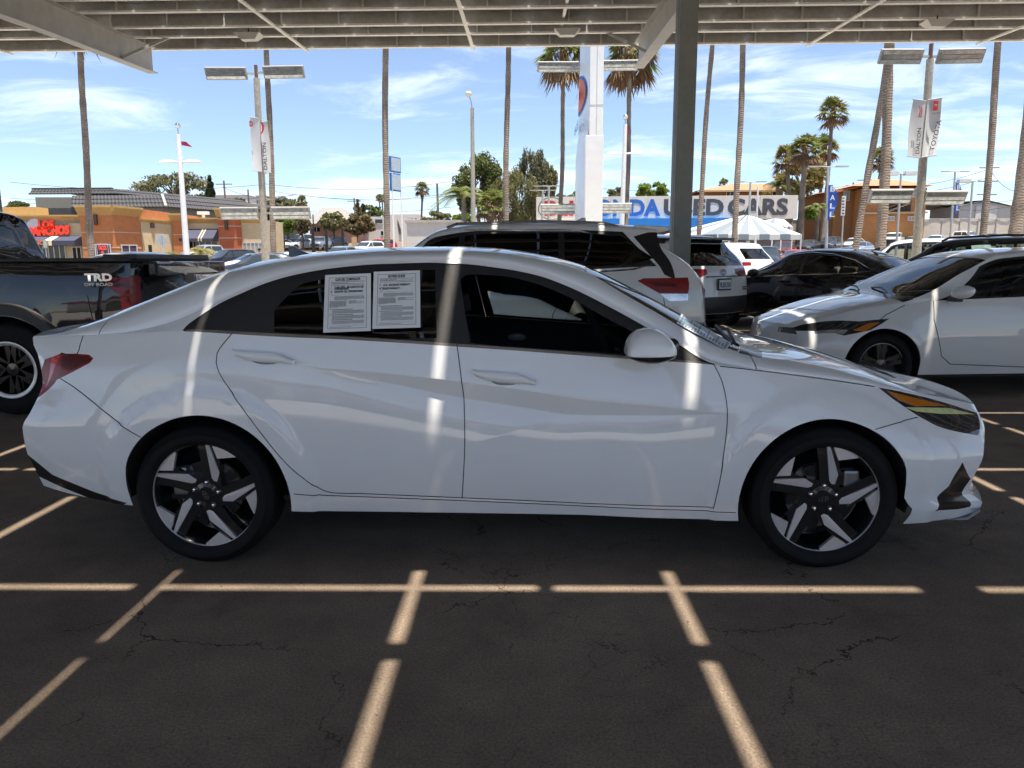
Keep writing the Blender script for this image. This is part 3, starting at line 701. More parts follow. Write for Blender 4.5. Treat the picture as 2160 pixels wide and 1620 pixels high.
def seat_part(root, name, x, y, zc=0.30, w=0.50, back=0.62, m=None, bw=None):
    """seat cushion, raked backrest and head restraint as one upholstered part each"""
    m = m or M_SEAT
    cu = MB(); cu.box((x+0.05, y, zc+0.10), (0.52, w, 0.16), M=Matrix.Rotation(R(-6), 3, 'Y')); local(cu, name, m, root, bevel=0.05)
    bk = MB(); Mr = Matrix.Rotation(R(-16), 3, 'Y'); bk.box((x-0.31, y, zc+0.10+back/2), (0.15, bw or w*0.96, back), M=Mr); local(bk, 'backrest', m, root, bevel=0.05)
    hd = MB(); hd.box((x-0.31-0.5*back*0.29-0.045, y, zc+0.10+back+0.10), (0.09, 0.26, 0.18), M=Mr); local(hd, 'head_restraint', m, root, bevel=0.04)
# ------------------------------------------------------------------ the white sedan in front
CAR_O = Vector((-0.057, 3.990, 0.0)); CAR_A = R(-0.95)
P_WHITE = paint('pearl_white_paint', (0.80, 0.81, 0.81))
ex = np.array([math.cos(CAR_A), math.sin(CAR_A), 0]); ey = np.array([-math.sin(CAR_A), math.cos(CAR_A), 0]); O3 = np.array(CAR_O)
def hp(u, v, yl=-0.9):
    """photo pixel -> (x, z) of the sedan on its plane y = yl"""
    d = ray(u, v); t = (yl-(CC-O3)@ey)/(d@ey); P = CC+d*t; return float((P-O3)@ex), float(P[2])
def hw(Pl):
    Pl = np.asarray(Pl, float); return O3+Pl[:, :1]*ex+Pl[:, 1:2]*ey+Pl[:, 2:3]*np.array([0, 0, 1.0])
def hproj(Pl):
    q = hw(Pl)-CC; d = q@CF; return np.stack([1080+FPX*(q@CR)/d, 810-FPX*(q@CU)/d], -1)
_l1 = [hp(u, v) for u, v in ((560, 765), (640, 774), (800, 787), (970, 806), (1100, 823), (1220, 842), (1380, 857), (1545, 873), (1600, 876))]
_l2 = [hp(u, v) for u, v in ((560, 765.5), (640, 776), (800, 806), (980, 843), (1100, 862), (1215, 877), (1380, 877), (1545, 874), (1600, 876.5))]
_l3 = [hp(u, v) for u, v in ((620, 1035), (740, 1004), (1000, 936), (1215, 877), (1400, 870))]
Z1, Z2, Z3 = pchip(_l1), pchip(_l2), pchip(_l3)
def hero_crease(x, z):
    x = np.asarray(x, float); m = sstep(_l1[0][0], _l1[1][0], x)*(1-sstep(_l1[-2][0], _l1[-1][0], x))
    z1, z2 = Z1(x), Z2(x); t = np.maximum(z1-z2, 0); k = 0.42
    ins = np.where(z > z1, 0, np.where(z > z2, k*(z1-z), k*t*np.exp(-np.maximum(z2-z, 0)/0.16)))
    ridge = -0.006*np.exp(-((z-z1)/0.10)**2)*(z > z1)-0.006*(z <= z1)
    m3 = sstep(_l3[0][0]-0.1, _l3[1][0]+0.1, x)*(1-sstep(_l3[3][0], _l3[4][0], x)); f3 = 0.07*np.maximum(Z3(x)-z, 0)*m3
    # rear shoulder above the wheel and bumper crease
    sh = -0.016*np.exp(-((z-0.90)/0.09)**2)*sstep(-0.9, -1.5, -x*-1)
    return (ins+ridge)*m+f3*0.6+sh
HT = dict(
    zbot=[(-2.25, .325), (-2.05, .297), (-1.71, .262), (-.96, .246), (0, .233), (.975, .217), (1.7, .200), (1.9, .205), (2.1, .235)],
    zbelt=[(-2.25, .995), (-2.0, 1.015), (-1.7, 1.035), (-1.41, 1.047), (-.965, 1.027), (-.475, 1.002), (.254, .95), (.495, .932), (.875, .903), (1.061, .880), (1.255, .853), (1.573, .803), (1.85, .745), (2.1, .675)],
    zrail=[(-2.25, .996), (-2.0, 1.016), (-1.7, 1.040), (-1.5, 1.085), (-1.373, 1.14), (-1.217, 1.212), (-1.0, 1.293), (-.786, 1.331), (-.575, 1.349), (-.24, 1.349), (-.053, 1.331), (.112, 1.299), (.258, 1.247), (.466, 1.144), (.634, 1.051), (.909, .905), (1.03, .886), (1.1, .876), (1.255, .854), (1.573, .804), (1.85, .746), (2.1, .676)],
    ztop=[(-2.42, 1.012), (-2.33, 1.025), (-2.2, 1.053), (-2.04, 1.10), (-1.82, 1.185), (-1.66, 1.243), (-1.45, 1.312), (-1.24, 1.358), (-1.03, 1.386), (-.83, 1.403), (-.57, 1.415), (-.32, 1.417), (-.066, 1.405), (.16, 1.370), (.362, 1.318), (.538, 1.240), (.793, 1.108), (1.0, 1.000), (1.12, .955), (1.3, .928), (1.454, .903), (1.657, .858), (1.912, .782), (2.1, .705), (2.25, .635), (2.36, .60)],
    wmax=[(-2.25, .775), (-2.05, .845), (-1.8, .885), (-1.36, .905), (-.5, .906), (.5, .906), (1.36, .905), (1.7, .885), (1.9, .850), (2.1, .775)],
    wbelt=[(-2.25, .60), (-2.0, .72), (-1.7, .79), (-1.36, .835), (-.5, .862), (.4, .862), (.9, .85), (1.06, .835), (1.3, .805), (1.6, .765), (1.85, .71), (2.1, .60)],
    wrail=[(-2.25, .595), (-2.0, .715), (-1.7, .775), (-1.5, .765), (-1.2, .70), (-.9, .645), (-.5, .605), (-.1, .600), (.2, .625), (.5, .69), (.8, .765), (1.0, .815), (1.06, .833), (1.3, .803), (1.6, .763), (1.85, .708), (2.1, .598)])
NOSE = [(.15, -.02), (.22, .015), (.27, .03), (.33, -.035), (.40, -.02), (.5, .012), (.6, .01), (.68, -.03), (.8, -.08), (1.0, -.12)]
TAIL = [(.3, .05), (.42, .015), (.5, -.01), (.6, -.015), (.7, .045), (.82, .10), (.92, .085), (.98, .055), (1.05, .045)]
HB = Body(HT, -2.20, 2.05, 0.23, 0.22, [(-1.345, .317, .376), (1.352, .312, .366)], NOSE, TAIL, crease=hero_crease)
def px(pts, smooth=True, closed=False, vmin=0.0, vmax=1.9):
    q = HB.invert(pts, hproj, vmin, vmax); return smooth_line(q, 0.02, closed) if smooth else q
def build_hero():
    root = thing('white_sedan', 'large pearl white four-door sedan parked side-on in the foreground with papers on its window', 'car', CAR_O, CAR_A)
    dlo_top = [(385, 697), (402, 680), (450, 648), (520, 614), (600, 585), (700, 566), (800, 557), (900, 554), (960, 556), (1050, 565), (1130, 580), (1200, 605), (1300, 655), (1380, 699), (1450, 738), (1508, 768)]
    dlo_bot = [(1508, 771), (1420, 763), (1320, 757), (1200, 748), (1080, 739), (960, 731), (840, 723), (700, 715), (600, 711), (480, 704), (390, 701)]
    A = px(dlo_top, vmin=0.66, vmax=1.25); Bt = px(dlo_bot, vmin=0.6, vmax=0.85); dlo = A+Bt
    chrome = Bt+px([(390, 694), (480, 697), (600, 703.5), (700, 707.5), (840, 716), (960, 724), (1080, 732), (1200, 741), (1320, 750), (1420, 757), (1500, 765)], vmin=0.62, vmax=0.9)
    rwin = px([(578, 700), (578, 655)], False, vmin=.6, vmax=1.2)+px([(578, 655), (600, 629), (632, 601), (660, 592), (760, 578), (840, 570), (918, 567)], vmin=.66, vmax=1.2)+px([(921, 712), (840, 714.5), (700, 706), (578, 700)], False, vmin=.6, vmax=1.2)
    fwin = px([(992, 722), (978, 640), (972, 586), (985, 578)], vmin=.6, vmax=1.2)+px([(985, 578), (1060, 581), (1130, 597), (1205, 628), (1290, 676), (1352, 709), (1425, 752)], vmin=.62, vmax=1.2)+px([(1425, 754), (1320, 747), (1200, 739), (1080, 731), (992, 723)], False, vmin=.6, vmax=1.2)
    ws_edge = px([(1215, 563), (1300, 610), (1400, 668), (1500, 722), (1556, 741)], vmin=1.1, vmax=1.6)
    ws = ws_edge+[np.array([ws_edge[-1][0]+0.04, 1.5]), np.array([ws_edge[-1][0]+0.07, 1.9]), np.array([ws_edge[0][0]+0.07, 1.9]), np.array([ws_edge[0][0]+0.045, 1.5])]
    cx = ws_edge[-1][0]; cowl = [ws_edge[-1]+[0.0, -0.03], np.array([cx+0.10, ws_edge[-1][1]+0.0]), np.array([cx+0.14, 1.5]), np.array([cx+0.16, 1.9]), np.array([cx+0.07, 1.9]), np.array([cx+0.04, 1.5])]
    rw = [np.array([-1.27, 1.50]), np.array([-1.96, 1.48]), np.array([-1.97, 1.6]), np.array([-1.98, 1.9]), np.array([-1.20, 1.9])]
    rd = px([(497, 700), (472, 724), (458, 745), (456, 765), (470, 800), (512, 862), (560, 926), (600, 974), (640, 1009), (690, 1037), (760, 1041)])
    botm = px([(760, 1041), (975, 1050), (1240, 1062), (1505, 1072)], False); bs = px([(945, 556), (953, 640), (964, 728), (972, 790), (979, 850), (980, 950), (975, 1050)])
    fd = px([(1508, 772), (1522, 802), (1532, 845), (1534, 890), (1526, 960), (1505, 1072)])
    sill_seam = px([(620, 1042), (690, 1045), (975, 1056), (1240, 1068), (1552, 1081)], False)
    bl = px([(x, y) for x, y in dlo_bot][::-1], vmin=.6, vmax=.85)
    rdoor = rd+botm[:2]+bs[::-1]+[p for p in reversed(bl) if p[0] < bs[0][0]]
    # door polygons: sample below the belt
    belt = lambda x: 0.70
    bcut = [p for p in bs if p[1] < 0.72]
    rdoor = rd+[botm[1]]+bcut[::-1]+[np.array([bcut[0][0], 0.72]), np.array([rd[0][0], 0.72])]
    fdoor = [botm[1]]+[botm[2], botm[3]]+fd[::-1]+[np.array([fd[0][0], 0.72]), np.array([bcut[0][0], 0.72])]+bcut
    ux = lambda u, v: np.array([hp(u, v, -.80)[0], .696])
    hs = px([(1576, 742), (1589, 762)], False, vmin=1.1, vmax=1.5)+[ux(1603, 781), ux(1650, 787), ux(1700, 795), ux(1780, 805), ux(1856, 817)]
    hood = hs+px([(1900, 826), (1960, 840), (2012, 855)], False, vmin=.3, vmax=.7)+[np.array([HB.xf-.001, 1.2]), np.array([HB.xf-.001, 1.9]), np.array([cx+0.16, 1.9]), np.array([cx+0.14, 1.5])]
    head = px([(1852, 817), (1900, 826), (1960, 840), (2012, 855), (2060, 871)], False, vmin=.3, vmax=.7)+px([(2064, 880), (2064, 916)], False, vmin=.3, vmax=.7)+px([(2060, 918), (1992, 904), (1945, 882), (1890, 846), (1856, 820)], vmin=.3, vmax=.69)
    amber = px([(1870, 824), (1925, 838), (1998, 856), (1932, 857), (1896, 844)], False, vmin=.3, vmax=.695)
    drl = px([(1908, 859), (2004, 861), (2058, 874), (1985, 873), (1934, 868)], False, vmin=.3, vmax=.69)
    tl = px([(128, 746), (160, 746), (188, 748), (197, 756), (190, 765), (120, 801), (62, 831), (70, 808), (84, 780), (95, 758)], False, vmin=.2, vmax=1.3)
    tstrip = px([(108, 753), (128, 749), (116, 772), (74, 822), (66, 826)], False, vmin=.2, vmax=1.3); tdark = px([(130, 750), (186, 751), (193, 757), (184, 764), (150, 782), (128, 772)], False, vmin=.2, vmax=1.3)
    vent = px([(2030, 975), (2001, 1026), (1972, 1079), (2046, 1069), (2048, 1010)], False, vmax=.6)
    diff = px([(44, 962), (110, 1001), (200, 1038), (268, 1061), (262, 1068), (180, 1062), (58, 1020), (44, 990)], False, vmax=.5)
    fb = px([(1846, 906), (1890, 893), (1936, 880)], vmax=.8); rb = px([(127, 798), (200, 851), (296, 922)], False, vmax=.9); tk = px([(240, 655), (217, 689), (172, 719), (128, 745)], vmin=.5, vmax=1.5)
    fbump = fb+px([(1945, 882), (1992, 904), (2060, 918)], False, vmax=.8)+[np.array([HB.xf-.001, .45]), np.array([HB.xf-.001, 0.001]), np.array([1.60, 0.001]), np.array([fb[0][0]-.02, .2])]
    rbump = rb+[np.array([-1.69, .2]), np.array([-1.69, .001]), np.array([HB.xr+.001, .001]), np.array([HB.xr+.001, .42])]+px([(62, 831), (120, 801)], False, vmax=.9)
    trunk = tk+[np.array([HB.xr+.001, tk[-1][1]]), np.array([HB.xr+.001, 1.9]), np.array([-1.99, 1.9]), np.array([-1.985, 1.5]), np.array([-1.95, 1.19])]
    sill = sill_seam+[np.array([sill_seam[-1][0], .001]), np.array([sill_seam[0][0], .001])]
    pockets = []
    for (u, v, rx, rz) in ((561, 757, 30, 11), (1066, 800, 31, 12)):
        pockets.append(px([(u+rx*math.cos(t), v+1+rz*math.sin(t)) for t in np.linspace(0, 2*math.pi, 21)[:-1]], False, vmin=.4, vmax=.72))
    regions = [('none', p) for p in pockets]+[('headlight:amber', amber), ('headlight:drl', drl), ('headlight', head), ('taillight:strip', tstrip), ('taillight:dark', tdark), ('taillight', tl), ('vent', vent), ('rear_valance', diff),
               ('rear_side_window', rwin), ('front_side_window', fwin), ('window_moulding', chrome), ('window_trim', dlo), ('windshield', ws), ('cowl', cowl), ('rear_window', rw), ('rear_door', rdoor), ('front_door', fdoor), ('hood', hood), ('trunk_lid', trunk), ('front_bumper', fbump), ('rear_bumper', rbump), ('sill', sill)]
    seams = [rd+botm[1:], bs, fd, hs, [ux(1512, 771), ux(1560, 776), ux(1603, 781)], fb, rb, tk, sill_seam, px([(700, 300)], False)]
    seams = [s for s in seams if len(s) > 1]+[[p for p in ws_edge]]+[[np.array([ws_edge[0][0], ws_edge[0][1]]), np.array([ws_edge[0][0]+.045, 1.5]), np.array([ws_edge[0][0]+.07, 1.9])]]
    ext = []
    zv = lambda x, z: 0.7*(z-float(HB.F['zbot'](x)))/float(HB.F['zbelt'](x)-HB.F['zbot'](x))
    for Zf, xa, xb in ((Z1, _l1[1][0], _l1[-2][0]), (Z2, _l2[2][0], _l2[-2][0]), (Z3, _l3[1][0], _l3[3][0])):
        for dz in (-.012, -.004, 0, .004, .012): ext.append([np.array([x, zv(x, float(Zf(x))+dz)]) for x in np.arange(xa, xb, .016)])
    P, T, lab = shell_parts(HB, regions, seams, None, step=0.024, extra=ext, seam_w=0.0021)
    c = P[T].mean(1); lb = lab.astype(str); d = lb == 'body'
    lab[d & (c[:, 0] > 0.95)] = 'fender'; lab[d & (c[:, 0] < -0.6) & (c[:, 2] < 1.15)] = 'quarter_panel'; lab[d & (lab.astype(str) == 'body') & (c[:, 2] < 0.95)] = 'sill'
    lab[lab.astype(str) == 'body'] = 'roof'
    grille = [(-.60, .38), (.60, .38), (.66, .52), (.56, .62), (-.56, .62), (-.66, .52)]
    capf = cap_parts(HB, True, [('grille', grille)], default='front_bumper')
    capr = cap_parts(HB, False, [('taillight:strip', [(-.62, .79), (.62, .79), (.62, .83), (-.62, .83)]), ('rear_valance', [(-.75, .37), (.75, .37), (.70, .5), (-.70, .5)])], default='rear_bumper')
    zc = capr[0][capr[1]].mean(1)[:, 2]; l2 = capr[2].astype(str); capr[2][(l2 == 'rear_bumper') & (zc > .72)] = 'trunk_lid'
    mats = {k: P_WHITE for k in ('roof', 'fender', 'quarter_panel', 'rear_door', 'front_door', 'hood', 'trunk_lid', 'front_bumper', 'rear_bumper', 'sill')}
    mats.update({'headlight': M_LAMPBLK, 'headlight:amber': M_AMBER, 'headlight:drl': mat('pale_yellow_lamp', (.62, .66, .30), .15, vary=.15, scale=30, coat=1.0), 'taillight': M_REDLENS, 'taillight:strip': mat('bright_red_strip', (.65, .012, .010), .15, vary=.05, coat=1.0), 'taillight:dark': M_REDDK, 'vent': M_TRIM, 'rear_valance': M_TRIM,
                 'rear_side_window': G_DARK, 'front_side_window': G_CLEAR, 'window_moulding': M_DKCHROME, 'window_trim': M_TRIMF, 'windshield': G_MID, 'cowl': M_TRIM, 'rear_window': G_DARK, 'panel_gap': M_GAP, 'grille': M_TRIM})
    made = assemble(root, HB, (P, T, lab), [capf, capr], mats, skip_near=('front_side_window',), liner=(-1.9, 1.05, 0.014))
    for nm, par in (('headlight:amber', 'headlight'), ('headlight:drl', 'headlight'), ('taillight:strip', 'taillight'), ('taillight:dark', 'taillight')):
        for i, o in enumerate(made.get(nm, [])):
            o.parent = made[par][min(i, len(made[par])-1)]; o.name = {'amber': 'turn_signal', 'drl': 'running_light', 'strip': 'light_strip', 'dark': 'inner_lens'}[nm.split(':')[1]]
    made['taillight'][0]['label'] = 'red wedge-shaped tail lamp'
    # lower lip of the front bumper
    lip = MB(); pts = []
    for t in np.linspace(-1, 1, 25):
        y = t*0.80; q = y/0.775; x = HB.xf+HB.bf*(1-q*q*0.96)+0.015; pts.append((x, y))
    P_ = []; 
    for x, y in pts: P_ += [(x-0.10, y*0.99, .245), (x+0.005, y, .262), (x+0.012, y, .243), (x-0.04, y, .205), (x-0.12, y*.99, .20)]
    F_ = []
    for i in range(24):
        for k in range(4): F_.append((i*5+k, (i+1)*5+k, (i+1)*5+k+1, i*5+k+1))
    lip.add(P_, F_); local(lip, 'bumper_lip', P_WHITE, root, True)
    # door pockets and handles
    for (u, v, rx, rz), pk, nm in (((561, 757, 30, 11), pockets[0], 'rear_door'), ((1066, 800, 31, 12), pockets[1], 'front_door')):
        ring = HB.D(np.array(pk)); cen = ring.mean(0); mb = MB(); n = len(ring); rings = [ring, ring+np.array([0, .004, 0])]
        for k, dp in ((.92, .018), (.7, .032), (.35, .038)): rings.append(cen+(ring-cen)*k+np.array([0, dp, 0]))
        V = np.concatenate(rings+[np.array([cen+np.array([0, .040, 0])])]); F_ = []
        for r_ in range(len(rings)-1):
            for i in range(n): F_.append((r_*n+i, r_*n+(i+1) % n, (r_+1)*n+(i+1) % n, (r_+1)*n+i))
        for i in range(n): F_.append(((len(rings)-1)*n+i, (len(rings)-1)*n+(i+1) % n, len(rings)*n))
        mb.add(V.tolist(), F_); o = local(mb, 'handle_pocket', P_WHITE, root, True); 
        mm = MB(); mm.v = [(x, -y, z) for x, y, z in mb.v]; mm.f = [f[::-1] for f in mb.f]; local(mm, 'handle_pocket', P_WHITE, root, True)
        # bar: lens-shaped section swept along the door
        k = rx/30.0; prof = [(-66, -19, 6), (-60, -14, 10), (-40, -9, 14), (-10, -6, 17), (20, -4, 17), (40, -1, 13), (56, 5, 8), (63, 9, 3)]
        q = [HB.D(np.array(px([(u+a*k, v+b_*k)], False, vmin=.4, vmax=.75)))[0] for a, b_, c_ in prof]; V = []; F_ = []; m = 10
        for (a, b_, c_), p in zip(prof, q):
            h = c_*k*0.00215*0.5; out = 0.030*math.sin(min(1, max(0.12, (a+72)/139))*math.pi)**0.5+0.004
            for j in range(m):
                th = 2*math.pi*j/m; V.append((p[0], p[1]-out-0.011*math.cos(th), p[2]+h*1.15*math.sin(th)))
        for i in range(len(q)-1):
            for j in range(m): F_.append((i*m+j, i*m+(j+1) % m, (i+1)*m+(j+1) % m, (i+1)*m+j))
        F_ += [tuple(range(m-1, -1, -1)), tuple((len(q)-1)*m+j for j in range(m))]
        hb = MB().add(V, F_); 
        for e in (0, -1):
            p = q[1] if e == 0 else q[-2]; hb.box((p[0], p[1]-0.010, p[2]), (0.03, 0.03, 0.014))
        local(hb, 'door_handle', P_WHITE, root, True)
        mm = MB(); mm.v = [(x, -y, z) for x, y, z in hb.v]; mm.f = [f[::-1] for f in hb.f]; local(mm, 'door_handle', P_WHITE, root, True)
    # mirrors
    mx, mz = hp(1374, 722, -1.02)
    for sg in (-1, 1):
        mr = bpy.data.objects.new('door_mirror', None); COL.objects.link(mr); mr.parent = root
        # dome-shaped cap over a flat dark base, swept section by section along x
        prof = [(-.100, .030, .06), (-.096, .052, .085), (-.082, .078, .105), (-.055, .097, .115), (-.02, .105, .118), (.02, .100, .112), (.055, .082, .098), (.082, .055, .075), (.098, .026, .045), (.103, .010, .02)]
        zb_ = mz-.048; nu = 14
        def sweep(lo):
            V = []; F_ = []
            for (dx, h, dp) in prof:
                for j in range(nu+1):
                    th = math.pi*j/nu
                    if lo: V.append((mx+dx*.97, sg*1.005+dp*.95*math.cos(th), zb_-.003-(.034*min(1, (.12+dx)/.08)*(1-max(0, dx-.03)/.1))*math.sin(th)**.6))
                    else: V.append((mx+dx, sg*1.005+dp*math.cos(th), zb_+h*max(0, math.sin(th))**.62))
            m_ = nu+1
            for i in range(len(prof)-1):
                for j in range(nu): F_.append((i*m_+j, i*m_+j+1, (i+1)*m_+j+1, (i+1)*m_+j))
                F_.append((i*m_+nu, i*m_, (i+1)*m_, (i+1)*m_+nu))
            F_ += [tuple(range(m_)), tuple((len(prof)-1)*m_+j for j in range(m_))]
            return MB().add(V, F_)
        local(sweep(False), 'mirror_cap', P_WHITE, mr, True, sharp=R(50)); local(sweep(True), 'mirror_base', M_TRIM, mr, True, sharp=R(50))
        st = MB(); st.tube([(mx+0.02, sg*0.96, mz-0.05), (mx+0.075, sg*0.90, mz-0.048), (mx+0.12, sg*0.845, mz-0.03)], [0.03, 0.026, 0.03], 10); local(st, 'mirror_arm', M_TRIM, mr, True)
    # shark fin
    fx, fz = hp(612, 548, 0.0); fin = MB(); V = []
    L_ = [(0.0, 0.0, .026), (0.0, 0.075, .008), (0.03, .072, .009), (.07, .048, .012), (.13, .024, .016), (.21, .004, .012), (.24, -.012, .004)]
    for a, h, w in L_: V += [(fx-0.005+a*1.0, -w, fz-0.035+a*0.17), (fx-0.005+a, -0.3*w, fz+h*1.0), (fx-0.005+a, 0.3*w, fz+h), (fx-0.005+a, w, fz-0.035+a*.17)]
    F_ = [(0, 1, 2, 3)]
    for i in range(len(L_)-1):
        for k in range(3): F_.append((i*4+k, (i+1)*4+k, (i+1)*4+k+1, i*4+k+1))
    fin.add(V, F_); local(fin, 'roof_antenna', M_RIMBLK, root, True)
    under_tray(root, HB, .265)
    # wheels
    for hx, rot in ((hp(434, 1045, -.86)[0], R(0)), (hp(1737, 1053, -.86)[0], R(3.5))):
        for sg in (-1, 1): hero_wheel(root, (hx, sg*0.782, .3165), sg, rot)
    for hx, hz, ra in HB.arches:
        for sg in (-1, 1):
            wmx = float(HB.F['wmax'](hx)); P_ = []; m = 36
            for k in range(m+1):
                t = R(-9)+R(198)*k/m
                xx, zz = hx+ra*math.cos(t), hz+ra*math.sin(t); zb_ = float(HB.F['zbot'](xx)); s_ = max(0.0, (zz-zb_)/float(HB.F['zbelt'](xx)-zb_)); wl_ = float(HB.sec(np.array([xx]), np.array([s_]))[0][0])
                for yy in (wl_-0.003, wl_-0.03, wmx-0.34): P_.append((xx, sg*yy, zz))
            F_ = []; okk = [P_[3*k][2] > float(HB.F['zbot'](P_[3*k][0]))-.004 for k in range(m+1)]
            for k in range(m):
                if not (okk[k] and okk[k+1]): continue
                for j in range(2): F_.append((3*k+j, 3*k+j+1, 3*k+3+j+1, 3*k+3+j))
            F_ += [(3*k+2, len(P_), 3*k+5) for k in range(m) if okk[k] and okk[k+1]]; P_.append((hx, sg*(wmx-0.34), hz))
            local(MB().add(P_, F_), 'wheel_well', M_UNDER, root)
    # cabin
    flo = MB(); flo.box((-0.3, 0, .27), (2.7, 1.5, .03)); flo.box((.0, 0, .42), (1.5, .24, .30)); local(flo, 'cabin_floor', M_LINER, root, bevel=.03)
    for y in (-.38, .38): seat_part(root, 'front_seat', -0.02, y, .34, .52, .60)
    bs_ = MB(); bs_.box((-.95, 0, .50), (.5, 1.3, .18)); bs_.box((-1.24, 0, .78), (.16, 1.3, .55), M=Matrix.Rotation(R(-22), 3, 'Y')); local(bs_, 'rear_bench', M_SEAT, root, bevel=.05)
    pk = MB(); pk.box((-1.55, 0, .98), (.55, 1.25, .03)); local(pk, 'parcel_shelf', M_LINER, root)
    db = MB(); prof = [(.62, .62), (.60, .80), (.66, .885), (.80, .915), (1.02, .885), (1.08, .83), (1.0, .5)]
    db.add([(a, -.70, b_) for a, b_ in prof]+[(a, .70, b_) for a, b_ in prof], [tuple(range(6, -1, -1)), tuple(range(7, 14))]+[(i, (i+1) % 7, 7+(i+1) % 7, 7+i) for i in range(7)]); local(db, 'dashboard', M_LINER, root, bevel=.02)
    sc = MB(); sc.box((.64, .33, .93), (.03, .34, .10)); sc.box((.63, .0, .92), (.02, .26, .11)); local(sc, 'display_screen', M_RIMBLK, root, bevel=.008)
    sx, sz = hp(1262, 702, .37); Ms = Matrix.Rotation(R(65), 3, 'Y'); sw = MB(); ring = []
    for i in range(37):
        t = 2*math.pi*i/36; ring.append(Ms @ Vector((.182*math.cos(t), .182*math.sin(t), 0))+Vector((sx, .37, sz)))
    sw.tube(ring, .017, 10, False); st = local(sw, 'steering_wheel', M_LINER, root, True)
    hb = MB(); hb.lathe([(0, .03), (.06, .025), (.07, 0), (.05, -.03), (0, -.03)], (sx, .37, sz), 18, Ms)
    for a in (90, -90, 180):
        d = Ms @ Vector((math.cos(R(a))*.17, math.sin(R(a))*.17, 0)); hb.bar(Vector((sx, .37, sz)), Vector((sx, .37, sz))+d, .04, .016)
    hb.tube([(sx, .37, sz), (sx+.25, .37, sz-.12)], .035, 10); local(hb, 'steering_boss', M_LINER, st)
    # wipers
    for y0, y1 in ((-.05, -.62), (.55, -.02)):
        wp = MB(); z = lambda y: 0.955-.05*abs(y)
        wp.tube([(1.13, y0, z(y0)+.03), (1.05, (y0+y1)/2, z(y0)+.055), (1.02, y1, z(y1)+.035)], .008, 6); wp.bar((1.05, y0-.04, z(y0)+.045), (1.0, y1, z(y1)+.04), .012, .02); local(wp, 'wiper', M_BLACKPL, root)
    # small emblem plates on far-off sides are left plain; papers are things of their own
    def surf(pts, push): 
        Q = HB.D(np.array(HB.invert(pts, hproj, .6, 1.9))); return [Vector(hw(q[None]+np.array([[0, -push, 0]]))[0]) for q in Q]
    papers = ((((688, 580), (788, 576), (784, 697), (684, 701)), 'es', 'white printed form in Spanish taped to the rear window, nearer the tail'), (((790, 573), (889, 569), (888, 690), (787, 693)), 'en', 'white printed buyers guide form taped to the rear window, beside the door pillar'))
    M_PAPER = mat('white_paper', (.80, .81, .80), .75, vary=.03, scale=4); M_INK = mat('black_ink', (.03, .03, .035), .7, vary=0)
    for cs, lang, lab_ in papers:
        q = surf(cs, .016); nrm = (q[1]-q[0]).cross(q[3]-q[0]).normalized(); nrm = nrm if nrm.y < 0 else -nrm
        pc = sum(q, Vector())/4; t = thing('paper_form', lab_, 'paper', pc, group='forms on the sedan window')
        # one flat sheet: use the fitted plane through three corners
        o0, axu, axv = q[3], q[2]-q[3], q[0]-q[3]
        def at(a, b_, lift=0.0): return o0+axu*a+axv*b_+nrm*lift
        mb = MB(); mb.quad(at(0, 0), at(1, 0), at(1, 1), at(0, 1)); mb.quad(at(0, 1, -.0006), at(1, 1, -.0006), at(1, 0, -.0006), at(0, 0, -.0006)); mb.build('sheet', M_PAPER, t)
        ink = MB(); Lf = .0012
        def rect(a0, b0, a1, b1): ink.quad(at(a0, b0, Lf), at(a1, b0, Lf), at(a1, b1, Lf), at(a0, b1, Lf))
        for a0, b0, a1, b1 in ((.09, .055, .91, .060), (.09, .94, .91, .945), (.09, .055, .096, .945), (.904, .055, .91, .945)): rect(a0, b0, a1, b1)
        rr = random.Random(5 if lang == 'es' else 9)
        def words(a0, a1, b_, h=.006):
            a = a0
            while a < a1-.01:
                w = rr.uniform(.012, .05); w = min(w, a1-a); rect(a, b_, a+w, b_+h); a += w+.009
        rowsy = [(.86, .14, .88), (.84, .14, .5), (.825, .14, .86), (.80, .14, .86)]
        for b_, a0, a1 in rowsy: words(a0, a1, b_, .007)
        y = .60
        for _ in range(5): words(.22, .86 if _ < 4 else .5, y, .006); y -= .014
        y = .52
        for _ in range(9): words(.12, .48 if _ < 8 else .3, y, .006); y -= .0125
        y = .52
        for _ in range(4): words(.53, .86 if _ % 2 else .7, y, .006); y -= .014
        for y0 in (.375, .285, .20):
            words(.16, .62, y0, .010); y = y0-.02
            for _ in range(4): words(.18, .86, y, .006); y -= .014
        rect(.15, .78, .16, .785); words(.14, .6, .075, .006); rect(.14, .10, .86, .102); rect(.14, .63, .86, .632)
        # boxes and ticks
        for bb in (.735, .675):
            rect(.13, bb, .165, bb+.003); rect(.13, bb+.028, .165, bb+.031); rect(.13, bb, .134, bb+.031); rect(.161, bb, .165, bb+.031)
        for a, b_, s in ((.13, .675, .05), (.15, .635, .03), (.12, .38, .035), (.12, .285, .03)):
            ink.add([at(a, b_+s*.4, Lf), at(a+s*.35, b_, Lf), at(a+s*.4, b_+s*.3, Lf)], [(0, 1, 2)]); ink.add([at(a+s*.35, b_, Lf), at(a+s*1.1, b_+s*.9, Lf), at(a+s*.3, b_+s*.35, Lf)], [(0, 1, 2)])
        ink.build('print', M_INK, t)
        ax = axu.normalized(); ay = axv.normalized(); W = axu.length
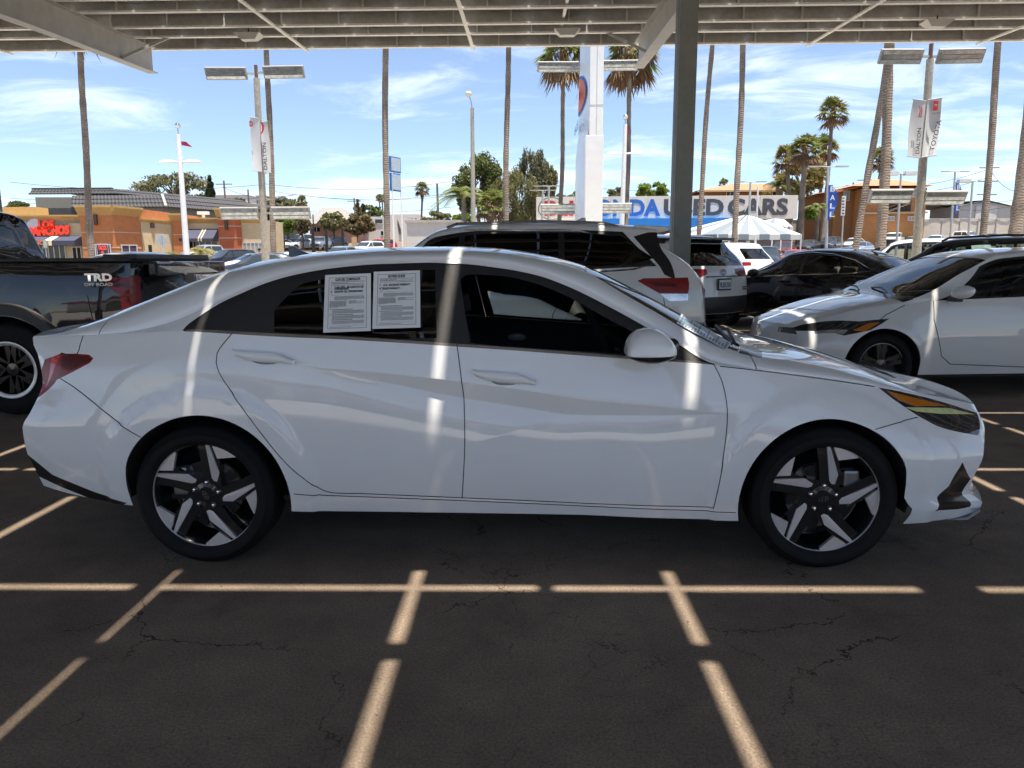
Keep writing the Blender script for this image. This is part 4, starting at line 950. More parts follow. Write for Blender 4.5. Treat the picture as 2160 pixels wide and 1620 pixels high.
        titles = ((('GUIA DEL COMPRADOR', .5, .905, .55, .020), ('COMO ESTA - SIN GARANTIA DEL', .53, .765, .64, .015), ('CONCESIONARIO', .37, .738, .32, .015), ('GARANTIA DEL CONCESIONARIO', .52, .69, .62, .015)) if lang == 'es' else
                  (('BUYERS GUIDE', .5, .905, .36, .020), ('AS IS - NO DEALER WARRANTY', .50, .752, .58, .016), ('DEALER WARRANTY', .38, .69, .38, .016)))
        for tx, a, b_, w, s in titles: put_text('title', tx, s, at(a, b_), ax, ay, M_INK, t, lift=.0012, bold=.0006, width=w*W)
    q = surf([(1437, 662), (1541, 724), (1531, 739), (1426, 683)], .006); nrm = (q[1]-q[0]).cross(q[3]-q[0]).normalized(); nrm = nrm if nrm.z > 0 else -nrm
    t = thing('window_sticker', 'pale printed price sheet lying along the lower edge of the windshield', 'sticker', sum(q, Vector())/4)
    mb = MB(); mb.quad(*[p+nrm*.003 for p in q]); mb.build('sheet', mat('sticker_paper', (.55, .60, .66), .35, vary=.1, scale=30), t)
    ink = MB()
    for k in range(16):
        a0 = .04+.06*k; e0 = q[3].lerp(q[2], a0); e1 = q[0].lerp(q[1], a0); e2 = q[3].lerp(q[2], a0+.028); e3 = q[0].lerp(q[1], a0+.028)
        lo, hi = (.08, .42) if k % 3 else (.1, .88); ink.quad(e0.lerp(e1, lo)+nrm*.0045, e2.lerp(e3, lo)+nrm*.0045, e2.lerp(e3, hi)+nrm*.0045, e0.lerp(e1, hi)+nrm*.0045)
    ink.build('print', mat('blue_grey_ink', (.16, .19, .26), .5, vary=0), t)
def hero_wheel(root, c, sg, rot):
    wh = bpy.data.objects.new('wheel', None); COL.objects.link(wh); wh.parent = root
    Rm, Rt, W = .2440, .3165, .225; n = 72
    local(tyre_mb(Rt, W, Rm*.985, c, sg, n), 'tyre', M_TYRE, wh, True)
    M_ = Matrix(((1, 0, 0), (0, 0, sg), (0, 1, 0))); h = W/2
    mb = MB(); mb.lathe([(Rm*.965, h*.70), (Rm*.93, h*.60), (Rm*.90, h*.2), (Rm*.88, -h*.6), (Rm*.86, -h*.62), (0, -h*.62)], c, n, M_, cap=False); rim = local(mb, 'rim', M_RIMBLK, wh, True)
    ring = MB(); ring.lathe([(Rm, h*.74), (Rm*.985, h*.78), (Rm*.962, h*.765), (Rm*.955, h*.70), (Rm*.99, h*.66)], c, n, M_, close=True); local(ring, 'rim_edge', M_RIMSIL, rim, True)
    yf = h*.74
    def tr(p, k):
        a = rot+math.pi*2*k/5; q = (p[0]*Rm, p[1]*Rm); ca, sa = math.cos(a), math.sin(a); return (q[0]*ca-q[1]*sa, q[0]*sa+q[1]*ca)
    arc = [(math.sin(t)*.965, math.cos(t)*.965) for t in np.linspace(R(39.5), R(10.3), 8)]
    for k in range(5):
        # dark spoke behind, silver blade and edge patch in front; each facet slightly tilted
        sp = [(-.10, .93), (.06, .955), (.16, .93), (.30, .62), (.27, .40), (.30, .16), (.16, .02), (-.10, .05), (-.05, .30), (-.06, .62)]
        f = face_plate([tr(p, k) for p in sp], c, sg, yf-.016, .05); local(f, 'spoke', M_RIMBLK, rim)
        f = face_plate([tr(p, k) for p in ((.060, .966), (.120, .945), (.270, .42), (.165, .09), (.118, .30))], c, sg, yf-.004, .02); V = f.v
        f.v = [(v[0], v[1]-sg*.018*(1-min(1, math.hypot(v[0]-c[0], v[2]-c[2])/Rm)), v[2]) for v in V]; local(f, 'spoke_blade', M_RIMSIL, rim)
        f = face_plate([tr(p, k) for p in [(.178, .945), (.262, .69), (.60, .715)]+arc], c, sg, yf-.006, .018); local(f, 'rim_facet', M_RIMSIL, rim)
        f = face_plate([tr(p, k) for p in ((-.30, .55), (-.10, .60), (-.06, .18), (-.16, .12))], c, sg, yf-.040, .02); local(f, 'spoke_web', M_RIMBLK, rim)
    hub = MB(); hub.lathe([(0, yf-.006), (.033, yf-.007), (.036, yf-.012), (.075, yf-.020), (.085, yf-.05)], c, 36, M_); local(hub, 'hub', M_RIMBLK, rim, True)
    for k in range(5):
        lg = MB(); a = rot+R(90-5)+2*math.pi*k/5; lg.lathe([(0, yf-.004), (.007, yf-.006), (.0095, yf-.012), (.0095, yf-.03)], (c[0]+.057*math.cos(a), c[1], c[2]+.057*math.sin(a)), 8, M_)
        local(lg, 'lug_nut', M_CHROME, rim, True)
    # oval emblem with slanted letter on the cap
    em = MB(); yy = c[1]+sg*(yf-.003); a, b_ = .022, .0115
    ea = rot*0+(R(-62) if abs(rot) < .01 else R(12))
    for i in range(28):
        t0, t1 = 2*math.pi*i/28, 2*math.pi*(i+1)/28; V = []
        for t, s in ((t0, 1), (t1, 1), (t1, .84), (t0, .84)): V.append((a*s*math.cos(t), b_*s*math.sin(t)))
        em.quad(*[(c[0]+p[0]*math.cos(ea)-p[1]*math.sin(ea), yy, c[2]+p[0]*math.sin(ea)+p[1]*math.cos(ea)) for p in V])
    for V in ([(-.012, -.007), (-.008, -.0075), (-.002, .0085), (-.006, .008)], [(.004, -.0085), (.008, -.008), (.013, .0065), (.009, .0075)], [(-.007, -.001), (.008, .0035), (.009, .0015), (-.006, -.003)]):
        em.quad(*[(c[0]+p[0]*math.cos(ea)-p[1]*math.sin(ea), yy, c[2]+p[0]*math.sin(ea)+p[1]*math.cos(ea)) for p in V])
    local(em, 'emblem', M_CHROME, rim)
    br = MB(); br.lathe([(.055, -.012), (.145, -.012), (.145, -.032), (.055, -.032)], (c[0], c[1]+sg*.03, c[2]), 40, M_, close=True); local(br, 'brake_disc', M_BRAKE, wh, True)
    ca = MB(); a0 = R(20 if c[0] > 0 else 160)
    ca.box((c[0]+.135*math.cos(a0), c[1]+sg*.02, c[2]+.10*math.sin(a0)+.02), (.07, .06, .13)); local(ca, 'brake_caliper', M_RIMGRY, wh, bevel=.012)
build_hero()
# ------------------------------------------------------------------ the other vehicles near by
def shift(T, dz=0.0): return T
RAKE = [1.0]; BELT = [0.0]
def car_tables(L_, wb, h, w, kind):
    """section tables for a plain modern car; wheels at +-wb/2, x forward"""
    fo = {'sedan': .90, 'hatch': .93, 'suv': .93, 'pickup': .92}[kind]; xf = wb/2+fo-0.20; xr = -(L_-wb/2-fo)+0.16; W = w/2
    if kind == 'sedan':
        T = dict(zbot=[(xr, .34), (-1.7, .27), (0, .23), (1.7, .21), (xf, .24)],
                 zbelt=[(xr, .98), (-1.6, 1.03), (-.8, 1.0), (0, .97), (.9, .92), (1.2, .87), (1.7, .78), (xf, .68)],
                 zrail=[(xr, .981), (-1.85, 1.025), (-1.5, 1.09), (-1.15, 1.22), (-.8, h-.10), (-.3, h-.07), (.15, h-.11), (.5, 1.15), (.95, .93), (1.2, .871), (1.7, .781), (xf, .681)],
                 ztop=[(xr-.2, .98), (xr, 1.05), (-1.75, 1.12), (-1.3, 1.30), (-.8, h-.02), (-.3, h), (.15, h-.04), (.55, 1.24), (.9, 1.07), (1.15, .97), (1.5, .91), (1.9, .80), (xf+.2, .66)],
                 wmax=[(xr, W-.12), (xr+.35, W-.03), (-1, W), (1, W), (xf-.35, W-.03), (xf, W-.12)],
                 wbelt=[(xr, W-.26), (-1.6, W-.11), (-.8, W-.05), (.7, W-.05), (1.1, W-.08), (1.6, W-.15), (xf, W-.30)],
                 wrail=[(xr, W-.265), (-1.6, W-.15), (-1.1, W-.24), (-.5, W-.31), (.1, W-.31), (.5, W-.22), (.95, W-.07), (1.15, W-.085), (1.6, W-.155), (xf, W-.305)])
        tail = [(.3, .05), (.5, -.01), (.75, .03), (.97, -.02), (1.1, -.02)]
    elif kind == 'hatch':
        T = dict(zbot=[(xr, .36), (-1.6, .27), (0, .22), (1.6, .21), (xf, .25)],
                 zbelt=[(xr, 1.06), (-1.3, 1.02), (-.5, .98), (.3, .95), (.9, .93), (1.2, .885), (1.7, .80), (xf, .66)],
                 zrail=[(xr, 1.20), (-1.6, 1.30), (-1.1, h-.10), (-.4, h-.065), (.1, h-.10), (.5, 1.19), (.95, .97), (1.2, .89), (1.7, .801), (xf, .661)],
                 ztop=[(xr-.1, h-.13), (-1.6, h-.06), (-1.0, h-.01), (-.4, h), (.1, h-.035), (.5, 1.28), (.9, 1.10), (1.15, .985), (1.5, .92), (1.85, .82), (xf+.2, .67)],
                 wmax=[(xr, W-.08), (xr+.35, W-.02), (-1, W), (1, W), (xf-.35, W-.03), (xf, W-.12)],
                 wbelt=[(xr, W-.16), (-1.3, W-.08), (-.5, W-.05), (.7, W-.05), (1.1, W-.08), (1.6, W-.14), (xf, W-.28)],
                 wrail=[(xr, W-.26), (-1.3, W-.27), (-.5, W-.29), (.1, W-.29), (.5, W-.20), (.95, W-.07), (1.15, W-.085), (1.6, W-.145), (xf, W-.285)])
        tail = [(.3, .05), (.5, 0), (.9, .02), (1.05, .08), (1.4, .45)]
    elif kind == 'suv':
        hb = h-1.70
        T = dict(zbot=[(xr, .38), (-1.7, .30), (0, .26), (1.7, .27), (xf, .30)],
                 zbelt=[(xr, 1.15+hb+1.3*BELT[0]), (-1.2, 1.12+hb+BELT[0]), (-.4, 1.08+hb+.9*BELT[0]), (.4, 1.06+hb+.7*BELT[0]), (.9, 1.04+hb+.3*BELT[0]), (1.25, 1.01+hb), (1.7, .95+hb), (xf, .82+hb)],
                 zrail=[(xr, h-.19), (-1.6, h-.11), (-.8, h-.08), (-.2, h-.09), (.25, h-.15), (.6, 1.30+hb), (1.0, 1.09+hb), (1.25, 1.011+hb), (1.7, .951+hb), (xf, .821+hb)],
                 ztop=[(xr-.1, h-.10), (-1.6, h-.03), (-.8, h), (-.2, h-.01), (.2, h-.06), (.6, 1.41+hb), (.95, 1.21+hb), (1.2, 1.10+hb), (1.5, 1.06+hb), (1.9, .99+hb), (xf+.2, .84+hb)],
                 wmax=[(xr, W-.09), (xr+.35, W-.02), (-1, W), (1, W), (xf-.35, W-.03), (xf, W-.12)],
                 wbelt=[(xr, W-.14), (-1.3, W-.06), (-.5, W-.05), (.7, W-.05), (1.1, W-.08), (1.6, W-.13), (xf, W-.25)],
                 wrail=[(xr, W-.27), (-1.3, W-.24), (-.5, W-.25), (.2, W-.25), (.6, W-.17), (1.0, W-.07), (1.2, W-.085), (1.6, W-.135), (xf, W-.255)])
        rk = RAKE[0]; tail = [(.3, .05), (.5, -.02), (.8, .0), (1.05, .03), (1.2+hb, .10*rk), (h-.15, .42*rk), (h, .46*rk)]
    else:                                             # crew-cab pickup
        r = h-.57; T = dict(zbot=[(xr, .50), (-1.7, .45), (0, .40), (1.7, .40), (xf, .42)],
                 zbelt=[(xr, r), (-1.05, r), (-.8, r-.01), (.4, r-.03), (1.1, r-.05), (1.4, r-.07), (xf, r-.16)],
                 zrail=[(xr, r+.001), (-1.02, r+.001), (-.96, r+.03), (-.80, h-.13), (-.65, h-.09), (.3, h-.09), (.75, h-.14), (1.4, r-.045), (1.5, r-.075), (xf, r-.159)],
                 ztop=[(xr-.1, r+.012), (-1.04, r+.012), (-.96, r+.06), (-.80, h-.05), (-.6, h-.01), (.3, h), (.72, h-.06), (1.3, r+.06), (1.45, r+.02), (xf-.1, r-.03), (xf+.15, r-.10)],
                 wmax=[(xr, W-.05), (xr+.3, W-.02), (-1, W), (1, W), (xf-.35, W-.03), (xf, W-.12)],
                 wbelt=[(xr, W-.08), (-1, W-.05), (1, W-.06), (xf-.3, W-.12), (xf, W-.2)],
                 wrail=[(xr, W-.082), (-1.04, W-.055), (-.8, W-.20), (.3, W-.22), (.8, W-.18), (1.4, W-.08), (xf-.3, W-.125), (xf, W-.205)])
        tail = [(.4, .03), (.6, -.03), (.9, 0), (1.3, 0)]
    nose = [(.2, -.04), (.35, .02), (.5, .02), (.62, .0), (.8, -.05), (1.0, -.12), (1.2, -.16)]
    ra = {'sedan': .36, 'hatch': .36, 'suv': .40, 'pickup': .47}[kind]; hz = ra-.05
    return T, xr, xf, [(-wb/2, hz, ra), (wb/2, hz, ra)], nose, tail
def dom(pts): return [np.array(p, float) for p in pts]
def vehicle(name, label, cat, loc, head, pm, L_, wb, h, w, kind, step=0.06, group=None, wins=None, ws=None, rearw=None, extra=(), extra_hi=(), seams=(), cap_r=(), cap_f=(), rim=None, dark_wheel=False, spokes=5, seats=True, gl=None, gl_rear=None, liner=True, n=28, tyre_r=None, both=None, twin=True, seam_w=0.004):
    T, xr, xf, arches, nose, tail = car_tables(L_, wb, h, w, kind)
    b = Body(T, xr, xf, .16, .20, arches, nose, tail, sq=2.5, rise=(1.0, .55 if kind in ('suv', 'hatch', 'pickup') else 1.0))
    root = thing(name, label, cat, loc, head, group); gl = gl or G_MID; gl_rear = gl_rear or G_DARK
    regs = []
    for nm, pl in extra: regs.append((nm, b.side(pl, 0, 0.72) if nm.startswith('s:') is False and pl[0][1] > 0.0 and len(pl[0]) == 2 and nm not in ('dom',) else pl))
    for nm, pl in extra_hi: regs.append((nm, b.side(pl, 0.55, 1.25)))
    for i, wq in enumerate(wins): regs.append(('side_window:%d' % i, dom(wq)))
    x0 = min(p[0] for wq in wins for p in wq)-.03; x1 = max(p[0] for wq in wins for p in wq)+.05
    tops = [(p[0], p[1]) for wq in wins for p in wq if p[1] > .9]
    tr = [(x0, .705), (x1, .705)]+[(min(max(t[0] for t in tops)+.04, x1), 1.085), (min(t[0] for t in tops)-.03, 1.085)]
    regs.append(('window_trim', dom(tr)))
    if ws: regs.append(('windshield', dom([(ws[0], 1.16), (ws[1], 1.16), (ws[1]+.06, 1.5), (ws[1]+.08, 1.9), (ws[0]+.08, 1.9), (ws[0]+.05, 1.5)]))); regs.append(('cowl', dom([(ws[1]-.02, 1.13), (ws[1]+.08, 1.14), (ws[1]+.14, 1.5), (ws[1]+.16, 1.9), (ws[1]+.08, 1.9), (ws[1]+.06, 1.5)])))
    if rearw: regs.append(('rear_window', dom([(rearw[0], 1.30), (rearw[1], 1.28), (rearw[1]+.05, 1.9), (rearw[0]+.05, 1.9)])))
    sm = [b.side(s, 0, .705) for s in seams]
    half = shell_parts(b, regs, sm, None, step=step, seam_w=seam_w)
    P, Tt, lab = half; c = P[Tt].mean(1); lb = lab.astype(str); d = lb == 'body'
    if ws:
        lab[d & (c[:, 0] > ws[1]+.05) & (np.abs(c[:, 1]) < w/2-.17)] = 'hood'
        lab[(lab.astype(str) == 'body') & (c[:, 2] > h-.16)] = 'roof'
    capf = cap_parts(b, True, list(cap_f) or [('grille', [(-.55, .45), (.55, .45), (.5, .66 if kind in ('sedan', 'hatch') else .85), (-.5, .66 if kind in ('sedan', 'hatch') else .85)])], step=.07)
    capr = cap_parts(b, False, list(cap_r), step=.07)
    mats = {'body': pm, 'hood': pm, 'roof': pm, 'tailgate': pm, 'window_trim': M_TRIM, 'windshield': gl, 'cowl': M_TRIM, 'rear_window': gl_rear, 'panel_gap': M_GAP, 'grille': M_TRIM, 'headlight': M_LAMPBLK, 'headlight:amber': M_AMBER, 'headlight:clear': M_LAMPCLR, 'taillight': M_REDLENS, 'taillight:clear': M_LAMPCLR, 'taillight:dark': M_REDDK, 'cladding': M_BLACKPL, 'bumper': M_BLACKPL, 'spoiler_black': M_TRIM, 'tonneau': M_BLACKPL, 'side_glass': M_TRIM}
    for i in range(len(wins)): mats['side_window:%d' % i] = gl if i < 1 else gl_rear
    made = assemble(root, b, half, [capf, capr], mats, both=('hood', 'roof', 'windshield', 'rear_window', 'tailgate', 'body', 'panel_gap', 'cowl', 'grille', 'bumper', 'cladding', 'tonneau'), liner=(xr+.2, ws[1], .03) if (ws and liner) else None)
    for k in list(made):
        if ':' in k and not k.startswith('side_window'):
            base = made.get(k.split(':')[0], [])
            for i, o in enumerate(made[k]):
                o.name = {'amber': 'turn_signal', 'clear': 'clear_lens', 'dark': 'inner_lens'}[k.split(':')[1]]
                if base: o.parent = base[min(i, len(base)-1)]
    rt = tyre_r or (arches[0][1]); car_common(root, b, w/2-.13, rt, rim or rt*.70, .23, dark_wheel, spokes, n, twin); under_tray(root, b, float(b.F['zbot'](0))-.01)
    if seats and ws:
        zc = arches[0][1]+.02
        for y in (-.38, .38): seat_part(root, 'front_seat', ws[0]-.30, y, zc+.10+(.1 if h > 1.6 else 0), .50, .58)
        bb = MB(); bb.box((ws[0]-1.28, 0, zc+.55), (.16, 1.25, .6), M=Matrix.Rotation(R(-18), 3, 'Y')); local(bb, 'rear_bench', M_SEAT, root, bevel=.05)
        dd = MB(); dd.box((ws[1]-.28, 0, float(b.F['zbelt'](ws[1]-.2))-.10), (.42, w-.46, .20)); local(dd, 'dashboard', M_LINER, root, bevel=.05)
    return root, b, made
def mirror_part(root, x, y, z, m, sx=.10, sz=.07):
    for sg in (-1, 1):
        mb = MB(); V = []; F_ = []; nu, nv = 14, 8
        for i in range(nv):
            t = -1+2*i/(nv-1); r_ = max(.05, 1-abs(t)**2.4)**.5
            for j in range(nu):
                a = 2*math.pi*j/nu; V.append((x+sx*r_*math.cos(a)-.02*t, sg*(y+.10)+.105*r_*math.sin(a), z+sz*t))
        for i in range(nv-1):
            for j in range(nu): F_.append((i*nu+j, i*nu+(j+1) % nu, (i+1)*nu+(j+1) % nu, (i+1)*nu+j))
        F_ += [tuple(range(nu-1, -1, -1)), tuple((nv-1)*nu+j for j in range(nu))]
        mb.add(V, F_); o = local(mb, 'door_mirror', m, root, True, sharp=R(70))
        st = MB(); st.box((x+.02, sg*(y+.02), z-sz-.005), (.09, .12, .05)); local(st, 'mirror_base', M_BLACKPL, o, bevel=.01)
def handle_part(root, x, y, z, m, sg, L_=.22):
    mb = MB(); mb.tube([(x-L_/2, sg*(y+.0), z), (x-L_*.3, sg*(y+.035), z+.004), (x+L_*.3, sg*(y+.035), z+.006), (x+L_/2, sg*(y+.0), z+.006)], [.010, .014, .014, .010], 8); local(mb, 'door_handle', m, root, True)
def fin_part(root, x, z, m):
    mb = MB(); mb.add([(x+.10, 0, z), (x-.07, .028, z), (x-.07, -.028, z), (x-.06, 0, z+.06), (x-.02, 0, z+.055)], [(0, 1, 3, 4), (0, 4, 3, 2), (1, 2, 3), (0, 2, 1)]); local(mb, 'roof_antenna', m, root)
def tri_emblem(root, x, y, z, ax, s, m, ay=(0, 0, 1)):
    """ring with two crossed inner ovals"""
    mb = MB(); ax = Vector(ax).normalized(); ay = Vector(ay)
    def oval(a, b_, cx, cy, t=.14):
        for i in range(24):
            t0, t1 = 2*math.pi*i/24, 2*math.pi*(i+1)/24
            mb.quad(*[Vector((x, y, z))+ax*(s*(cx+a*q*math.cos(tt)))+ay*(s*(cy+b_*q*math.sin(tt))) for tt, q in ((t0, 1), (t1, 1), (t1, 1-t), (t0, 1-t))])
    oval(1, .68, 0, 0); oval(.34, .62, 0, -.02, .3); oval(.72, .26, 0, .32, .3); local(mb, 'emblem', m, root)
P_SILVERW = paint('soft_white_paint', (.70, .70, .68)); P_WHITE2 = paint('plain_white_paint', (.74, .75, .74)); P_BLACK = paint('black_paint', (.006, .006, .008)); P_GREY = paint('dark_grey_blue_paint', (.055, .06, .075), True); P_BLUE = paint('deep_blue_paint', (.03, .06, .16), True)
P_LBLUE = paint('pale_blue_grey_paint', (.30, .36, .44), True); P_RED = paint('red_paint', (.42, .015, .02)); P_SILV = paint('silver_paint', (.45, .46, .47), True); P_MAROON = paint('maroon_paint', (.10, .012, .015))
def build_near_cars():
    # --- white three-row SUV behind the sedan
    p = at_y(1468, 610, 7.75)
    RAKE[0] = 1.4; BELT[0] = .075; T0 = car_tables(4.95, 2.85, 1.74, 1.93, 'suv'); xr = T0[1]
    root, b, made = vehicle('white_suv', 'white three-row SUV with dark windows standing right behind the foreground sedan', 'car', (p.x+xr+.02, 8.34, 0), math.pi, P_SILVERW, 4.95, 2.85, 1.74, 1.93, 'suv', step=.045, tyre_r=.37, rim=.24,
        wins=[[(1.02, .72), (.02, .72), (.02, 1.06), (.30, 1.065)], [(-.04, .72), (-.98, .72), (-.98, 1.06), (-.04, 1.06)], [(-1.04, .72), (-1.72, .735), (-1.93, .80), (-1.60, 1.05), (-1.04, 1.06)]], ws=(.32, 1.10), gl=G_DARK,
        extra=[('taillight:clear', [(-1.98, 1.005), (-2.27, 1.00), (-2.27, .935), (-2.08, .93)]), ('taillight:dark', [(-1.86, 1.12), (-2.15, 1.105), (-2.15, 1.07), (-1.95, 1.075)]), ('taillight', [(-1.76, 1.13), (-1.82, 1.155), (-2.27, 1.16), (-2.27, 1.00), (-1.98, 1.005)])],
        seams=[[(.06, 1.09), (.03, .9), (.05, .38)], [(-.98, 1.10), (-1.0, .95), (-.92, .80), (-.90, .4)], [(1.08, 1.04), (1.12, .8), (1.06, .38)], [(-2.02, .96), (-2.05, .78), (-1.86, .62)]],
        extra_hi=[('side_glass', [(-1.735, 1.565), (-1.90, 1.60), (-2.14, 1.14), (-2.03, 1.19)])],
        cap_r=[('rear_window', [(-.66, 1.20), (.66, 1.20), (.58, 1.56), (-.58, 1.56)]), ('taillight', [(.45, 1.02), (.9, 1.0), (.9, 1.16), (.52, 1.15)]), ('taillight', [(-.45, 1.02), (-.9, 1.0), (-.9, 1.16), (-.52, 1.15)]), ('bumper', [(-.8, .39), (.8, .39), (.8, .55), (-.8, .55)])])
    RAKE[0] = 1.0; BELT[0] = 0.0; sp = MB(); zt = 1.655
    prof = [(-1.72, 1.60), (-1.76, 1.685), (-2.06, 1.672), (-2.13, 1.655), (-2.10, 1.625), (-1.96, 1.595)]
    V = [(a, -.64, z) for a, z in prof]+[(a, .64, z) for a, z in prof]; sp.add(V, [tuple(range(5, -1, -1)), tuple(range(6, 12))]+[(i, (i+1) % 6, 6+(i+1) % 6, 6+i) for i in range(6)]); local(sp, 'roof_spoiler', P_SILVERW, root, bevel=.012)
    for sg in (-1, 1):
        rl = MB(); rl.tube([(.15, sg*.63, 1.668), (.05, sg*.645, 1.705), (-.8, sg*.655, 1.725), (-1.45, sg*.64, 1.705), (-1.6, sg*.63, 1.665)], .016, 8); local(rl, 'roof_rail', M_DKCHROME, root, True)
        for x, z in ((.35-.30, 1.0), (-.72, 1.02)): handle_part(root, x, .945, z, P_SILVERW, sg)
        wm = MB(); wm.tube([(1.05, sg*.925, 1.11), (0, sg*.925, 1.165), (-1.0, sg*.925, 1.20), (-1.72, sg*.90, 1.245), (-1.96, sg*.845, 1.30), (-1.68, sg*.75, 1.50), (-1.2, sg*.735, 1.625), (0, sg*.72, 1.64)], .010, 6); local(wm, 'window_moulding', M_CHROME, root, True)
    fin_part(root, -1.25, 1.735, P_SILVERW); mirror_part(root, .92, .93, 1.14, P_SILVERW)
    # --- white hatchback nosing in from the right
    f = at_z(1848, 768, .31)
    root, b, made = vehicle('white_hatchback', 'white hatchback seen from its front corner, parked at the right behind the sedan bonnet', 'car', (f.x+1.32, f.y+.80, 0), math.pi+R(1.0), P_WHITE2, 4.37, 2.64, 1.445, 1.79, 'hatch', step=.04, tyre_r=.312, rim=.225, dark_wheel=True, spokes=5,
        wins=[[(.80, .715), (-.32, .715), (-.32, 1.06), (.10, 1.06), (.30, 1.04)], [(-.38, .715), (-1.28, .715), (-1.30, 1.0), (-.38, 1.06)]], ws=(.26, 1.06), gl=G_MID,
        extra=[('headlight:amber', [(1.37, .728), (1.46, .722), (1.62, .652), (1.52, .640)]), ('headlight:clear', [(1.66, .655), (1.95, .635), (1.95, .61), (1.70, .615)]), ('headlight', [(1.27, .765), (1.55, .735), (2.2, .672), (2.2, .60), (1.70, .60), (1.46, .655)])],
        seams=[[(.86, .93), (.86, .75), (.76, .40), (.66, .32), (-.2, .28)], [(-.34, .97), (-.38, .6), (-.40, .3)], [(1.12, .89), (1.30, .80), (1.38, .735)], [(1.52, .60), (1.36, .49)]],
        cap_f=[('grille', [(-.62, .30), (.62, .30), (.70, .50), (-.70, .50)]), ('headlight', [(.42, .60), (.75, .60), (.75, .67), (.42, .65)]), ('headlight', [(-.42, .60), (-.75, .60), (-.75, .67), (-.42, .65)])])
    mirror_part(root, .68, .90, 1.02, P_WHITE2, .10, .062); fin_part(root, -1.2, 1.43, P_WHITE2)
    for sg in (-1, 1): handle_part(root, -.15, .885, .86, P_WHITE2, sg)
    for y0, y1 in ((-.05, -.60), (.55, -.02)):
        wp = MB(); wp.tube([(1.17, y0, 1.0), (1.08, (y0+y1)/2, 1.035), (1.05, y1, 1.03)], .009, 6); local(wp, 'wiper', M_BLACKPL, root)
    tri_emblem(root, b.xf+.205, 0, .60, (0, 1, 0), .07, M_CHROME)
    # --- angled row under the far edge of the canopy
    hd = R(128); hv = Vector((math.cos(hd), math.sin(hd), 0))
    q = at_y(1527, 600, 12.3)
    T0 = car_tables(4.60, 2.69, 1.70, 1.86, 'suv'); L1 = -T0[1]+.16
    pos = Vector((q.x, q.y, 0))+hv*L1; pos.z = ground_z(pos.y)
    root, b, made = vehicle('white_crossover', 'white crossover with black roof seen from behind, license plate toward us, beyond the column', 'car', pos, hd, P_WHITE2, 4.60, 2.69, 1.70, 1.86, 'suv', step=.05, tyre_r=.36, rim=.24, dark_wheel=True,
        wins=[[(1.0, .72), (.0, .72), (.0, 1.06), (.30, 1.065)], [(-.06, .72), (-.95, .72), (-.95, 1.06), (-.06, 1.06)], [(-1.0, .73), (-1.45, .76), (-1.35, 1.05), (-1.0, 1.06)]], ws=(.32, 1.10),
        extra=[('cladding', [(-2.2, .62), (-1.8, .62), (-1.8, .40), (-2.2, .40)]), ('taillight', [(-1.70, 1.13), (-2.2, 1.11), (-2.2, .98), (-1.9, .99)])], seams=[[(-.97, 1.1), (-.92, .8), (-.90, .4)], [(.04, 1.08), (.02, .4)]],
        cap_r=[('rear_window', [(-.70, 1.16), (.70, 1.16), (.62, 1.52), (-.62, 1.52)]), ('taillight', [(.36, 1.03), (.5, .98), (.95, .96), (.95, 1.13), (.36, 1.11)]), ('taillight', [(-.36, 1.03), (-.5, .98), (-.95, .96), (-.95, 1.13), (-.36, 1.11)]), ('bumper', [(-.9, .385), (.9, .385), (.9, .66), (-.9, .66)]), ('spoiler_black', [(-.63, 1.53), (.63, 1.53), (.6, 1.66), (-.6, 1.66)])])
    for o in made.get('roof', []): o.data.materials.clear(); o.data.materials.append(P_BLACK)
    xr = b.xr; sp = MB(); sp.box((xr+.27, 0, 1.60), (.30, 1.24, .05)); local(sp, 'roof_spoiler', P_BLACK, root, bevel=.02); fin_part(root, xr+.75, 1.685, P_WHITE2)
    xe = xr-.16
    def rear_x(y, z): qq = y/(1.86/2-.09); return xr-.16*(1-qq*qq)+float(b.tail(z))
    tri_emblem(root, rear_x(0, 1.055)-.012, 0, 1.055, (0, -1, 0), .075, M_TRIM)
    gp = MB(); gp.box((rear_x(0, .97)-.008, 0, .99), (.03, .85, .014)); local(gp, 'tailgate_trim', M_TRIM, root)
    pl = MB(); pl.box((rear_x(0, .86)-.018, 0, .86), (.02, .345, .195)); plo = local(pl, 'license_plate', M_TRIM, root, bevel=.01)
    pf = MB(); pf.box((rear_x(0, .86)-.030, 0, .86), (.006, .30, .145)); local(pf, 'plate_face', mat('plate_white', (.72, .74, .76), .5, vary=.03), plo)
    M_PLTX = mat('plate_dark_blue', (.03, .04, .10), .6, vary=0)
    me = text_mesh('9LEK350', .11, bold=.003, width=.27); me.transform(Matrix(((0, 0, -1, rear_x(0, .86)-.0345), (-1, 0, 0, 0), (0, 1, 0, .852), (0, 0, 0, 1)))); link_mesh_local('plate_number', me, M_PLTX, plo)
    for k, (yy, zz) in enumerate(((-.66, .80), (-.66, .765))):
        bd = MB(); bd.box((rear_x(-.66, zz)-.006, yy, zz), (.012, .13, .02)); local(bd, 'badge', M_TRIM, root)
    # black sedan
    pos = Vector((5.40, 14.0, ground_z(14)))
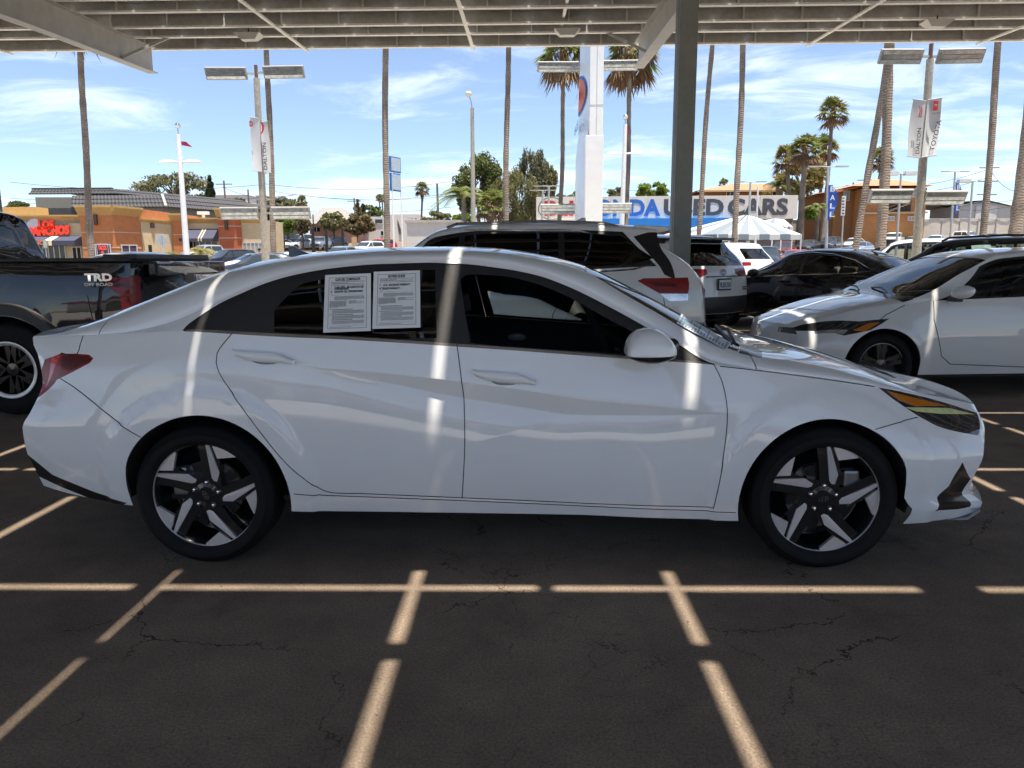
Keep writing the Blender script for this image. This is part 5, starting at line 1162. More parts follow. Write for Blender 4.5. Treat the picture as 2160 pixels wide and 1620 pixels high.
    root, b, made = vehicle('black_sedan', 'black sedan with chrome-edged side windows and sky-blue reflections beside the white crossover', 'car', pos, R(133), P_BLACK, 4.80, 2.80, 1.45, 1.84, 'sedan', step=.05, tyre_r=.335, rim=.24, dark_wheel=True,
        wins=[[(.85, .725), (-.08, .725), (-.08, 1.06), (.30, 1.05)], [(-.14, .725), (-.95, .73), (-1.32, .78), (-1.0, 1.0), (-.55, 1.06), (-.14, 1.06)]], ws=(.26, 1.06), rearw=(-1.18, -1.88), gl_rear=glass('smoked_glass', (.30, .27, .22)),
        extra=[('taillight', [(-1.95, .93), (-2.35, .93), (-2.35, .78), (-2.05, .82)])], seams=[[(-.11, .97), (-.11, .4)], [(-1.05, 1.0), (-1.15, .85), (-.98, .6), (-.8, .4)]])
    for sg in (-1, 1):
        for x in (.15, -.75): handle_part(root, x, .915, .87, P_BLACK, sg)
        wm = MB(); wm.tube([(.95, sg*.875, .93), (0, sg*.875, .985), (-.95, sg*.87, 1.015), (-1.36, sg*.82, 1.065), (-1.02, sg*.73, 1.235), (-.6, sg*.675, 1.345), (-.2, sg*.645, 1.375), (.2, sg*.66, 1.33), (.55, sg*.735, 1.13), (.9, sg*.83, .96)], .011, 6); local(wm, 'window_moulding', M_CHROME, root, True)
    fin_part(root, -1.05, 1.40, P_BLACK); mirror_part(root, .72, .90, 1.02, P_BLACK)
    # dark grey wagon with roof rails
    pos = Vector((8.35, 14.6, ground_z(14)))
    root, b, made = vehicle('grey_wagon', 'dark grey wagon with black roof rails behind the white hatchback', 'car', pos, R(140), P_GREY, 4.82, 2.75, 1.66, 1.85, 'suv', step=.06, tyre_r=.35, rim=.23,
        wins=[[(.98, .72), (.0, .72), (.0, 1.06), (.28, 1.06)], [(-.06, .72), (-.95, .72), (-.95, 1.06), (-.06, 1.06)], [(-1.0, .73), (-1.75, .76), (-1.55, 1.05), (-1.0, 1.06)]], ws=(.32, 1.10), gl=G_CLEAR, gl_rear=G_MID, seams=[[(.03, 1.05), (.03, .4)]])
    for sg in (-1, 1):
        rl = MB(); rl.tube([(.2, sg*.63, 1.575), (.08, sg*.65, 1.635), (-.8, sg*.66, 1.665), (-1.5, sg*.65, 1.64), (-1.65, sg*.64, 1.59)], .022, 8); local(rl, 'roof_rail', M_BLACKPL, root, True)
    mirror_part(root, .92, .91, 1.05, P_GREY)
    # white crossover in the sun
    pos = Vector((10.3, 20.6, ground_z(20.6)))
    root, b, made = vehicle('sunlit_white_suv', 'white SUV standing in full sun beyond the grey wagon', 'car', pos, R(152), P_WHITE2, 4.60, 2.66, 1.68, 1.84, 'suv', step=.06, tyre_r=.35, rim=.23,
        wins=[[(1.0, .72), (.0, .72), (.0, 1.06), (.28, 1.06)], [(-.06, .72), (-.95, .72), (-.95, 1.06), (-.06, 1.06)], [(-1.0, .73), (-1.5, .76), (-1.4, 1.05), (-1.0, 1.06)]], ws=(.32, 1.10), gl=G_CLEAR, gl_rear=G_MID, seams=[[(.03, 1.05), (.03, .4)]])
    mirror_part(root, .92, .91, 1.05, P_WHITE2)
    pos = Vector((5.7, 24.0, ground_z(24)))
    root, b, made = vehicle('white_small_suv', 'white small SUV showing its rear corner between the white crossover and the black sedan', 'car', pos, R(128), P_WHITE2, 4.40, 2.60, 1.64, 1.80, 'suv', step=.07, tyre_r=.34, rim=.22,
        wins=[[(1.0, .72), (.0, .72), (.0, 1.06), (.28, 1.06)], [(-.06, .72), (-.95, .72), (-.95, 1.06), (-.06, 1.06)]], ws=(.32, 1.10), extra=[('taillight', [(-1.65, 1.06), (-2.1, 1.05), (-2.1, .92), (-1.8, .94)])],
        cap_r=[('rear_window', [(-.64, 1.13), (.64, 1.13), (.56, 1.45), (-.56, 1.45)]), ('taillight', [(.5, .95), (.95, .93), (.95, 1.06), (.5, 1.05)]), ('taillight', [(-.5, .95), (-.95, .93), (-.95, 1.06), (-.5, 1.05)])])
    # white sedan tail behind the pickup
    t = at_y(455, 590, 14.6)
    root, b, made = vehicle('white_car', 'white sedan with its tail showing behind the black pickup tailgate', 'car', (t.x-2.45, 15.6, ground_z(15.6)), math.pi+R(8), P_WHITE2, 4.75, 2.75, 1.46, 1.83, 'sedan', step=.07, tyre_r=.33, rim=.23,
        wins=[[(.85, .725), (-.08, .725), (-.08, 1.06), (.30, 1.05)], [(-.14, .725), (-.95, .73), (-1.32, .78), (-1.0, 1.0), (-.55, 1.06), (-.14, 1.06)]], ws=(.26, 1.06), rearw=(-1.12, -1.88), extra=[('taillight', [(-1.95, .93), (-2.35, .93), (-2.35, .78), (-2.05, .82)])])
    t = at_y(140, 556, 15.0)
    root, b, made = vehicle('blue_sedan', 'blue car whose sky-lit roof shows just over the black pickup bed', 'car', (t.x-.4, 16.0, ground_z(16)), math.pi, P_BLUE, 4.4, 2.65, 1.20, 1.80, 'sedan', step=.08, tyre_r=.31, rim=.21,
        wins=[[(.80, .725), (-.08, .725), (-.08, 1.06), (.25, 1.05)], [(-.14, .725), (-1.0, .73), (-.55, 1.06), (-.14, 1.06)]], ws=(.26, 1.0), rearw=(-1.12, -1.7))
    # --- black pickup on the left
    hub = at_z(35, 780, .41); wb = 3.35
    T0 = car_tables(5.41, wb, 1.90, 1.93, 'pickup')
    root, b, made = vehicle('black_pickup', 'black crew-cab pickup truck with red tail lamp and off-road lettering at the left', 'truck', (hub.x-wb/2, hub.y+.86, 0), math.pi, P_BLACK, 5.53, wb, 1.90, 1.93, 'pickup', step=.05, tyre_r=.405, rim=.235, dark_wheel=True, spokes=6,
        wins=[[(1.25, .72), (.28, .72), (.28, 1.05), (.72, 1.05)], [(.22, .72), (-.74, .72), (-.70, 1.05), (.22, 1.05)]], ws=(.80, 1.36), rearw=(-.83, -.93), gl=G_DARK,
        extra=[('taillight:dark', [(-2.66, 1.13), (-2.9, 1.13), (-2.9, 1.17), (-2.63, 1.17)]), ('taillight', [(-2.56, 1.215), (-2.9, 1.215), (-2.9, .86), (-2.71, .84), (-2.69, 1.06), (-2.59, 1.13)])],
        seams=[[(-.90, 1.32), (-.90, .5)], [(-2.42, 1.06), (-2.46, .80)]], cap_r=[('taillight', [(.80, .86), (.95, .86), (.95, 1.22), (.80, 1.22)]), ('taillight', [(-.80, .86), (-.95, .86), (-.95, 1.22), (-.80, 1.22)]), ('bumper', [(-.9, .51), (.9, .51), (.9, .72), (-.9, .72)])])
    hz = b.arches[0][1]; rz = 1.33
    for o in made.get('roof', []): pass
    tn = MB(); tn.box((-1.88, 0, rz+.030), (1.72, 1.66, .035)); tn.box((-2.62, 0, rz+.055), (.30, 1.5, .05)); local(tn, 'tonneau_cover', M_BLACKPL, root, bevel=.012)
    tg = MB(); tg.box((-2.90, 0, rz-.05), (.09, 1.50, .13)); local(tg, 'tailgate_spoiler', P_BLACK, root, bevel=.02)
    for sg in (-1, 1):
        # flared arch cladding
        for hx in (-wb/2, wb/2):
            P_ = []; m = 26
            for k in range(m+1):
                a = R(-4)+R(188)*k/m
                for rr, yy in ((.475, .965), (.485, .995), (.565, .99), (.585, .955)): P_.append((hx+rr*math.cos(a), sg*yy, hz+rr*math.sin(a)))
            F_ = []
            for k in range(m):
                for j in range(3): F_.append((4*k+j, 4*k+j+1, 4*k+4+j+1, 4*k+4+j))
            local(MB().add(P_, F_), 'wheel_arch_cladding', M_BLACKPL, root, True)
        for hx in (-wb/2, wb/2):
            rg = MB(); rg.lathe([(.245, .118), (.250, .124), (.236, .126), (.216, .114), (.220, .106)], (hx, sg*(.965-.13), hz), 40, Matrix(((1, 0, 0), (0, 0, sg), (0, 1, 0))), close=True); local(rg, 'rim_ring', M_RIMSIL, root, True)
    M_DECAL = mat('silver_decal', (.62, .62, .62), .35, vary=.03); M_DECALB = mat('grey_decal_outline', (.28, .28, .29), .4, vary=.03)
    for body, u, v, s, wd, mm in (('TRD', 208, 585, .085, .235, M_DECAL), ('OFF ROAD', 208, 600, .036, .245, M_DECALB)):
        c = at_y(u, v, hub.y-.115); put_text('lettering', body, s, (c.x, hub.y-.118, c.z), (1, 0, 0), (0, 0, 1), mm, root, lift=.002, bold=.004 if s > .08 else .0015, width=wd)
build_near_cars()
# ------------------------------------------------------------------ street furniture, signs, buildings beyond the lot
def xat(u, Y): return at_y(u, 520, Y).x
def zat(v, Y, u=1080): return at_y(u, v, Y).z
M_CONCP = mat('rough_concrete_pole', (.36, .33, .28), .9, vary=.3, scale=18, bump=.4, bscale=60)
M_WHITEM = mat('white_painted_metal', (.78, .78, .77), .4, vary=.04)
M_GREYM = mat('grey_painted_metal', (.40, .41, .41), .5, vary=.08)
M_FIXT = mat('dull_fixture_metal', (.34, .33, .31), .5, metal=.3, vary=.1)
M_FIXR = mat('lamp_reflector', (.40, .43, .45), .22, metal=.75, vary=.4, scale=9)
M_BANNER = mat('white_banner_cloth', (.62, .63, .64), .8, vary=.05)
M_INKG = mat('charcoal_ink', (.06, .065, .075), .7, vary=0); M_INKR = mat('red_ink', (.45, .02, .03), .6, vary=0); M_INKB = mat('blue_sign_paint', (.02, .13, .42), .6, vary=.06)
M_WOODP = mat('weathered_pole_wood', (.17, .14, .115), .9, vary=.2)
def pole_mb(a, b, r0, r1, n=12): return MB().tube([a, a.lerp(b, .5), b], [r0, (r0+r1)/2, r1], n)
def flood_fixture(t, c, L_, W_, tilt, rz, pole_pt):
    """long shoebox flood light, lens tilted to the ground"""
    Mx = Matrix.Rotation(rz, 3, 'Z') @ Matrix.Rotation(-tilt, 3, 'X'); mb = MB(); mb.box(c, (L_, W_, .09), M=Mx); h = mb.build('flood_light', M_FIXT, t, bevel=.01)
    l = MB()
    for k in (-1, 0, 1):
        o = Mx @ Vector((0, k*W_*.30, -.048)); l.box(Vector(c)+o, (L_*.93, W_*.24, .012), M=Mx @ Matrix.Rotation(R(10*k), 3, 'X'))
    l.build('lens', M_FIXR, h)
    a = MB(); a.bar(Vector(c), pole_pt, .05, .05); a.build('arm', M_GREYM, h)
def banner(t, p_top, p_bot, w, sgn, m, words, bulge, name='banner', ang=0.0):
    """cloth hung between two arms beside a pole; bellies in the wind"""
    V = []; F = []; n, k = 14, 7; ax = Vector((math.cos(ang)*sgn, math.sin(ang)*sgn, 0)); nrm = Vector((-math.sin(ang), math.cos(ang), 0))
    def pt(i, j):
        a = i/n; c = j/k; q = p_top.lerp(p_bot, a); b_ = math.sin(a*math.pi)
        return q+ax*(w*c*(1+.22*bulge*b_*(1 if c > .5 else c*2)))+nrm*(bulge*.35*w*b_*math.sin(c*math.pi*.7))+Vector((0, 0, .14*w*c))
    for i in range(n+1):
        for j in range(k+1): V.append(pt(i, j))
    for i in range(n):
        for j in range(k): F.append((i*(k+1)+j, i*(k+1)+j+1, (i+1)*(k+1)+j+1, (i+1)*(k+1)+j))
    V2 = [v-nrm*.004 for v in V]; me = MB().add(V, F); me.add(V2, [f[::-1] for f in F])
    o = me.build(name, m, t, smooth=True)
    for e, q in ((0, p_top), (1, p_bot)):
        ar = MB(); ar.tube([q, q+ax*w*1.08+Vector((0, 0, .15*w))], .014, 6); ar.build('banner_arm', M_GREYM, o)
    for tx, (a, c), size, wd, m_ in words:
        i = a*n; q = pt(int(i), 3); base = pt(i, c*k); up = (pt(max(0, i-1), c*k)-pt(min(n, i+1), c*k)).normalized(); front = -nrm if nrm.y > 0 else nrm
        if tx.startswith('|'): put_text('lettering', tx[1:], size, base+front*.05, up, up.cross(front)*-1 if (up.cross(front*-1)).length else ax, m_, o, lift=.01, bold=size*.02, width=wd)
        else: put_text('lettering', tx, size, base+front*.05, Vector((1, 0, 0)), Vector((0, 0, 1)), m_, o, lift=.01, bold=size*.02, width=wd)
def vtext(root, tx, size, base, m_, wd, lean=Vector((0, 0, 1))):
    """lettering running up the banner, facing the street"""
    return put_text('lettering', tx, size, base, lean, Vector((-1, 0, 0)), m_, root, lift=.05, bold=size*.015, width=wd)
def lamp_pole(label, u0, v0, u1, v1, Y, fix, low, r, bans=None):
    b = at_y(u1, v1, Y); b.z = ground_z(Y); tp = at_y(u0, v0, Y); t = thing('lamp_pole', label, 'lamp post', b, group='double flood light poles in the lot')
    pole_mb(b, tp, r*1.35, r).build('pole', M_CONCP, t, smooth=True)
    cp = MB(); cp.tube([tp, tp+Vector((0, 0, .35))], .05, 8); cp.build('pole_top', mat('rusty_bracket', (.16, .08, .05), .8), t)
    sc = Y/FPX
    for (ua, ub, v, tl) in fix:
        c = at_y((ua+ub)/2, v, Y-.05); flood_fixture(t, c, (ub-ua)*sc, .34, R(tl), R(-2 if ua > u0 else 2), Vector((tp.x, tp.y, c.z)))
    for (ua, ub, v, tl) in low:
        c = at_y((ua+ub)/2, v, Y-.05); pp = b.lerp(tp, (c.z-b.z)/(tp.z-b.z)); flood_fixture(t, c, (ub-ua)*sc, .36, R(tl), R(0), Vector((pp.x, pp.y, c.z)))
    return t, b, tp
def build_poles():
    t, b, tp = lamp_pole('concrete lamp pole with twin flood lights and banners, left of the centre', 541, 165, 560, 546, 22.0, [(436, 518, 155, 62), (557, 640, 152, 62)], [(466, 545, 450, 66), (574, 654, 449, 66)], .085)
    P = lambda u, v: at_y(u, v, 21.85)
    banner(t, P(547, 250), P(553, 362), .26, -1, M_BANNER, [], .5); banner(t, P(549, 258), P(557, 366), .20, 1, M_BANNER, [], .5)
    vtext(t, 'DALTON', .14, P(560, 330), M_INKG, .75); put_text('emblem', ')', .34, P(555, 270), (1, 0, 0), (0, 0, 1), M_INKR, t, lift=.08, bold=.01)
    put_text('emblem', 'D', .2, P(532, 262), (1, 0, 0), (0, 0, 1), M_INKR, t, lift=.08, bold=.01, width=.10)
    t, b, tp = lamp_pole('concrete lamp pole with twin flood lights and grey banners at the right', 1962, 125, 1937, 505, 19.0, [(1858, 1942, 119, 60), (1982, 2070, 118, 60)], [(1836, 1921, 414, 60), (1951, 2034, 417, 60)], .085)
    P = lambda u, v: at_y(u, v, 18.85)
    banner(t, P(1953, 213), P(1941, 333), .30, -1, M_BANNER, [], .4); banner(t, P(1957, 211), P(1944, 332), .33, 1, M_BANNER, [], .9)
    vtext(t, 'TOYOTA', .15, P(1971, 286), M_INKG, .72, Vector((.18, 0, 1)).normalized()); put_text('lettering', 'TOYOTA', .07, P(1972, 240), (1, 0, .15), (0, 0, 1), M_INKG, t, lift=.06, width=.19)
    sq = MB(); c = P(1971, 224); sq.box(c+Vector((0, -.055, 0)), (.115, .01, .22)); e = sq.build('red_emblem_panel', M_INKR, t)
    put_text('emblem', 'O', .11, c, (1, 0, 0), (0, 0, 1), M_BANNER, e, lift=.065, bold=-.004, width=.09); put_text('emblem', 'o', .08, c+Vector((0, 0, .015)), (1, 0, 0), (0, 0, 1), M_BANNER, e, lift=.066, width=.05)
    vtext(t, 'DALTON', .12, P(1935, 298), M_INKG, .60); put_text('emblem', '))', .24, P(1938, 237), (1, 0, 0), (0, 0, 1), M_INKR, t, lift=.08, bold=.012, width=.09); put_text('lettering', 'Dalton', .08, P(1938, 247), (1, 0, 0), (0, 0, 1), M_INKG, t, lift=.08, width=.10)
    lamp_pole('concrete lamp pole with twin flood lights hidden behind the white pylon sign', 1250, 120, 1240, 500, 26.5, [(1136, 1228, 141, 62), (1262, 1343, 138, 62)], [(1142, 1232, 441, 64), (1262, 1331, 439, 64)], .085)
    # white poles with a ball finial
    for (u0, v0, u1, v1, Y, lab) in ((376, 283, 395, 552, 40, 'white pole with silver ball finial and small red flag in front of the cream wall'), (1319, 262, 1310, 475, 46, 'white pole with silver ball finial before the used cars sign')):
        b = at_y(u1, v1, Y); b.z = ground_z(Y); tp = at_y(u0, v0, Y); t = thing('white_lamp_pole', lab, 'lamp post', b, group='white ball-topped lamp poles')
        pole_mb(b, tp, .17, .115).build('pole', M_WHITEM, t, smooth=True)
        st = MB(); st.tube([tp, tp+Vector((0, 0, .35))], .03, 8); st.build('finial_rod', M_GREYM, t); bl = MB(); bl.lathe([(0, -.15)]+[(.15*math.sin(a), -.15*math.cos(a)) for a in np.linspace(.2, math.pi-.2, 10)]+[(0, .15)], tp+Vector((0, 0, .42)), 16); bl.build('ball_finial', M_CHROME, t, smooth=True)
        zl = zat(342 if Y == 40 else 324, Y, u0); pp = b.lerp(tp, (zl-b.z)/(tp.z-b.z))
        for sg in (-1, 1):
            hd = MB(); q = Vector((pp.x, pp.y, zl)); hd.tube([q+Vector((sg*.1, 0, 0)), q+Vector((sg*.4, 0, .02))], .05, 8); prof = [(.35, .05), (.45, .12), (.75, .13), (.98, .08), (1.05, .04)]
            V = []; F = []
            for a, h in prof: V += [q+Vector((sg*a, -.16, -.02)), q+Vector((sg*a, -.13, h)), q+Vector((sg*a, .13, h)), q+Vector((sg*a, .16, -.02))]
            for i in range(4):
                for k in range(4): F.append((i*4+k, (i+1)*4+k, (i+1)*4+(k+1) % 4, i*4+(k+1) % 4))
            F += [(0, 1, 2, 3), (19, 18, 17, 16)]; hd.add(V, F); hd.build('lamp_head', M_WHITEM, t, smooth=True)
        fz = zat(298 if Y == 40 else 272, Y, u0); fl = MB(); q = Vector((tp.x+.12, tp.y, fz)); sgn = 1 if Y == 40 else .35
        fl.add([q, q+Vector((.25*sgn, .02, -.02)), q+Vector((.55*sgn, .08, -.30)), q+Vector((.35*sgn, .03, -.26)), q+Vector((.02, 0, -.2))], [(0, 1, 2, 3, 4)]); fl.add([Vector(v)+Vector((0, .01, 0)) for v in fl.v], [(4, 3, 2, 1, 0)]); fl.build('flag', mat('crimson_flag', (.28, .01, .04), .8), t)
    # globe street lamp
    Y = 44; b = at_y(998, 476, Y); b.z = ground_z(Y); tp = at_y(996, 228, Y); t = thing('street_lamp', 'tall concrete street lamp with a teardrop head in front of the trees', 'lamp post', b)
    pole_mb(b, tp, .16, .10).build('pole', M_CONCP, t, smooth=True); hd = at_y(988, 199, Y); ar = MB(); ar.tube([tp, tp.lerp(hd, .5)+Vector((.05, 0, 0)), hd], .035, 8); ar.build('arm', M_GREYM, t, smooth=True)
    g = MB(); g.lathe([(0, -.17), (.10, -.14), (.17, -.05), (.20, .04), (.17, .12), (.08, .16), (0, .17)], hd, 16); g.build('lamp_head', mat('lamp_globe', (.7, .66, .58), .3, vary=.05), t, smooth=True)
    # white pylon sign, edge-on
    Y = 24.0; x0, x1 = xat(1240, Y), xat(1268, Y); t = thing('pylon_sign', 'tall white pylon sign seen edge-on with a blue oval emblem on its side', 'sign', ((x0+x1)/2, Y, ground_z(Y)))
    zb, zk = ground_z(Y), zat(285, Y, 1250); zt = 9.0
    mb = MB(); mb.box(((x0+x1)/2, Y+1.25, (zk+zt)/2), (x1-x0, 2.5, zt-zk)); xl = xat(1233, Y); mb.box(((xl+x1)/2+.01, Y+1.24, (zb+zk)/2), (x1-xl+.03, 2.52, zk-zb)); body = mb.build('pylon_body', M_WHITEM, t, bevel=.02)
    for q in (.52,):
        g = MB(); g.box((x0+(x1-x0)*q, Y-.002, (zb+zt)/2), (.012, .01, zt-zb)); g.build('joint', M_GREYM, body)
    for v in (221, 337):
        g = MB(); zz = zat(v, Y, 1250); g.box(((x0+x1)/2, Y-.003, zz), (x1-x0+.02, .012, .012)); g.build('joint', M_GREYM, body)
    # bellied sign face on the left side
    V = []; F = []; ny, nz = 8, 12; z0f = zb+.1
    for i in range(nz+1):
        z = z0f+(zt-z0f)*i/nz; bul = .20+.10*(1-i/nz)
        for j in range(ny+1):
            a = j/ny; V.append((x0-.004-(.07 if z < zk else 0)-bul*math.sin(a*math.pi), Y+.05+2.4*a, z))
    for i in range(nz):
        for j in range(ny): F.append((i*(ny+1)+j, i*(ny+1)+j+1, (i+1)*(ny+1)+j+1, (i+1)*(ny+1)+j))
    MB().add(V, F).build('sign_face', mat('pale_blue_sign_face', (.55, .62, .70), .3, vary=.05, coat=.4), t, smooth=True)
    def on_face(a, z): return Vector((x0-.012-(.07 if z < zk else 0)-(.20+.10*(1-(z-z0f)/(zt-z0f)))*math.sin(a*math.pi), Y+.05+2.4*a, z))
    for (rr, m_, lf) in ((1.0, M_INKB, .010), (.86, mat('sign_orange_red', (.50, .12, .05), .5, vary=0), .016)):
        zc = zat(188, Y, 1230); P_ = [on_face(.42+.36*rr*math.cos(a), zc+.60*rr*math.sin(a))-Vector((lf, 0, 0)) for a in np.linspace(0, 2*math.pi, 33)[:-1]]
        o = MB(); c = on_face(.42, zc)-Vector((lf+.01, 0, 0)); o.v = [tuple(p) for p in P_]+[tuple(c)]; o.f = [(i, (i+1) % 32, 32) for i in range(32)]; o.build('oval_emblem', m_, t)
    bd = MB(); zc = zat(188, Y, 1230); bd.quad(*[on_face(a, z)-Vector((.03, 0, 0)) for a, z in ((.75, zc-.17), (.09, zc-.17), (.09, zc+.17), (.75, zc+.17))]); bd.build('emblem_band', M_INKB, t)
    put_text('lettering', 'USED', .30, on_face(.42, zc)-Vector((.06, 0, 0)), (0, -1, 0), (0, 0, 1), M_BANNER, t, lift=.03, bold=.012, width=1.2)
    put_text('lettering', 'VEHICLES', .34, on_face(.45, zat(258, Y, 1230))-Vector((.05, 0, 0)), (0, -1, 0), (0, 0, 1), M_INKG, t, lift=.03, bold=.008, width=1.9)
    # blue roadside sign on two posts
    Y = 52; t0 = at_y(823, 330, Y); b0 = at_y(827, 402, Y); t = thing('roadside_sign', 'tall blue and white roadside sign on two posts beside a palm trunk', 'sign', (b0.x, Y, ground_z(Y))); an = R(62)
    ax = Vector((math.cos(an), math.sin(an), 0)); w = 1.15
    for va, vb, m_ in ((329, 362, M_INKB), (364, 402, M_INKB)):
        za, zb_ = zat(va, Y, 824), zat(vb, Y, 824); pn = MB(); o = Vector((t0.x, Y, zb_)); pn.prism([(0, 0), (w, 0), (w, za-zb_), (0, za-zb_)], o, ax, (0, 0, 1), -.12); p = pn.build('sign_frame', m_, t)
        f = MB(); f.prism([(.08, .08), (w-.08, .08), (w-.08, za-zb_-.08), (.08, za-zb_-.08)], o+Vector((math.sin(an), -math.cos(an), 0))*.004, ax, (0, 0, 1), .02); f.build('sign_panel', mat('sign_grey_blue', (.42, .50, .56), .5, vary=.1, scale=4), p)
    for k in (.08, .92):
        ps = MB(); q = Vector((t0.x, Y, 0))+ax*(w*k); ps.tube([(q.x, q.y+.08, ground_z(Y)), (q.x, q.y+.08, zat(364, Y, 824))], .055, 8); ps.build('post', M_WHITEM, t)
    # round-backed stop sign
    Y = 46; c = at_y(341, 507, Y); t = thing('stop_sign', 'back of an octagonal stop sign on a post near the cream wall', 'sign', (c.x, Y, ground_z(Y))); o = MB(); o.prism([(.37*math.cos(R(22.5+45*k)), .37*math.sin(R(22.5+45*k))) for k in range(8)], c, (1, 0, 0), (0, 0, 1), -.02); o.build('sign_plate', mat('bare_aluminium', (.42, .45, .46), .45, metal=.3, vary=.08), t)
    ps = MB(); ps.bar((c.x, Y-.04, ground_z(Y)), (c.x, Y-.04, c.z+.25), .06, .05); ps.build('post', M_GREYM, t)
    Y = 52; c = at_y(95, 515, Y); t = thing('street_sign', 'small pale green street sign on a thin post before the taco shop', 'sign', (c.x, Y, ground_z(Y))); o = MB(); o.box(c, (.25, .02, .55)); o.build('sign_plate', mat('faded_green_sign', (.30, .42, .36), .6), t); ps = MB(); ps.tube([(c.x, Y+.03, ground_z(Y)), (c.x, Y+.03, c.z+.3)], .03, 8); ps.build('post', M_GREYM, t)
    # lamp posts of the far lot, some with blue flags
    far = ((1747, 352, 1745, 520, 48, 'cobra', 'thin lamp post carrying a tall blue lettered flag', 'BALL'), (1583, 384, 1580, 490, 60, 'cobra', 'thin grey lamp post above the striped tent', None), (1901, 366, 1893, 500, 62, 'box', 'lamp post with two box heads before the orange house', None), (2015, 362, 2005, 505, 70, 'cobra', 'lamp post with two swept heads and a blue flag', 'BAL'), (2052, 382, 2043, 500, 66, 'box', 'lamp post with a single box head beside a palm trunk', None), (1599, 392, 1596, 470, 75, 'plain', 'bare pale post behind the striped tent', None),
           (1158, 393, 1155, 475, 62, 'cobra', 'lamp post with a straight arm before the red emblem', None), (1145, 402, 1142, 475, 70, 'cobra', 'thin white lamp post with a straight arm beside the sign edge', None))
    for u0, v0, u1, v1, Y, kind, lab, flag in far:
        b = at_y(u1, v1, Y); b.z = ground_z(Y); tp = at_y(u0, v0, Y); t = thing('lot_lamp_post', lab, 'lamp post', b, group='lamp posts of the far lot'); pole_mb(b, tp, .11, .085, 8).build('pole', M_GREYM if kind != 'plain' else M_WHITEM, t, smooth=True)
        for sg in ((-1, 1) if kind != 'plain' else ()):
            if u0 == 2052 and sg == 1: continue
            h = MB()
            if kind == 'cobra': h.tube([tp, tp+Vector((sg*.5, 0, .03))], .035, 6); h.box(tp+Vector((sg*.85, 0, .02)), (.75, .3, .07))
            else: h.tube([tp, tp+Vector((sg*.25, 0, .0))], .05, 6); h.box(tp+Vector((sg*.75, 0, .0)), (1.0, .5, .28))
            h.build('lamp_head', M_GREYM if kind == 'cobra' else mat('pale_box_head', (.6, .6, .57), .5), t)
        if flag:
            a, c = (390, 463) if flag == 'BALL' else (384, 452); w = .42; pa, pb = at_y(u0+1, a, Y-.1), at_y(u0-1, c, Y-.1); n = 8; V = []; 
            for i in range(n+1):
                q = pa.lerp(pb, i/n); ww = w*(.45+1.2*math.sin(min(1, i/n*1.15)*math.pi)*.55)*(1 if i < n else .5); V += [q, q+Vector((ww*1.3, -.06*math.sin(i), 0))]
            fl = MB().add(V, [(2*i, 2*i+1, 2*i+3, 2*i+2) for i in range(n)]); fl.add([v+Vector((0, .012, 0)) for v in V], [(2*i+2, 2*i+3, 2*i+1, 2*i) for i in range(n)]); f = fl.build('flag', mat('royal_blue_flag', (.02, .09, .42), .7), t)
            H = pa.z-pb.z
            for k, ch in enumerate(flag): put_text('lettering', ch, H*.21, pa.lerp(pb, (k+.5)/(len(flag)+.1))+Vector((w*.52, -.09, 0)), (1, 0, 0), (0, 0, 1), M_BANNER, f, lift=.03, bold=.01, width=.30)
    Y = 50; c = at_y(1781, 436, Y); t = thing('price_flag', 'narrow white flag sign on a post beside the blue flag', 'sign', (c.x, Y, ground_z(Y))); o = MB(); o.box(at_y(1779, 434, Y), (.26, .03, 1.25)); p = o.build('flag', M_BANNER, t)
    for k in range(6):
        l = MB(); l.box(at_y(1779, 418+k*6.5, Y-.04), (.15, .01, .07)); l.build('print', M_INKG, p)
    ps = MB(); ps.tube([(c.x+.02, Y+.04, ground_z(Y)), (c.x-.02, Y+.04, zat(415, Y, 1780))], .05, 8); ps.build('post', M_GREYM, t)
    # utility poles and wires
    ups = ((472, 381, 110, 1), (747, 418, 130, 1), (922, 388, 95, 0), (1828, 372, 105, 2), (2088, 345, 95, 3), (1674, 396, 160, 0), (523, 400, 120, 0), (1800, 385, 125, 2))
    labs = ('leaning wooden utility pole behind the cypress', 'wooden utility pole with a crossarm above the gabled house', 'wooden utility pole left of the feather palm', 'utility pole with two crossarms left of the orange house', 'utility pole behind the palm trunk at the right edge', 'thin utility pole beyond the long sign wall', 'thin pole beyond the left lamp pole', 'double-arm utility pole behind the leaning palm')
    for (u, v, Y, arms), lab in zip(ups, labs):
        tp = at_y(u, v, Y); b = Vector((tp.x+.1, Y, ground_z(Y))); t = thing('utility_pole', lab, 'utility pole', b, group='utility poles'); pole_mb(b, tp, .17, .13, 8).build('pole', M_WOODP, t)
        for k in range(arms):
            a = MB(); a.bar(tp+Vector((-1.2, 0, -.5-1.6*k)), tp+Vector((1.2, 0, -.5-1.6*k)), .12, .12); a.build('crossarm', M_WOODP, t)
    M_WIRE = mat('black_wire', (.03, .03, .03), .7, vary=0)
    wires = (((20, 384), (560, 389), 105), ((560, 388), (950, 383), 105), ((20, 418), (640, 410), 112), ((640, 412), (960, 405), 112), ((20, 426), (640, 418), 112), ((560, 438), (960, 436), 118), ((580, 404), (960, 412), 108), ((1270, 398), (1800, 392), 130), ((1480, 428), (1830, 396), 120), ((1830, 392), (2090, 355), 100), ((1830, 405), (2090, 372), 100), ((1960, 432), (2160, 428), 110), ((2090, 360), (2160, 402), 97), ((1950, 412), (2160, 418), 112), ((470, 395), (620, 410), 108))
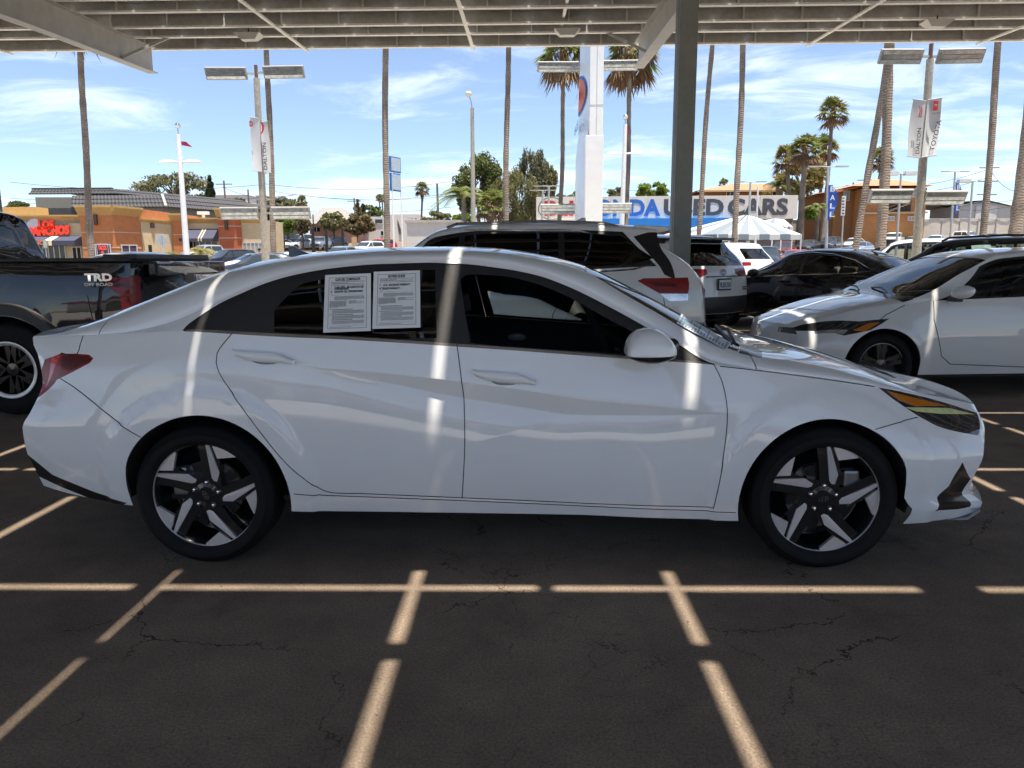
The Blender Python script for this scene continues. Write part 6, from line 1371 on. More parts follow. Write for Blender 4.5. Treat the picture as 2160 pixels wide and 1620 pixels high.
    wlab = ('highest at the left, above the grey building', 'highest between the left banner pole and the feather palm', 'upper of the close pair left of the gabled house', 'upper of the close pair right of the gabled house', 'lower of the close pair left of the gabled house', 'lowest, just over the gabled house', 'crossing behind the lone skirted palm', 'behind the long sign wall', 'rising from the brown house toward the leaning palm', 'upper one right of the orange house', 'lower one right of the orange house', 'lowest at the right, above the grey shed', 'slanting down to the right edge', 'in the middle above the grey shed', 'sagging from the pole by the cypress')
    for i, (a, c, Y) in enumerate(wires):
        A, B = at_y(*a, Y), at_y(*c, Y); pts = [A.lerp(B, k/10)+Vector((0, 0, -.9*(1-(2*k/10-1)**2))) for k in range(11)]; w = MB(); w.tube(pts, .028, 5)
        o = w.build('power_line', M_WIRE); tag(o, 'thin overhead power line '+wlab[i], 'power line', 'overhead power lines')
build_poles()

M_ORANGE = mat('orange_stucco', (.52, .20, .075), .9, vary=.12, scale=2.5, bump=.15, bscale=8); M_RORANGE = mat('red_orange_stucco', (.46, .125, .055), .9, vary=.12, scale=2.5, bump=.15, bscale=8)
M_CREAM = mat('cream_stucco', (.62, .49, .30), .9, vary=.10, scale=2, bump=.12, bscale=8); M_OCHRE = mat('ochre_cornice', (.50, .32, .12), .85, vary=.08); M_NAVY = mat('navy_awning_cloth', (.055, .06, .10), .8, vary=.12); M_SHOPGL = mat('dark_shop_glass', (.02, .025, .032), .08, vary=.2, scale=2)
M_SLATE = mat('grey_roof_tile', (.05, .05, .056), .75, vary=.28, scale=5, bump=.2, bscale=20); M_OLIVE = mat('grey_olive_wall', (.20, .20, .175), .9, vary=.06); M_FRAME = mat('pale_window_frame', (.6, .6, .58), .5, vary=.05)
def wall_seg(t, name, m, ua, Ya, ub, Yb, va, vb, v_base=None, back=6.0, cornice=None, over=.35):
    """wall between two facade corners, with its parapet cornice"""
    A = Vector((xat(ua, Ya), Ya, 0)); B = Vector((xat(ub, Yb), Yb, 0)); za, zb_ = zat(va, Ya, ua), zat(vb, Yb, ub); g = ground_z(min(Ya, Yb))-.3
    bk = Vector((0, back, 0)); mb = MB(); V = []
    for p, z in ((A, za), (B, zb_)): V += [p+Vector((0, 0, g)), p+Vector((0, 0, z)), p+bk+Vector((0, 0, z)), p+bk+Vector((0, 0, g))]
    mb.add(V, [(0, 4, 5, 1), (1, 5, 6, 2), (2, 6, 7, 3), (0, 1, 2, 3), (7, 6, 5, 4)]); o = mb.build(name, m, t)
    if cornice:
        d = (B-A).normalized(); n = Vector((d.y, -d.x, 0)); c = MB(); h = cornice; V = []
        for p, z in ((A-d*.12, za), (B+d*.12, zb_)): V += [p+n*.02+Vector((0, 0, z-h)), p+n*over+Vector((0, 0, z-h*.15)), p+n*over+Vector((0, 0, z+.06)), p-n*.3+Vector((0, 0, z+.06))]
        c.add(V, [(0, 4, 5, 1), (1, 5, 6, 2), (2, 6, 7, 3), (0, 1, 2, 3), (7, 6, 5, 4)]); c.build('cornice', M_OCHRE, o)
    return o, A, B
def groove(t, A, B, z, n_off=.012, m=None, h=.07):
    d = (B-A).normalized(); n = Vector((d.y, -d.x, 0)); mb = MB(); mb.bar(A+n*n_off+Vector((0, 0, z)), B+n*n_off+Vector((0, 0, z)), .03, h); mb.build('stucco_joint', m or mat('pale_joint', (.62, .48, .38), .9), t)
def wall_panel(t, name, m, A, B, f0, f1, z0, z1, off=.02, frame=None, bars=0):
    d = (B-A); n = Vector((d.y, -d.x, 0)).normalized(); L_ = d.length; d = d.normalized(); mb = MB(); c = A+d*(L_*(f0+f1)/2)+n*off+Vector((0, 0, (z0+z1)/2)); a = math.atan2(d.y, d.x); mb.box(c, (L_*(f1-f0), .04, z1-z0), a); o = mb.build(name, m, t)
    if frame is not None:
        w = .09
        for q0, q1, y0, y1 in ((f0, f1, z1, z1+w), (f0, f1, z0-w, z0)):
            g = MB(); g.box(A+d*(L_*(q0+q1)/2)+n*(off+.03)+Vector((0, 0, (y0+y1)/2)), (L_*(q1-q0)+2*w, .05, w), a); g.build('frame', frame, o)
        for k in range(bars+2):
            q = f0+(f1-f0)*k/(bars+1); g = MB(); g.box(A+d*(L_*q)+n*(off+.032)+Vector((0, 0, (z0+z1)/2)), (w, .05, z1-z0), a); g.build('frame', frame, o)
    return o
def awning(t, A, B, zt, zb_, drop, m=M_NAVY, stripe=()):
    d = (B-A).normalized(); n = Vector((d.y, -d.x, 0)); L_ = (B-A).length; mb = MB(); V = []
    for p in (A, B): V += [p+n*.02+Vector((0, 0, zt)), p+n*1.3+Vector((0, 0, zb_)), p+n*1.3+Vector((0, 0, zb_-drop)), p+n*.02+Vector((0, 0, zb_-drop))]
    mb.add(V, [(0, 4, 5, 1), (1, 5, 6, 2), (2, 6, 7, 3), (0, 1, 2, 3), (7, 6, 5, 4)]); o = mb.build('awning', m, t)
    for q in stripe:
        s = MB(); V = []
        for f in (q, q+.035): p = A+d*(L_*f); V += [p+n*.02+Vector((0, 0, zt+.02)), p+n*1.31+Vector((0, 0, zb_+.02)), p+n*1.32+Vector((0, 0, zb_-drop))]
        s.add(V, [(0, 3, 4, 1), (1, 4, 5, 2)]); s.build('awning_stripe', mat('cream_stripe', (.72, .64, .42), .8), o)
    return o
def tile_roof(t, corners_lo, corners_hi, rows, m=M_SLATE, name='roof'):
    """sloping roof plane in overlapping courses, each its own part; corners are two lower and two upper points"""
    (a, b), (c, d) = corners_lo, corners_hi; n = (b-a).cross(c-a).normalized()
    if n.y > 0 and abs(n.y) > .2: n = -n
    if n.z < 0: n = -n
    cols = max(4, int((b-a).length/.42))
    for r_ in range(rows):
        f0, f1 = r_/rows, (r_+1.06)/rows; V = []; F = []
        for k in range(cols*2+1):
            q = k/(cols*2); up = .05 if k % 2 else -.02
            lo = a.lerp(b, q).lerp(c.lerp(d, q), f0)+n*(.10+up); hi = a.lerp(b, q).lerp(c.lerp(d, q), min(1, f1))+n*(.02+up); lo2 = a.lerp(b, q).lerp(c.lerp(d, q), f0)+n*-.03; V += [lo2, lo, hi]
        for k in range(cols*2): F += [(3*k, 3*k+3, 3*k+4, 3*k+1), (3*k+1, 3*k+4, 3*k+5, 3*k+2)]
        MB().add(V, F).build('tile_course', m, t)
def build_buildings():
    # --- taco shop strip
    t = thing('strip_mall', 'orange and cream single-storey strip mall with navy awnings at the left', 'building', (xat(300, 70), 70, ground_z(70)))
    Y0 = 66
    o, A, B = wall_seg(t, 'cream_wall', M_CREAM, -40, Y0+1, 174, Y0+1, 455, 455, cornice=.45); zt = zat(455, Y0+1, 100); up = MB(); up.box(((xat(-40, 70)+xat(110, 70))/2, Y0+3, zat(441, Y0+2, 60)-.5), (xat(110, 70)-xat(-40, 70), 2, 1.4)); up.build('parapet', M_OCHRE, t)
    bd = wall_panel(o, 'sign_band', mat('olive_sign_band', (.28, .25, .19), .9), A, B, 0, .999, zat(470, Y0, 100), zat(459.5, Y0, 100), .012)
    bk = wall_panel(t, 'sign_backing', mat('olive_sign_band', (.28, .25, .19), .9), A, B, .40, .88, zat(497, Y0, 100), zat(467, Y0, 100), .03)
    M_REDL = emis('red_channel_letters', (.80, .05, .02), .12); Yt = Y0+.86
    put_text('sign_lettering', 'LOS', 1.05, at_y(98, 474, Yt), (1, 0, .04), (0, 0, 1), M_REDL, bk, lift=.06, bold=.07, extrude=.06, shear=.15, width=xat(116, Y0)-xat(81, Y0))
    put_text('sign_lettering', 'PANCHOS', 1.0, at_y(104, 487, Yt), (1, 0, .05), (0, 0, 1), M_REDL, bk, lift=.06, bold=.07, extrude=.06, shear=.15, width=xat(147, Y0)-xat(58, Y0))
    e = MB(); c = at_y(69, 473, Yt); e.lathe([(0, .05), (.5, .05), (.55, 0)], c, 20, Matrix(((1.1, 0, 0), (0, 0, -1), (.3, .9, 0)))); e.build('sign_disc', mat('pale_sign_disc', (.6, .6, .62), .5), bk)
    aw = awning(t, Vector((xat(-30, Y0+1), Y0+.98, 0)), Vector((xat(176, Y0+1), Y0+.98, 0)), zat(497, Y0, 100), zat(508, Y0, 100), .42, stripe=(.70, .74))
    put_text('awning_lettering', 'TACO SHOP', .5, Vector((xat(63, Y0-.4), Y0-.34, zat(512, Y0-.3, 80))), (1, 0, 0), (0, 0, 1), mat('coral_letters', (.72, .16, .08), .7), aw, lift=.03, bold=.03, width=xat(102, Y0)-xat(24, Y0))
    wall_panel(t, 'shop_window', M_SHOPGL, A, B, .50, .83, ground_z(Y0), zat(517, Y0, 100), .03, M_FRAME, 5); wall_panel(t, 'doorway', mat('doorway_dark', (.02, .018, .016), .8), A, B, .90, .985, ground_z(Y0), zat(522, Y0, 160), .03, M_FRAME, 1)
    # corner towers
    for (u0, u1, u2, Ya, Yb, va, vb, vc, m, nm) in ((174, 243, 298, Y0, Y0+2.6, 435, 435, 440, M_ORANGE, 'corner_tower'), (463, 499, 511, Y0+4, Y0+4.7, 440, 440, 442, M_RORANGE, 'corner_tower')):
        o, A, B = wall_seg(t, nm, m, u0, Ya, u1, Ya, va, vb, cornice=.75, over=.5); o2, A2, B2 = wall_seg(t, nm, m, u1, Ya, u2, Yb, vb, vc, cornice=.75, over=.5)
        for vz in ((453, 490, 523) if u0 == 174 else (462, 477, 502, 526)):
            z = zat(vz, Ya, u0); groove(o, A, B, z); groove(o2, A2, B2, z)
        wl = MB(); c = (A+B)/2; wl.box((c.x, Ya-.12, zat(464 if u0 == 174 else 475, Ya, u0)), (.26, .2, .9)); wl.build('wall_light', mat('bronze_wall_light', (.09, .05, .03), .6), o)
        if u0 == 174:
            w = wall_panel(o, 'shop_window', M_SHOPGL, A, B, .40, .86, ground_z(Ya), zat(517, Ya, 215), .03, M_FRAME, 0)
            M_NEON = emis('red_neon', (.9, .06, .05), 1.2); c = at_y(217, 532, Ya-.12); put_text('neon_lettering', 'TACOS', .5, c+Vector((0, 0, .38)), (1, 0, 0), (0, 0, 1), M_NEON, w, lift=.02, width=.72); put_text('neon_lettering', 'AL', .35, c, (1, 0, 0), (0, 0, 1), M_NEON, w, lift=.02, width=.25); put_text('neon_lettering', 'PASTOR', .5, c+Vector((0, 0, -.40)), (1, 0, 0), (0, 0, 1), M_NEON, w, lift=.02, width=.76)
            fr = MB()
            for a0, b0, sx, sz in ((0, .72, 1.0, .05), (0, -.72, 1.0, .05), (-.5, 0, .05, 1.45), (.5, 0, .05, 1.45)): fr.box(c+Vector((a0, 0, b0)), (sx, .04, sz))
            fr.build('neon_frame', mat('neon_tube_pale', (.6, .45, .6), .4), w)
            wall_panel(o2, 'shop_window', mat('mauve_window', (.10, .075, .11), .08, vary=.4, scale=1.2), A2, B2, .22, .80, ground_z(Ya), zat(518, Ya+1, 270), .03, M_FRAME, 1)
    o, A, B = wall_seg(t, 'cream_wall', M_CREAM, 297, Y0+2.7, 366, Y0+5.4, 461, 467, cornice=.3, over=.2); wall_panel(o, 'narrow_window', M_SHOPGL, A, B, .22, .32, ground_z(Y0+2), zat(517, Y0+4, 313), .03); lt = MB(); c = A.lerp(B, .42); lt.box((c.x, c.y-.15, zat(476, Y0+4, 326)), (.3, .25, .45)); lt.build('wall_light', mat('bronze_wall_light', (.09, .05, .03), .6), o)
    o, A, B = wall_seg(t, 'corner_tower', M_ORANGE, 366, Y0+5.2, 388, Y0+5.2, 452, 452, cornice=.6, over=.4); groove(o, A, B, zat(467, Y0+8, 370)); groove(o, A, B, zat(497, Y0+8, 370))
    o, A, B = wall_seg(t, 'cream_wall', M_CREAM, 388, Y0+6.5, 464, Y0+6.5, 461, 461, cornice=.45); wall_panel(o, 'sign_band', mat('olive_sign_band', (.28, .25, .19), .9), A, B, .03, .999, zat(471, Y0+6.5, 420), zat(465, Y0+6.5, 420), .012)
    awning(t, A+Vector((.2, -.05, 0)), B+Vector((-.05, -.05, 0)), zat(483, Y0+6.5, 420), zat(503, Y0+5.3, 420), .25, stripe=(.55, .63)); wall_panel(t, 'shop_window', M_SHOPGL, A, B, .1, .95, ground_z(Y0+6), zat(510, Y0+6.5, 430), .03, M_FRAME, 4)
    o, A, B = wall_seg(t, 'cream_wall', M_CREAM, 510, Y0+4.8, 556, Y0+4.8, 462, 463, cornice=.35, over=.25); wall_panel(t, 'shop_window', mat('pale_blind_window', (.40, .38, .33), .5, vary=.2), A, B, .05, .98, ground_z(Y0+4), zat(513, Y0+4.8, 530), .03, M_FRAME, 4)
    vt = MB(); c = at_y(429, 452, Y0+9); vt.tube([c+Vector((0, 0, -1.2)), c], .16, 10); vt.box(c+Vector((0, 0, .12)), (1.0, .6, .3)); vt.build('roof_vent', M_WHITEM, t)
    # --- big grey building with mansard roofs
    Y = 92; t = thing('grey_building', 'large grey building with dark tiled mansard roofs behind the strip mall', 'building', (xat(200, Y), Y, ground_z(Y)))
    P = lambda u, v, y=Y: at_y(u, v, y)
    mb = MB(); a, b = P(74, 416), P(240, 416); mb.add([(a.x, Y, ground_z(Y)), (b.x, Y, ground_z(Y)), (b.x, Y, b.z), (a.x, Y, a.z), (a.x, Y+18, ground_z(Y)), (b.x+9, Y+18, ground_z(Y)), (b.x+9, Y+18, b.z), (a.x, Y+18, a.z)], [(0, 1, 2, 3), (1, 5, 6, 2), (4, 0, 3, 7), (3, 2, 6, 7)]); mb.build('wall', M_OLIVE, t)
    tile_roof(t, (P(60, 410), P(246, 409)), (P(70, 399, Y+1.2), P(236, 398, Y+1.2)), 2); r2 = P(246, 409)+Vector((9.5, 20, 0)); h2 = P(236, 398, Y+1.2)+Vector((8.6, 19, 0)); tile_roof(t, (P(246, 409), r2), (P(236, 398, Y+1.2), h2), 2)
    cap = MB(); cap.bar(P(69, 398.5, Y+1.2), P(237, 397.5, Y+1.2), .5, .2); cap.build('ridge_cap', M_SLATE, t); rf = MB(); a, b = P(70, 399, Y+1.2), P(236, 398, Y+1.2); rf.quad(a, b, h2, Vector((a.x, h2.y, a.z))); rf.build('flat_roof', M_OLIVE, t)
    Yb = 86; Q = lambda u, v, y=Yb: at_y(u, v, y); far = 22
    lo0, lo1 = Q(150, 438), Q(351, 437); hi0, hi1 = Q(152, 413, Yb+1.5), Q(343, 412, Yb+1.5); lo2 = lo1+Vector((9.2, far, 0)); hi2 = hi1+Vector((8.2, far, 0))
    tile_roof(t, (lo0, lo1), (hi0, hi1), 3); tile_roof(t, (lo1, lo2), (hi1, hi2), 3); hp_ = MB(); hp_.bar(lo1+Vector((0, -.12, .1)), hi1+Vector((0, -.12, .1)), .28, .2); hp_.build('hip_cap', mat('pale_hip_cap', (.30, .30, .30), .7), t)
    mb = MB(); g = ground_z(Yb); mb.add([(lo0.x+.3, Yb+.5, g), (lo1.x-.5, Yb+.5, g), (lo1.x-.5, Yb+.5, lo1.z+.05), (lo0.x+.3, Yb+.5, lo0.z+.05), (lo2.x-.5, lo2.y, g), (lo2.x-.5, lo2.y, lo2.z+.05)], [(0, 1, 2, 3), (1, 4, 5, 2)]); mb.build('wall', M_OLIVE, t); rf = MB(); rf.add([hi0, hi1, hi2, Vector((hi0.x, hi2.y, hi0.z))], [(0, 1, 2, 3)]); rf.build('flat_roof', M_OLIVE, t)
    sm = MB(); a = Q(152, 440); sm.box((a.x-2, Yb+1, zat(446, Yb, 130)), (4.5, 1.5, .8)); sm.build('low_roof', M_SLATE, t)
    # --- gabled pink house
    Y = 112; t = thing('pink_house', 'pink stucco house with a grey gabled roof behind the trees', 'house', (xat(690, Y), Y, ground_z(Y))); P = lambda u, v, y=Y: at_y(u, v, y); M_PINK = mat('pink_stucco', (.45, .25, .18), .9, vary=.08); M_SHING = mat('grey_shingle', (.26, .25, .24), .85, vary=.15, scale=3)
    a, b = P(652, 470), P(745, 470); mb = MB(); mb.box(((a.x+b.x)/2, Y+5, (a.z+ground_z(Y))/2), (b.x-a.x, 10, a.z-ground_z(Y))); mb.build('wall', M_PINK, t)
    e0, e1 = P(640, 472, Y-.5), P(754, 470, Y-.5); rg = P(700, 438, Y+5); rf = MB(); b0, b1 = e0+Vector((0, 11, 0)), e1+Vector((0, 11, 0)); rf.add([e0, e1, rg+Vector((-1.5, 0, 0)), rg+Vector((1.5, 0, 0)), b0, b1], [(0, 1, 3, 2), (1, 5, 3), (0, 2, 4), (4, 2, 3, 5)]); rf.build('roof', M_SHING, t)
    gb = P(690, 449, Y-2); g = MB(); a, b = P(668, 476, Y-2), P(714, 476, Y-2); g.add([a, b, gb, a+Vector((0, 6, 0)), b+Vector((0, 6, 0)), gb+Vector((0, 6, 0))], [(0, 1, 2)]); g.build('gable', M_PINK, t); g2 = MB(); g2.add([a+Vector((-.4, -.4, -.2)), gb+Vector((0, -.4, .15)), gb+Vector((0, 6, .15)), a+Vector((-.4, 6, -.2)), b+Vector((.4, -.4, -.2)), b+Vector((.4, 6, -.2))], [(0, 1, 2, 3), (1, 4, 5, 2)]); g2.build('porch_roof', M_SHING, t)
    w = MB(); c = P(668, 484, Y-.05); w.box(c, (.95, .1, .65)); wo = w.build('window', M_SHOPGL, t); f = MB(); f.box(c+Vector((0, -.04, 0)), (.07, .1, .7)); f.box(c+Vector((0, -.04, .36)), (1.1, .1, .09)); f.build('frame', M_FRAME, wo)
    # --- white apartments
    Y = 120; t = thing('white_apartment', 'white two-storey apartment block with slanted balcony walls right of the pink house', 'building', (xat(790, Y), Y, ground_z(Y))); P = lambda u, v, y=Y: at_y(u, v, y); a, b = P(742, 457), P(826, 457); M_WST = mat('white_stucco', (.62, .59, .55), .9, vary=.06); mb = MB(); g = ground_z(Y); mb.add([(a.x, Y, g), (b.x, Y, g), (b.x, Y, b.z), (a.x, Y, a.z), (b.x+6, Y+26, g), (b.x+6, Y+26, b.z+.3), (a.x, Y+26, a.z), (a.x, Y+26, g)], [(0, 1, 2, 3), (1, 4, 5, 2), (7, 0, 3, 6), (3, 2, 5, 6)]); mb.build('wall', M_WST, t)
    for u, v in ((799, 467), (772, 484), (806, 492)):
        w = MB(); c = P(u, v, Y-.03); w.box(c, (1.15 if u == 799 else .35, .08, .62)); wo = w.build('window', M_SHOPGL, t); f = MB(); f.box(c+Vector((0, -.03, -.36)), (1.3 if u == 799 else .5, .12, .07)); f.build('sill', M_FRAME, wo)
    for k in range(6):
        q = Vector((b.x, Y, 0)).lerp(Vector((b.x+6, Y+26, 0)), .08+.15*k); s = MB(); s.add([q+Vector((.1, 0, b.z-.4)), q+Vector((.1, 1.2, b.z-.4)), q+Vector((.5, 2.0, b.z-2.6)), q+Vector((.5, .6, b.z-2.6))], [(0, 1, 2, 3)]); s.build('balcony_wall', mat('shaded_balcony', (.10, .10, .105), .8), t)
    Y = 165; t = thing('pale_apartment', 'pale flat-roofed apartment block far behind the white one', 'building', (xat(860, Y), Y, ground_z(Y))); P = lambda u, v, y=Y: at_y(u, v, y); a, b = P(822, 452), P(884, 457); mb = MB(); mb.box(((a.x+b.x)/2, Y+6, (a.z+ground_z(Y))/2), (b.x-a.x, 12, a.z-ground_z(Y))); mb.build('wall', M_WST, t)
    for k in range(7):
        w = MB(); w.box(P(829+8*k, 464, Y-.05), (.4, .1, .7)); w.build('window', M_SHOPGL, t)
    for (u0, u1, v, Y, lab) in ((455, 520, 413, 210, 'white flat-roofed building on the rise behind the cypress'), (540, 560, 414, 190, 'small white building on the rise beside the lamp pole'), (858, 968, 470, 60, 'low white shed roof in front of the street lamp'), (1080, 1131, 455, 95, 'low grey-roofed house left of the sign wall')):
        t = thing('low_building', lab, 'building', (xat((u0+u1)/2, Y), Y, ground_z(Y))); a, b = at_y(u0, v, Y), at_y(u1, v, Y); mb = MB(); mb.box(((a.x+b.x)/2, Y+4, (a.z+ground_z(Y))/2), (b.x-a.x, 8, a.z-ground_z(Y))); mb.build('wall', M_WST, t)
        rf = MB()
        if u0 == 1080: rf.add([(a.x-.4, Y-.5, a.z), (b.x+2, Y-.5, a.z), (b.x-.2, Y+4, a.z+1.2), (a.x+1.5, Y+4, a.z+.7)], [(0, 1, 2, 3)])
        else: rf.box(((a.x+b.x)/2, Y+4, a.z+.10), (b.x-a.x+.3, 8.3, .2))
        rf.build('roof', mat('pale_roof', (.42, .40, .38), .85), t)
        n = 5 if Y > 100 else 0
        for k in range(n):
            w = MB(); w.box(((a.x+(b.x-a.x)*(k+.5)/n), Y-.03, a.z-1.4), ((b.x-a.x)/n*.55, .08, .9)); w.build('window', M_SHOPGL, t)
    # --- used car sales building with its long sign
    Y = 78; x0, x1 = xat(1131, Y), xat(1676, Y); z0, z1 = zat(463, Y, 1400), zat(414, Y, 1400); t = thing('sales_building', 'low car sales building with a long white lettered sign and blue fascia', 'building', ((x0+x1)/2, Y, ground_z(Y)))
    mb = MB(); mb.box(((x0+x1)/2, Y+5, (z0+ground_z(Y))/2), (x1-x0-1, 9.6, z0-ground_z(Y))); mb.build('wall', mat('dim_brown_wall', (.16, .14, .13), .85), t)
    sg = MB(); n = 7
    for k in range(n):
        s = MB(); w = (x1-x0)/n; s.box((x0+w*(k+.5), Y-.1, (z0+z1)/2), (w-.015, .25, z1-z0)); s.build('sign_panel', mat('white_sign_board', (.62, .58, .52), .7, vary=.06, scale=.8), t, bevel=.01)
    fs = MB(); xa, xb = xat(1262, Y), xat(1535, Y); fs.box(((xa+xb)/2, Y-.9, zat(474, Y, 1400)), (xb-xa, 1.5, (z0-zat(487, Y, 1400)))); fs.build('blue_fascia', mat('blue_fascia', (.015, .20, .62), .6, vary=.06), t)
    lw = MB(); lw.box((xat(1200, Y), Y-.9, zat(470, Y, 1200)), (xat(1262, Y)-xat(1131, Y), 1.3, .5)); lw.build('white_fascia', M_WST, t)
    H = zat(421, Y, 1400)-zat(455, Y, 1400); zc = zat(438, Y, 1400)
    for tx, ua, ub, m_ in (('HONDA', 1222, 1390, M_INKB), ('USED', 1397, 1522, M_INKG), ('CARS', 1530, 1656, M_INKG)): put_text('sign_lettering', tx, H*1.36, (xat((ua+ub)/2, Y), Y-.24, zc), (1, 0, 0), (0, 0, 1), m_, t, lift=.02, bold=.085, width=xat(ub, Y)-xat(ua, Y))
    put_text('sign_lettering', 'Ball', H*1.25, (xat(1184, Y), Y-.24, zat(440, Y, 1184)), (1, 0, 0), (0, 0, 1), M_INKR, t, lift=.02, bold=.07, width=xat(1218, Y)-xat(1146, Y))
    rg = MB(); c = at_y(1163, 440, Y-.24); r_ = 27*Y/FPX
    for i in range(36):
        a0, a1 = 2*math.pi*i/36, 2*math.pi*(i+1)/36; rg.quad(*[c+Vector((r_*q*math.cos(a), -.03, r_*.85*q*math.sin(a))) for a, q in ((a0, 1), (a1, 1), (a1, .94), (a0, .94))])
    rg.build('emblem_ring', M_INKG, t)
    # --- striped tents
    for (uc, vp, ua, ub, ve, Y, lab, dp) in ((1573, 453, 1484, 1690, 494, 52, 'grey and white striped marquee tent over parked cars', 8.5), (1632, 461, 1600, 1672, 478, 64, 'small white peaked tent behind the striped marquee', 4)):
        t = thing('marquee_tent', lab, 'tent', (xat(uc, Y), Y+dp/2, ground_z(Y)), group='tents in the far lot'); e0, e1 = at_y(ua+30, ve, Y), at_y(ub, ve, Y); pk = at_y(uc, vp, Y+dp*.4); pk2 = pk+Vector((1.2, dp*.25, 0)); n = 8
        M_TW, M_TG = mat('white_tent_cloth', (.62, .62, .61), .7, vary=.03), mat('grey_tent_cloth', (.20, .235, .265), .7, vary=.04)
        for k in range(n):
            f0, f1 = k/n, (k+1)/n; s = MB(); a, b = e0.lerp(e1, f0), e0.lerp(e1, f1); ra, rb = pk.lerp(pk2, f0), pk.lerp(pk2, f1); dr = Vector((0, 0, -.38))
            s.add([a, b, rb, ra, a+dr, b+dr], [(0, 1, 2, 3), (4, 5, 1, 0)]); o = s.build('roof_panel', M_TW if k % 2 else M_TG, t)
        g0, g1 = e0+Vector((-2.6, dp, .15)), e1+Vector((-2.6, dp, .15))
        for k in range(n):
            f0, f1 = k/n, (k+1)/n; s = MB(); s.add([g0.lerp(g1, f1), g0.lerp(g1, f0), pk.lerp(pk2, f0), pk.lerp(pk2, f1)], [(0, 1, 2, 3)]); s.build('roof_panel', M_TG if k % 2 else M_TW, t)
        for a, b, p in ((g0, e0, pk), (e1, g1, pk2)):
            for k in range(4):
                s = MB(); s.add([a.lerp(b, k/4), a.lerp(b, (k+1)/4), p, a.lerp(b, k/4)+Vector((0, 0, -.38)), a.lerp(b, (k+1)/4)+Vector((0, 0, -.38))], [(0, 1, 2), (3, 4, 1, 0)]); s.build('roof_panel', M_TG if k % 2 else M_TW, t)
        for q in (e0, e1, g0, g1, e0.lerp(e1, .45)):
            p = MB(); p.tube([(q.x, q.y, ground_z(q.y)), (q.x, q.y, q.z)], .05, 8); p.build('tent_pole', M_WHITEM, t)
    # --- orange houses
    M_BRN = mat('brown_stucco', (.30, .145, .055), .9, vary=.1, bump=.1, bscale=6); M_ORS = mat('orange_house_stucco', (.44, .20, .07), .9, vary=.1, bump=.1, bscale=6); M_TERR = mat('terracotta_shingle', (.46, .22, .12), .9, vary=.18, scale=2, bump=.2, bscale=10)
    Y = 100; t = thing('brown_house', 'brown house with a terracotta hip roof rising behind the long sign', 'house', (xat(1570, Y), Y, ground_z(Y))); P = lambda u, v, y=Y: at_y(u, v, y); a, b = P(1492, 402), P(1652, 402); mb = MB(); mb.box(((a.x+b.x)/2, Y+5, (a.z+ground_z(Y))/2), (b.x-a.x, 10, a.z-ground_z(Y))); mb.build('wall', M_BRN, t); e0, e1 = P(1470, 411, Y-.8), P(1662, 400, Y-.8); e0.z = e1.z = P(1560, 401, Y-.8).z; r0, r1 = P(1545, 388, Y+5), P(1612, 388, Y+5); d = Vector((0, 11.5, 0)); rf = MB(); rf.add([e0, e1, r1, r0, e0+d, e1+d], [(0, 1, 2, 3), (1, 5, 2), (4, 0, 3), (5, 4, 3, 2)]); rf.build('roof', M_TERR, t); fa = MB(); fa.bar(e0+Vector((0, -.05, -.1)), e1+Vector((0, -.05, -.1)), .1, .22); fa.build('fascia_board', mat('tan_fascia', (.50, .36, .22), .8), t)
    for u in (1540, 1637):
        w = MB(); c = P(u, 410, Y-.04); w.box(c, (.9, .08, .6)); wo = w.build('window', M_SHOPGL, t); f = MB(); f.box(c+Vector((0, -.04, .34)), (1.05, .1, .09)); f.box(c+Vector((-.48, -.04, 0)), (.09, .1, .7)); f.box(c+Vector((.48, -.04, 0)), (.09, .1, .7)); f.box(c+Vector((0, -.04, 0)), (.07, .1, .6)); f.build('frame', M_FRAME, wo)
    Y = 95; t = thing('orange_house', 'two-storey orange apartment house with an outside stair and terracotta roof', 'house', (xat(1880, Y), Y, ground_z(Y))); P = lambda u, v, y=Y: at_y(u, v, y); g = ground_z(Y)
    for (ua, ub, va, y0, m, dp) in ((1762, 1822, 402, Y, M_BRN, 12), (1822, 1956, 397, Y-2.5, M_ORS, 12)):
        a, b = at_y(ua, va, y0), at_y(ub, va, y0); mb = MB(); mb.box(((a.x+b.x)/2, y0+dp/2, (a.z+g)/2), (b.x-a.x, dp, a.z-g)); mb.build('wall', m, t)
    e0, e1 = P(1800, 392, Y-3.5), P(1970, 396, Y-3.5); e1.z = e0.z; r0, r1 = P(1845, 378, Y+3), P(1905, 380, Y+3); d = Vector((0, 14, 0)); rf = MB(); rf.add([e0, e1, r1, r0, e0+d, e1+d], [(0, 1, 2, 3), (1, 5, 2), (4, 0, 3), (5, 4, 3, 2)]); rf.build('roof', M_TERR, t)
    e0b, e1b = P(1752, 404, Y-.7), P(1824, 390, Y-.7); s2 = MB(); s2.add([e0b, e1b, e1b+Vector((0, 13, .3)), e0b+Vector((0, 13, .3)), e0b+Vector((0, 0, -.25)), e1b+Vector((0, 0, -.25))], [(0, 1, 2, 3), (4, 5, 1, 0)]); s2.build('side_roof', M_TERR, t)
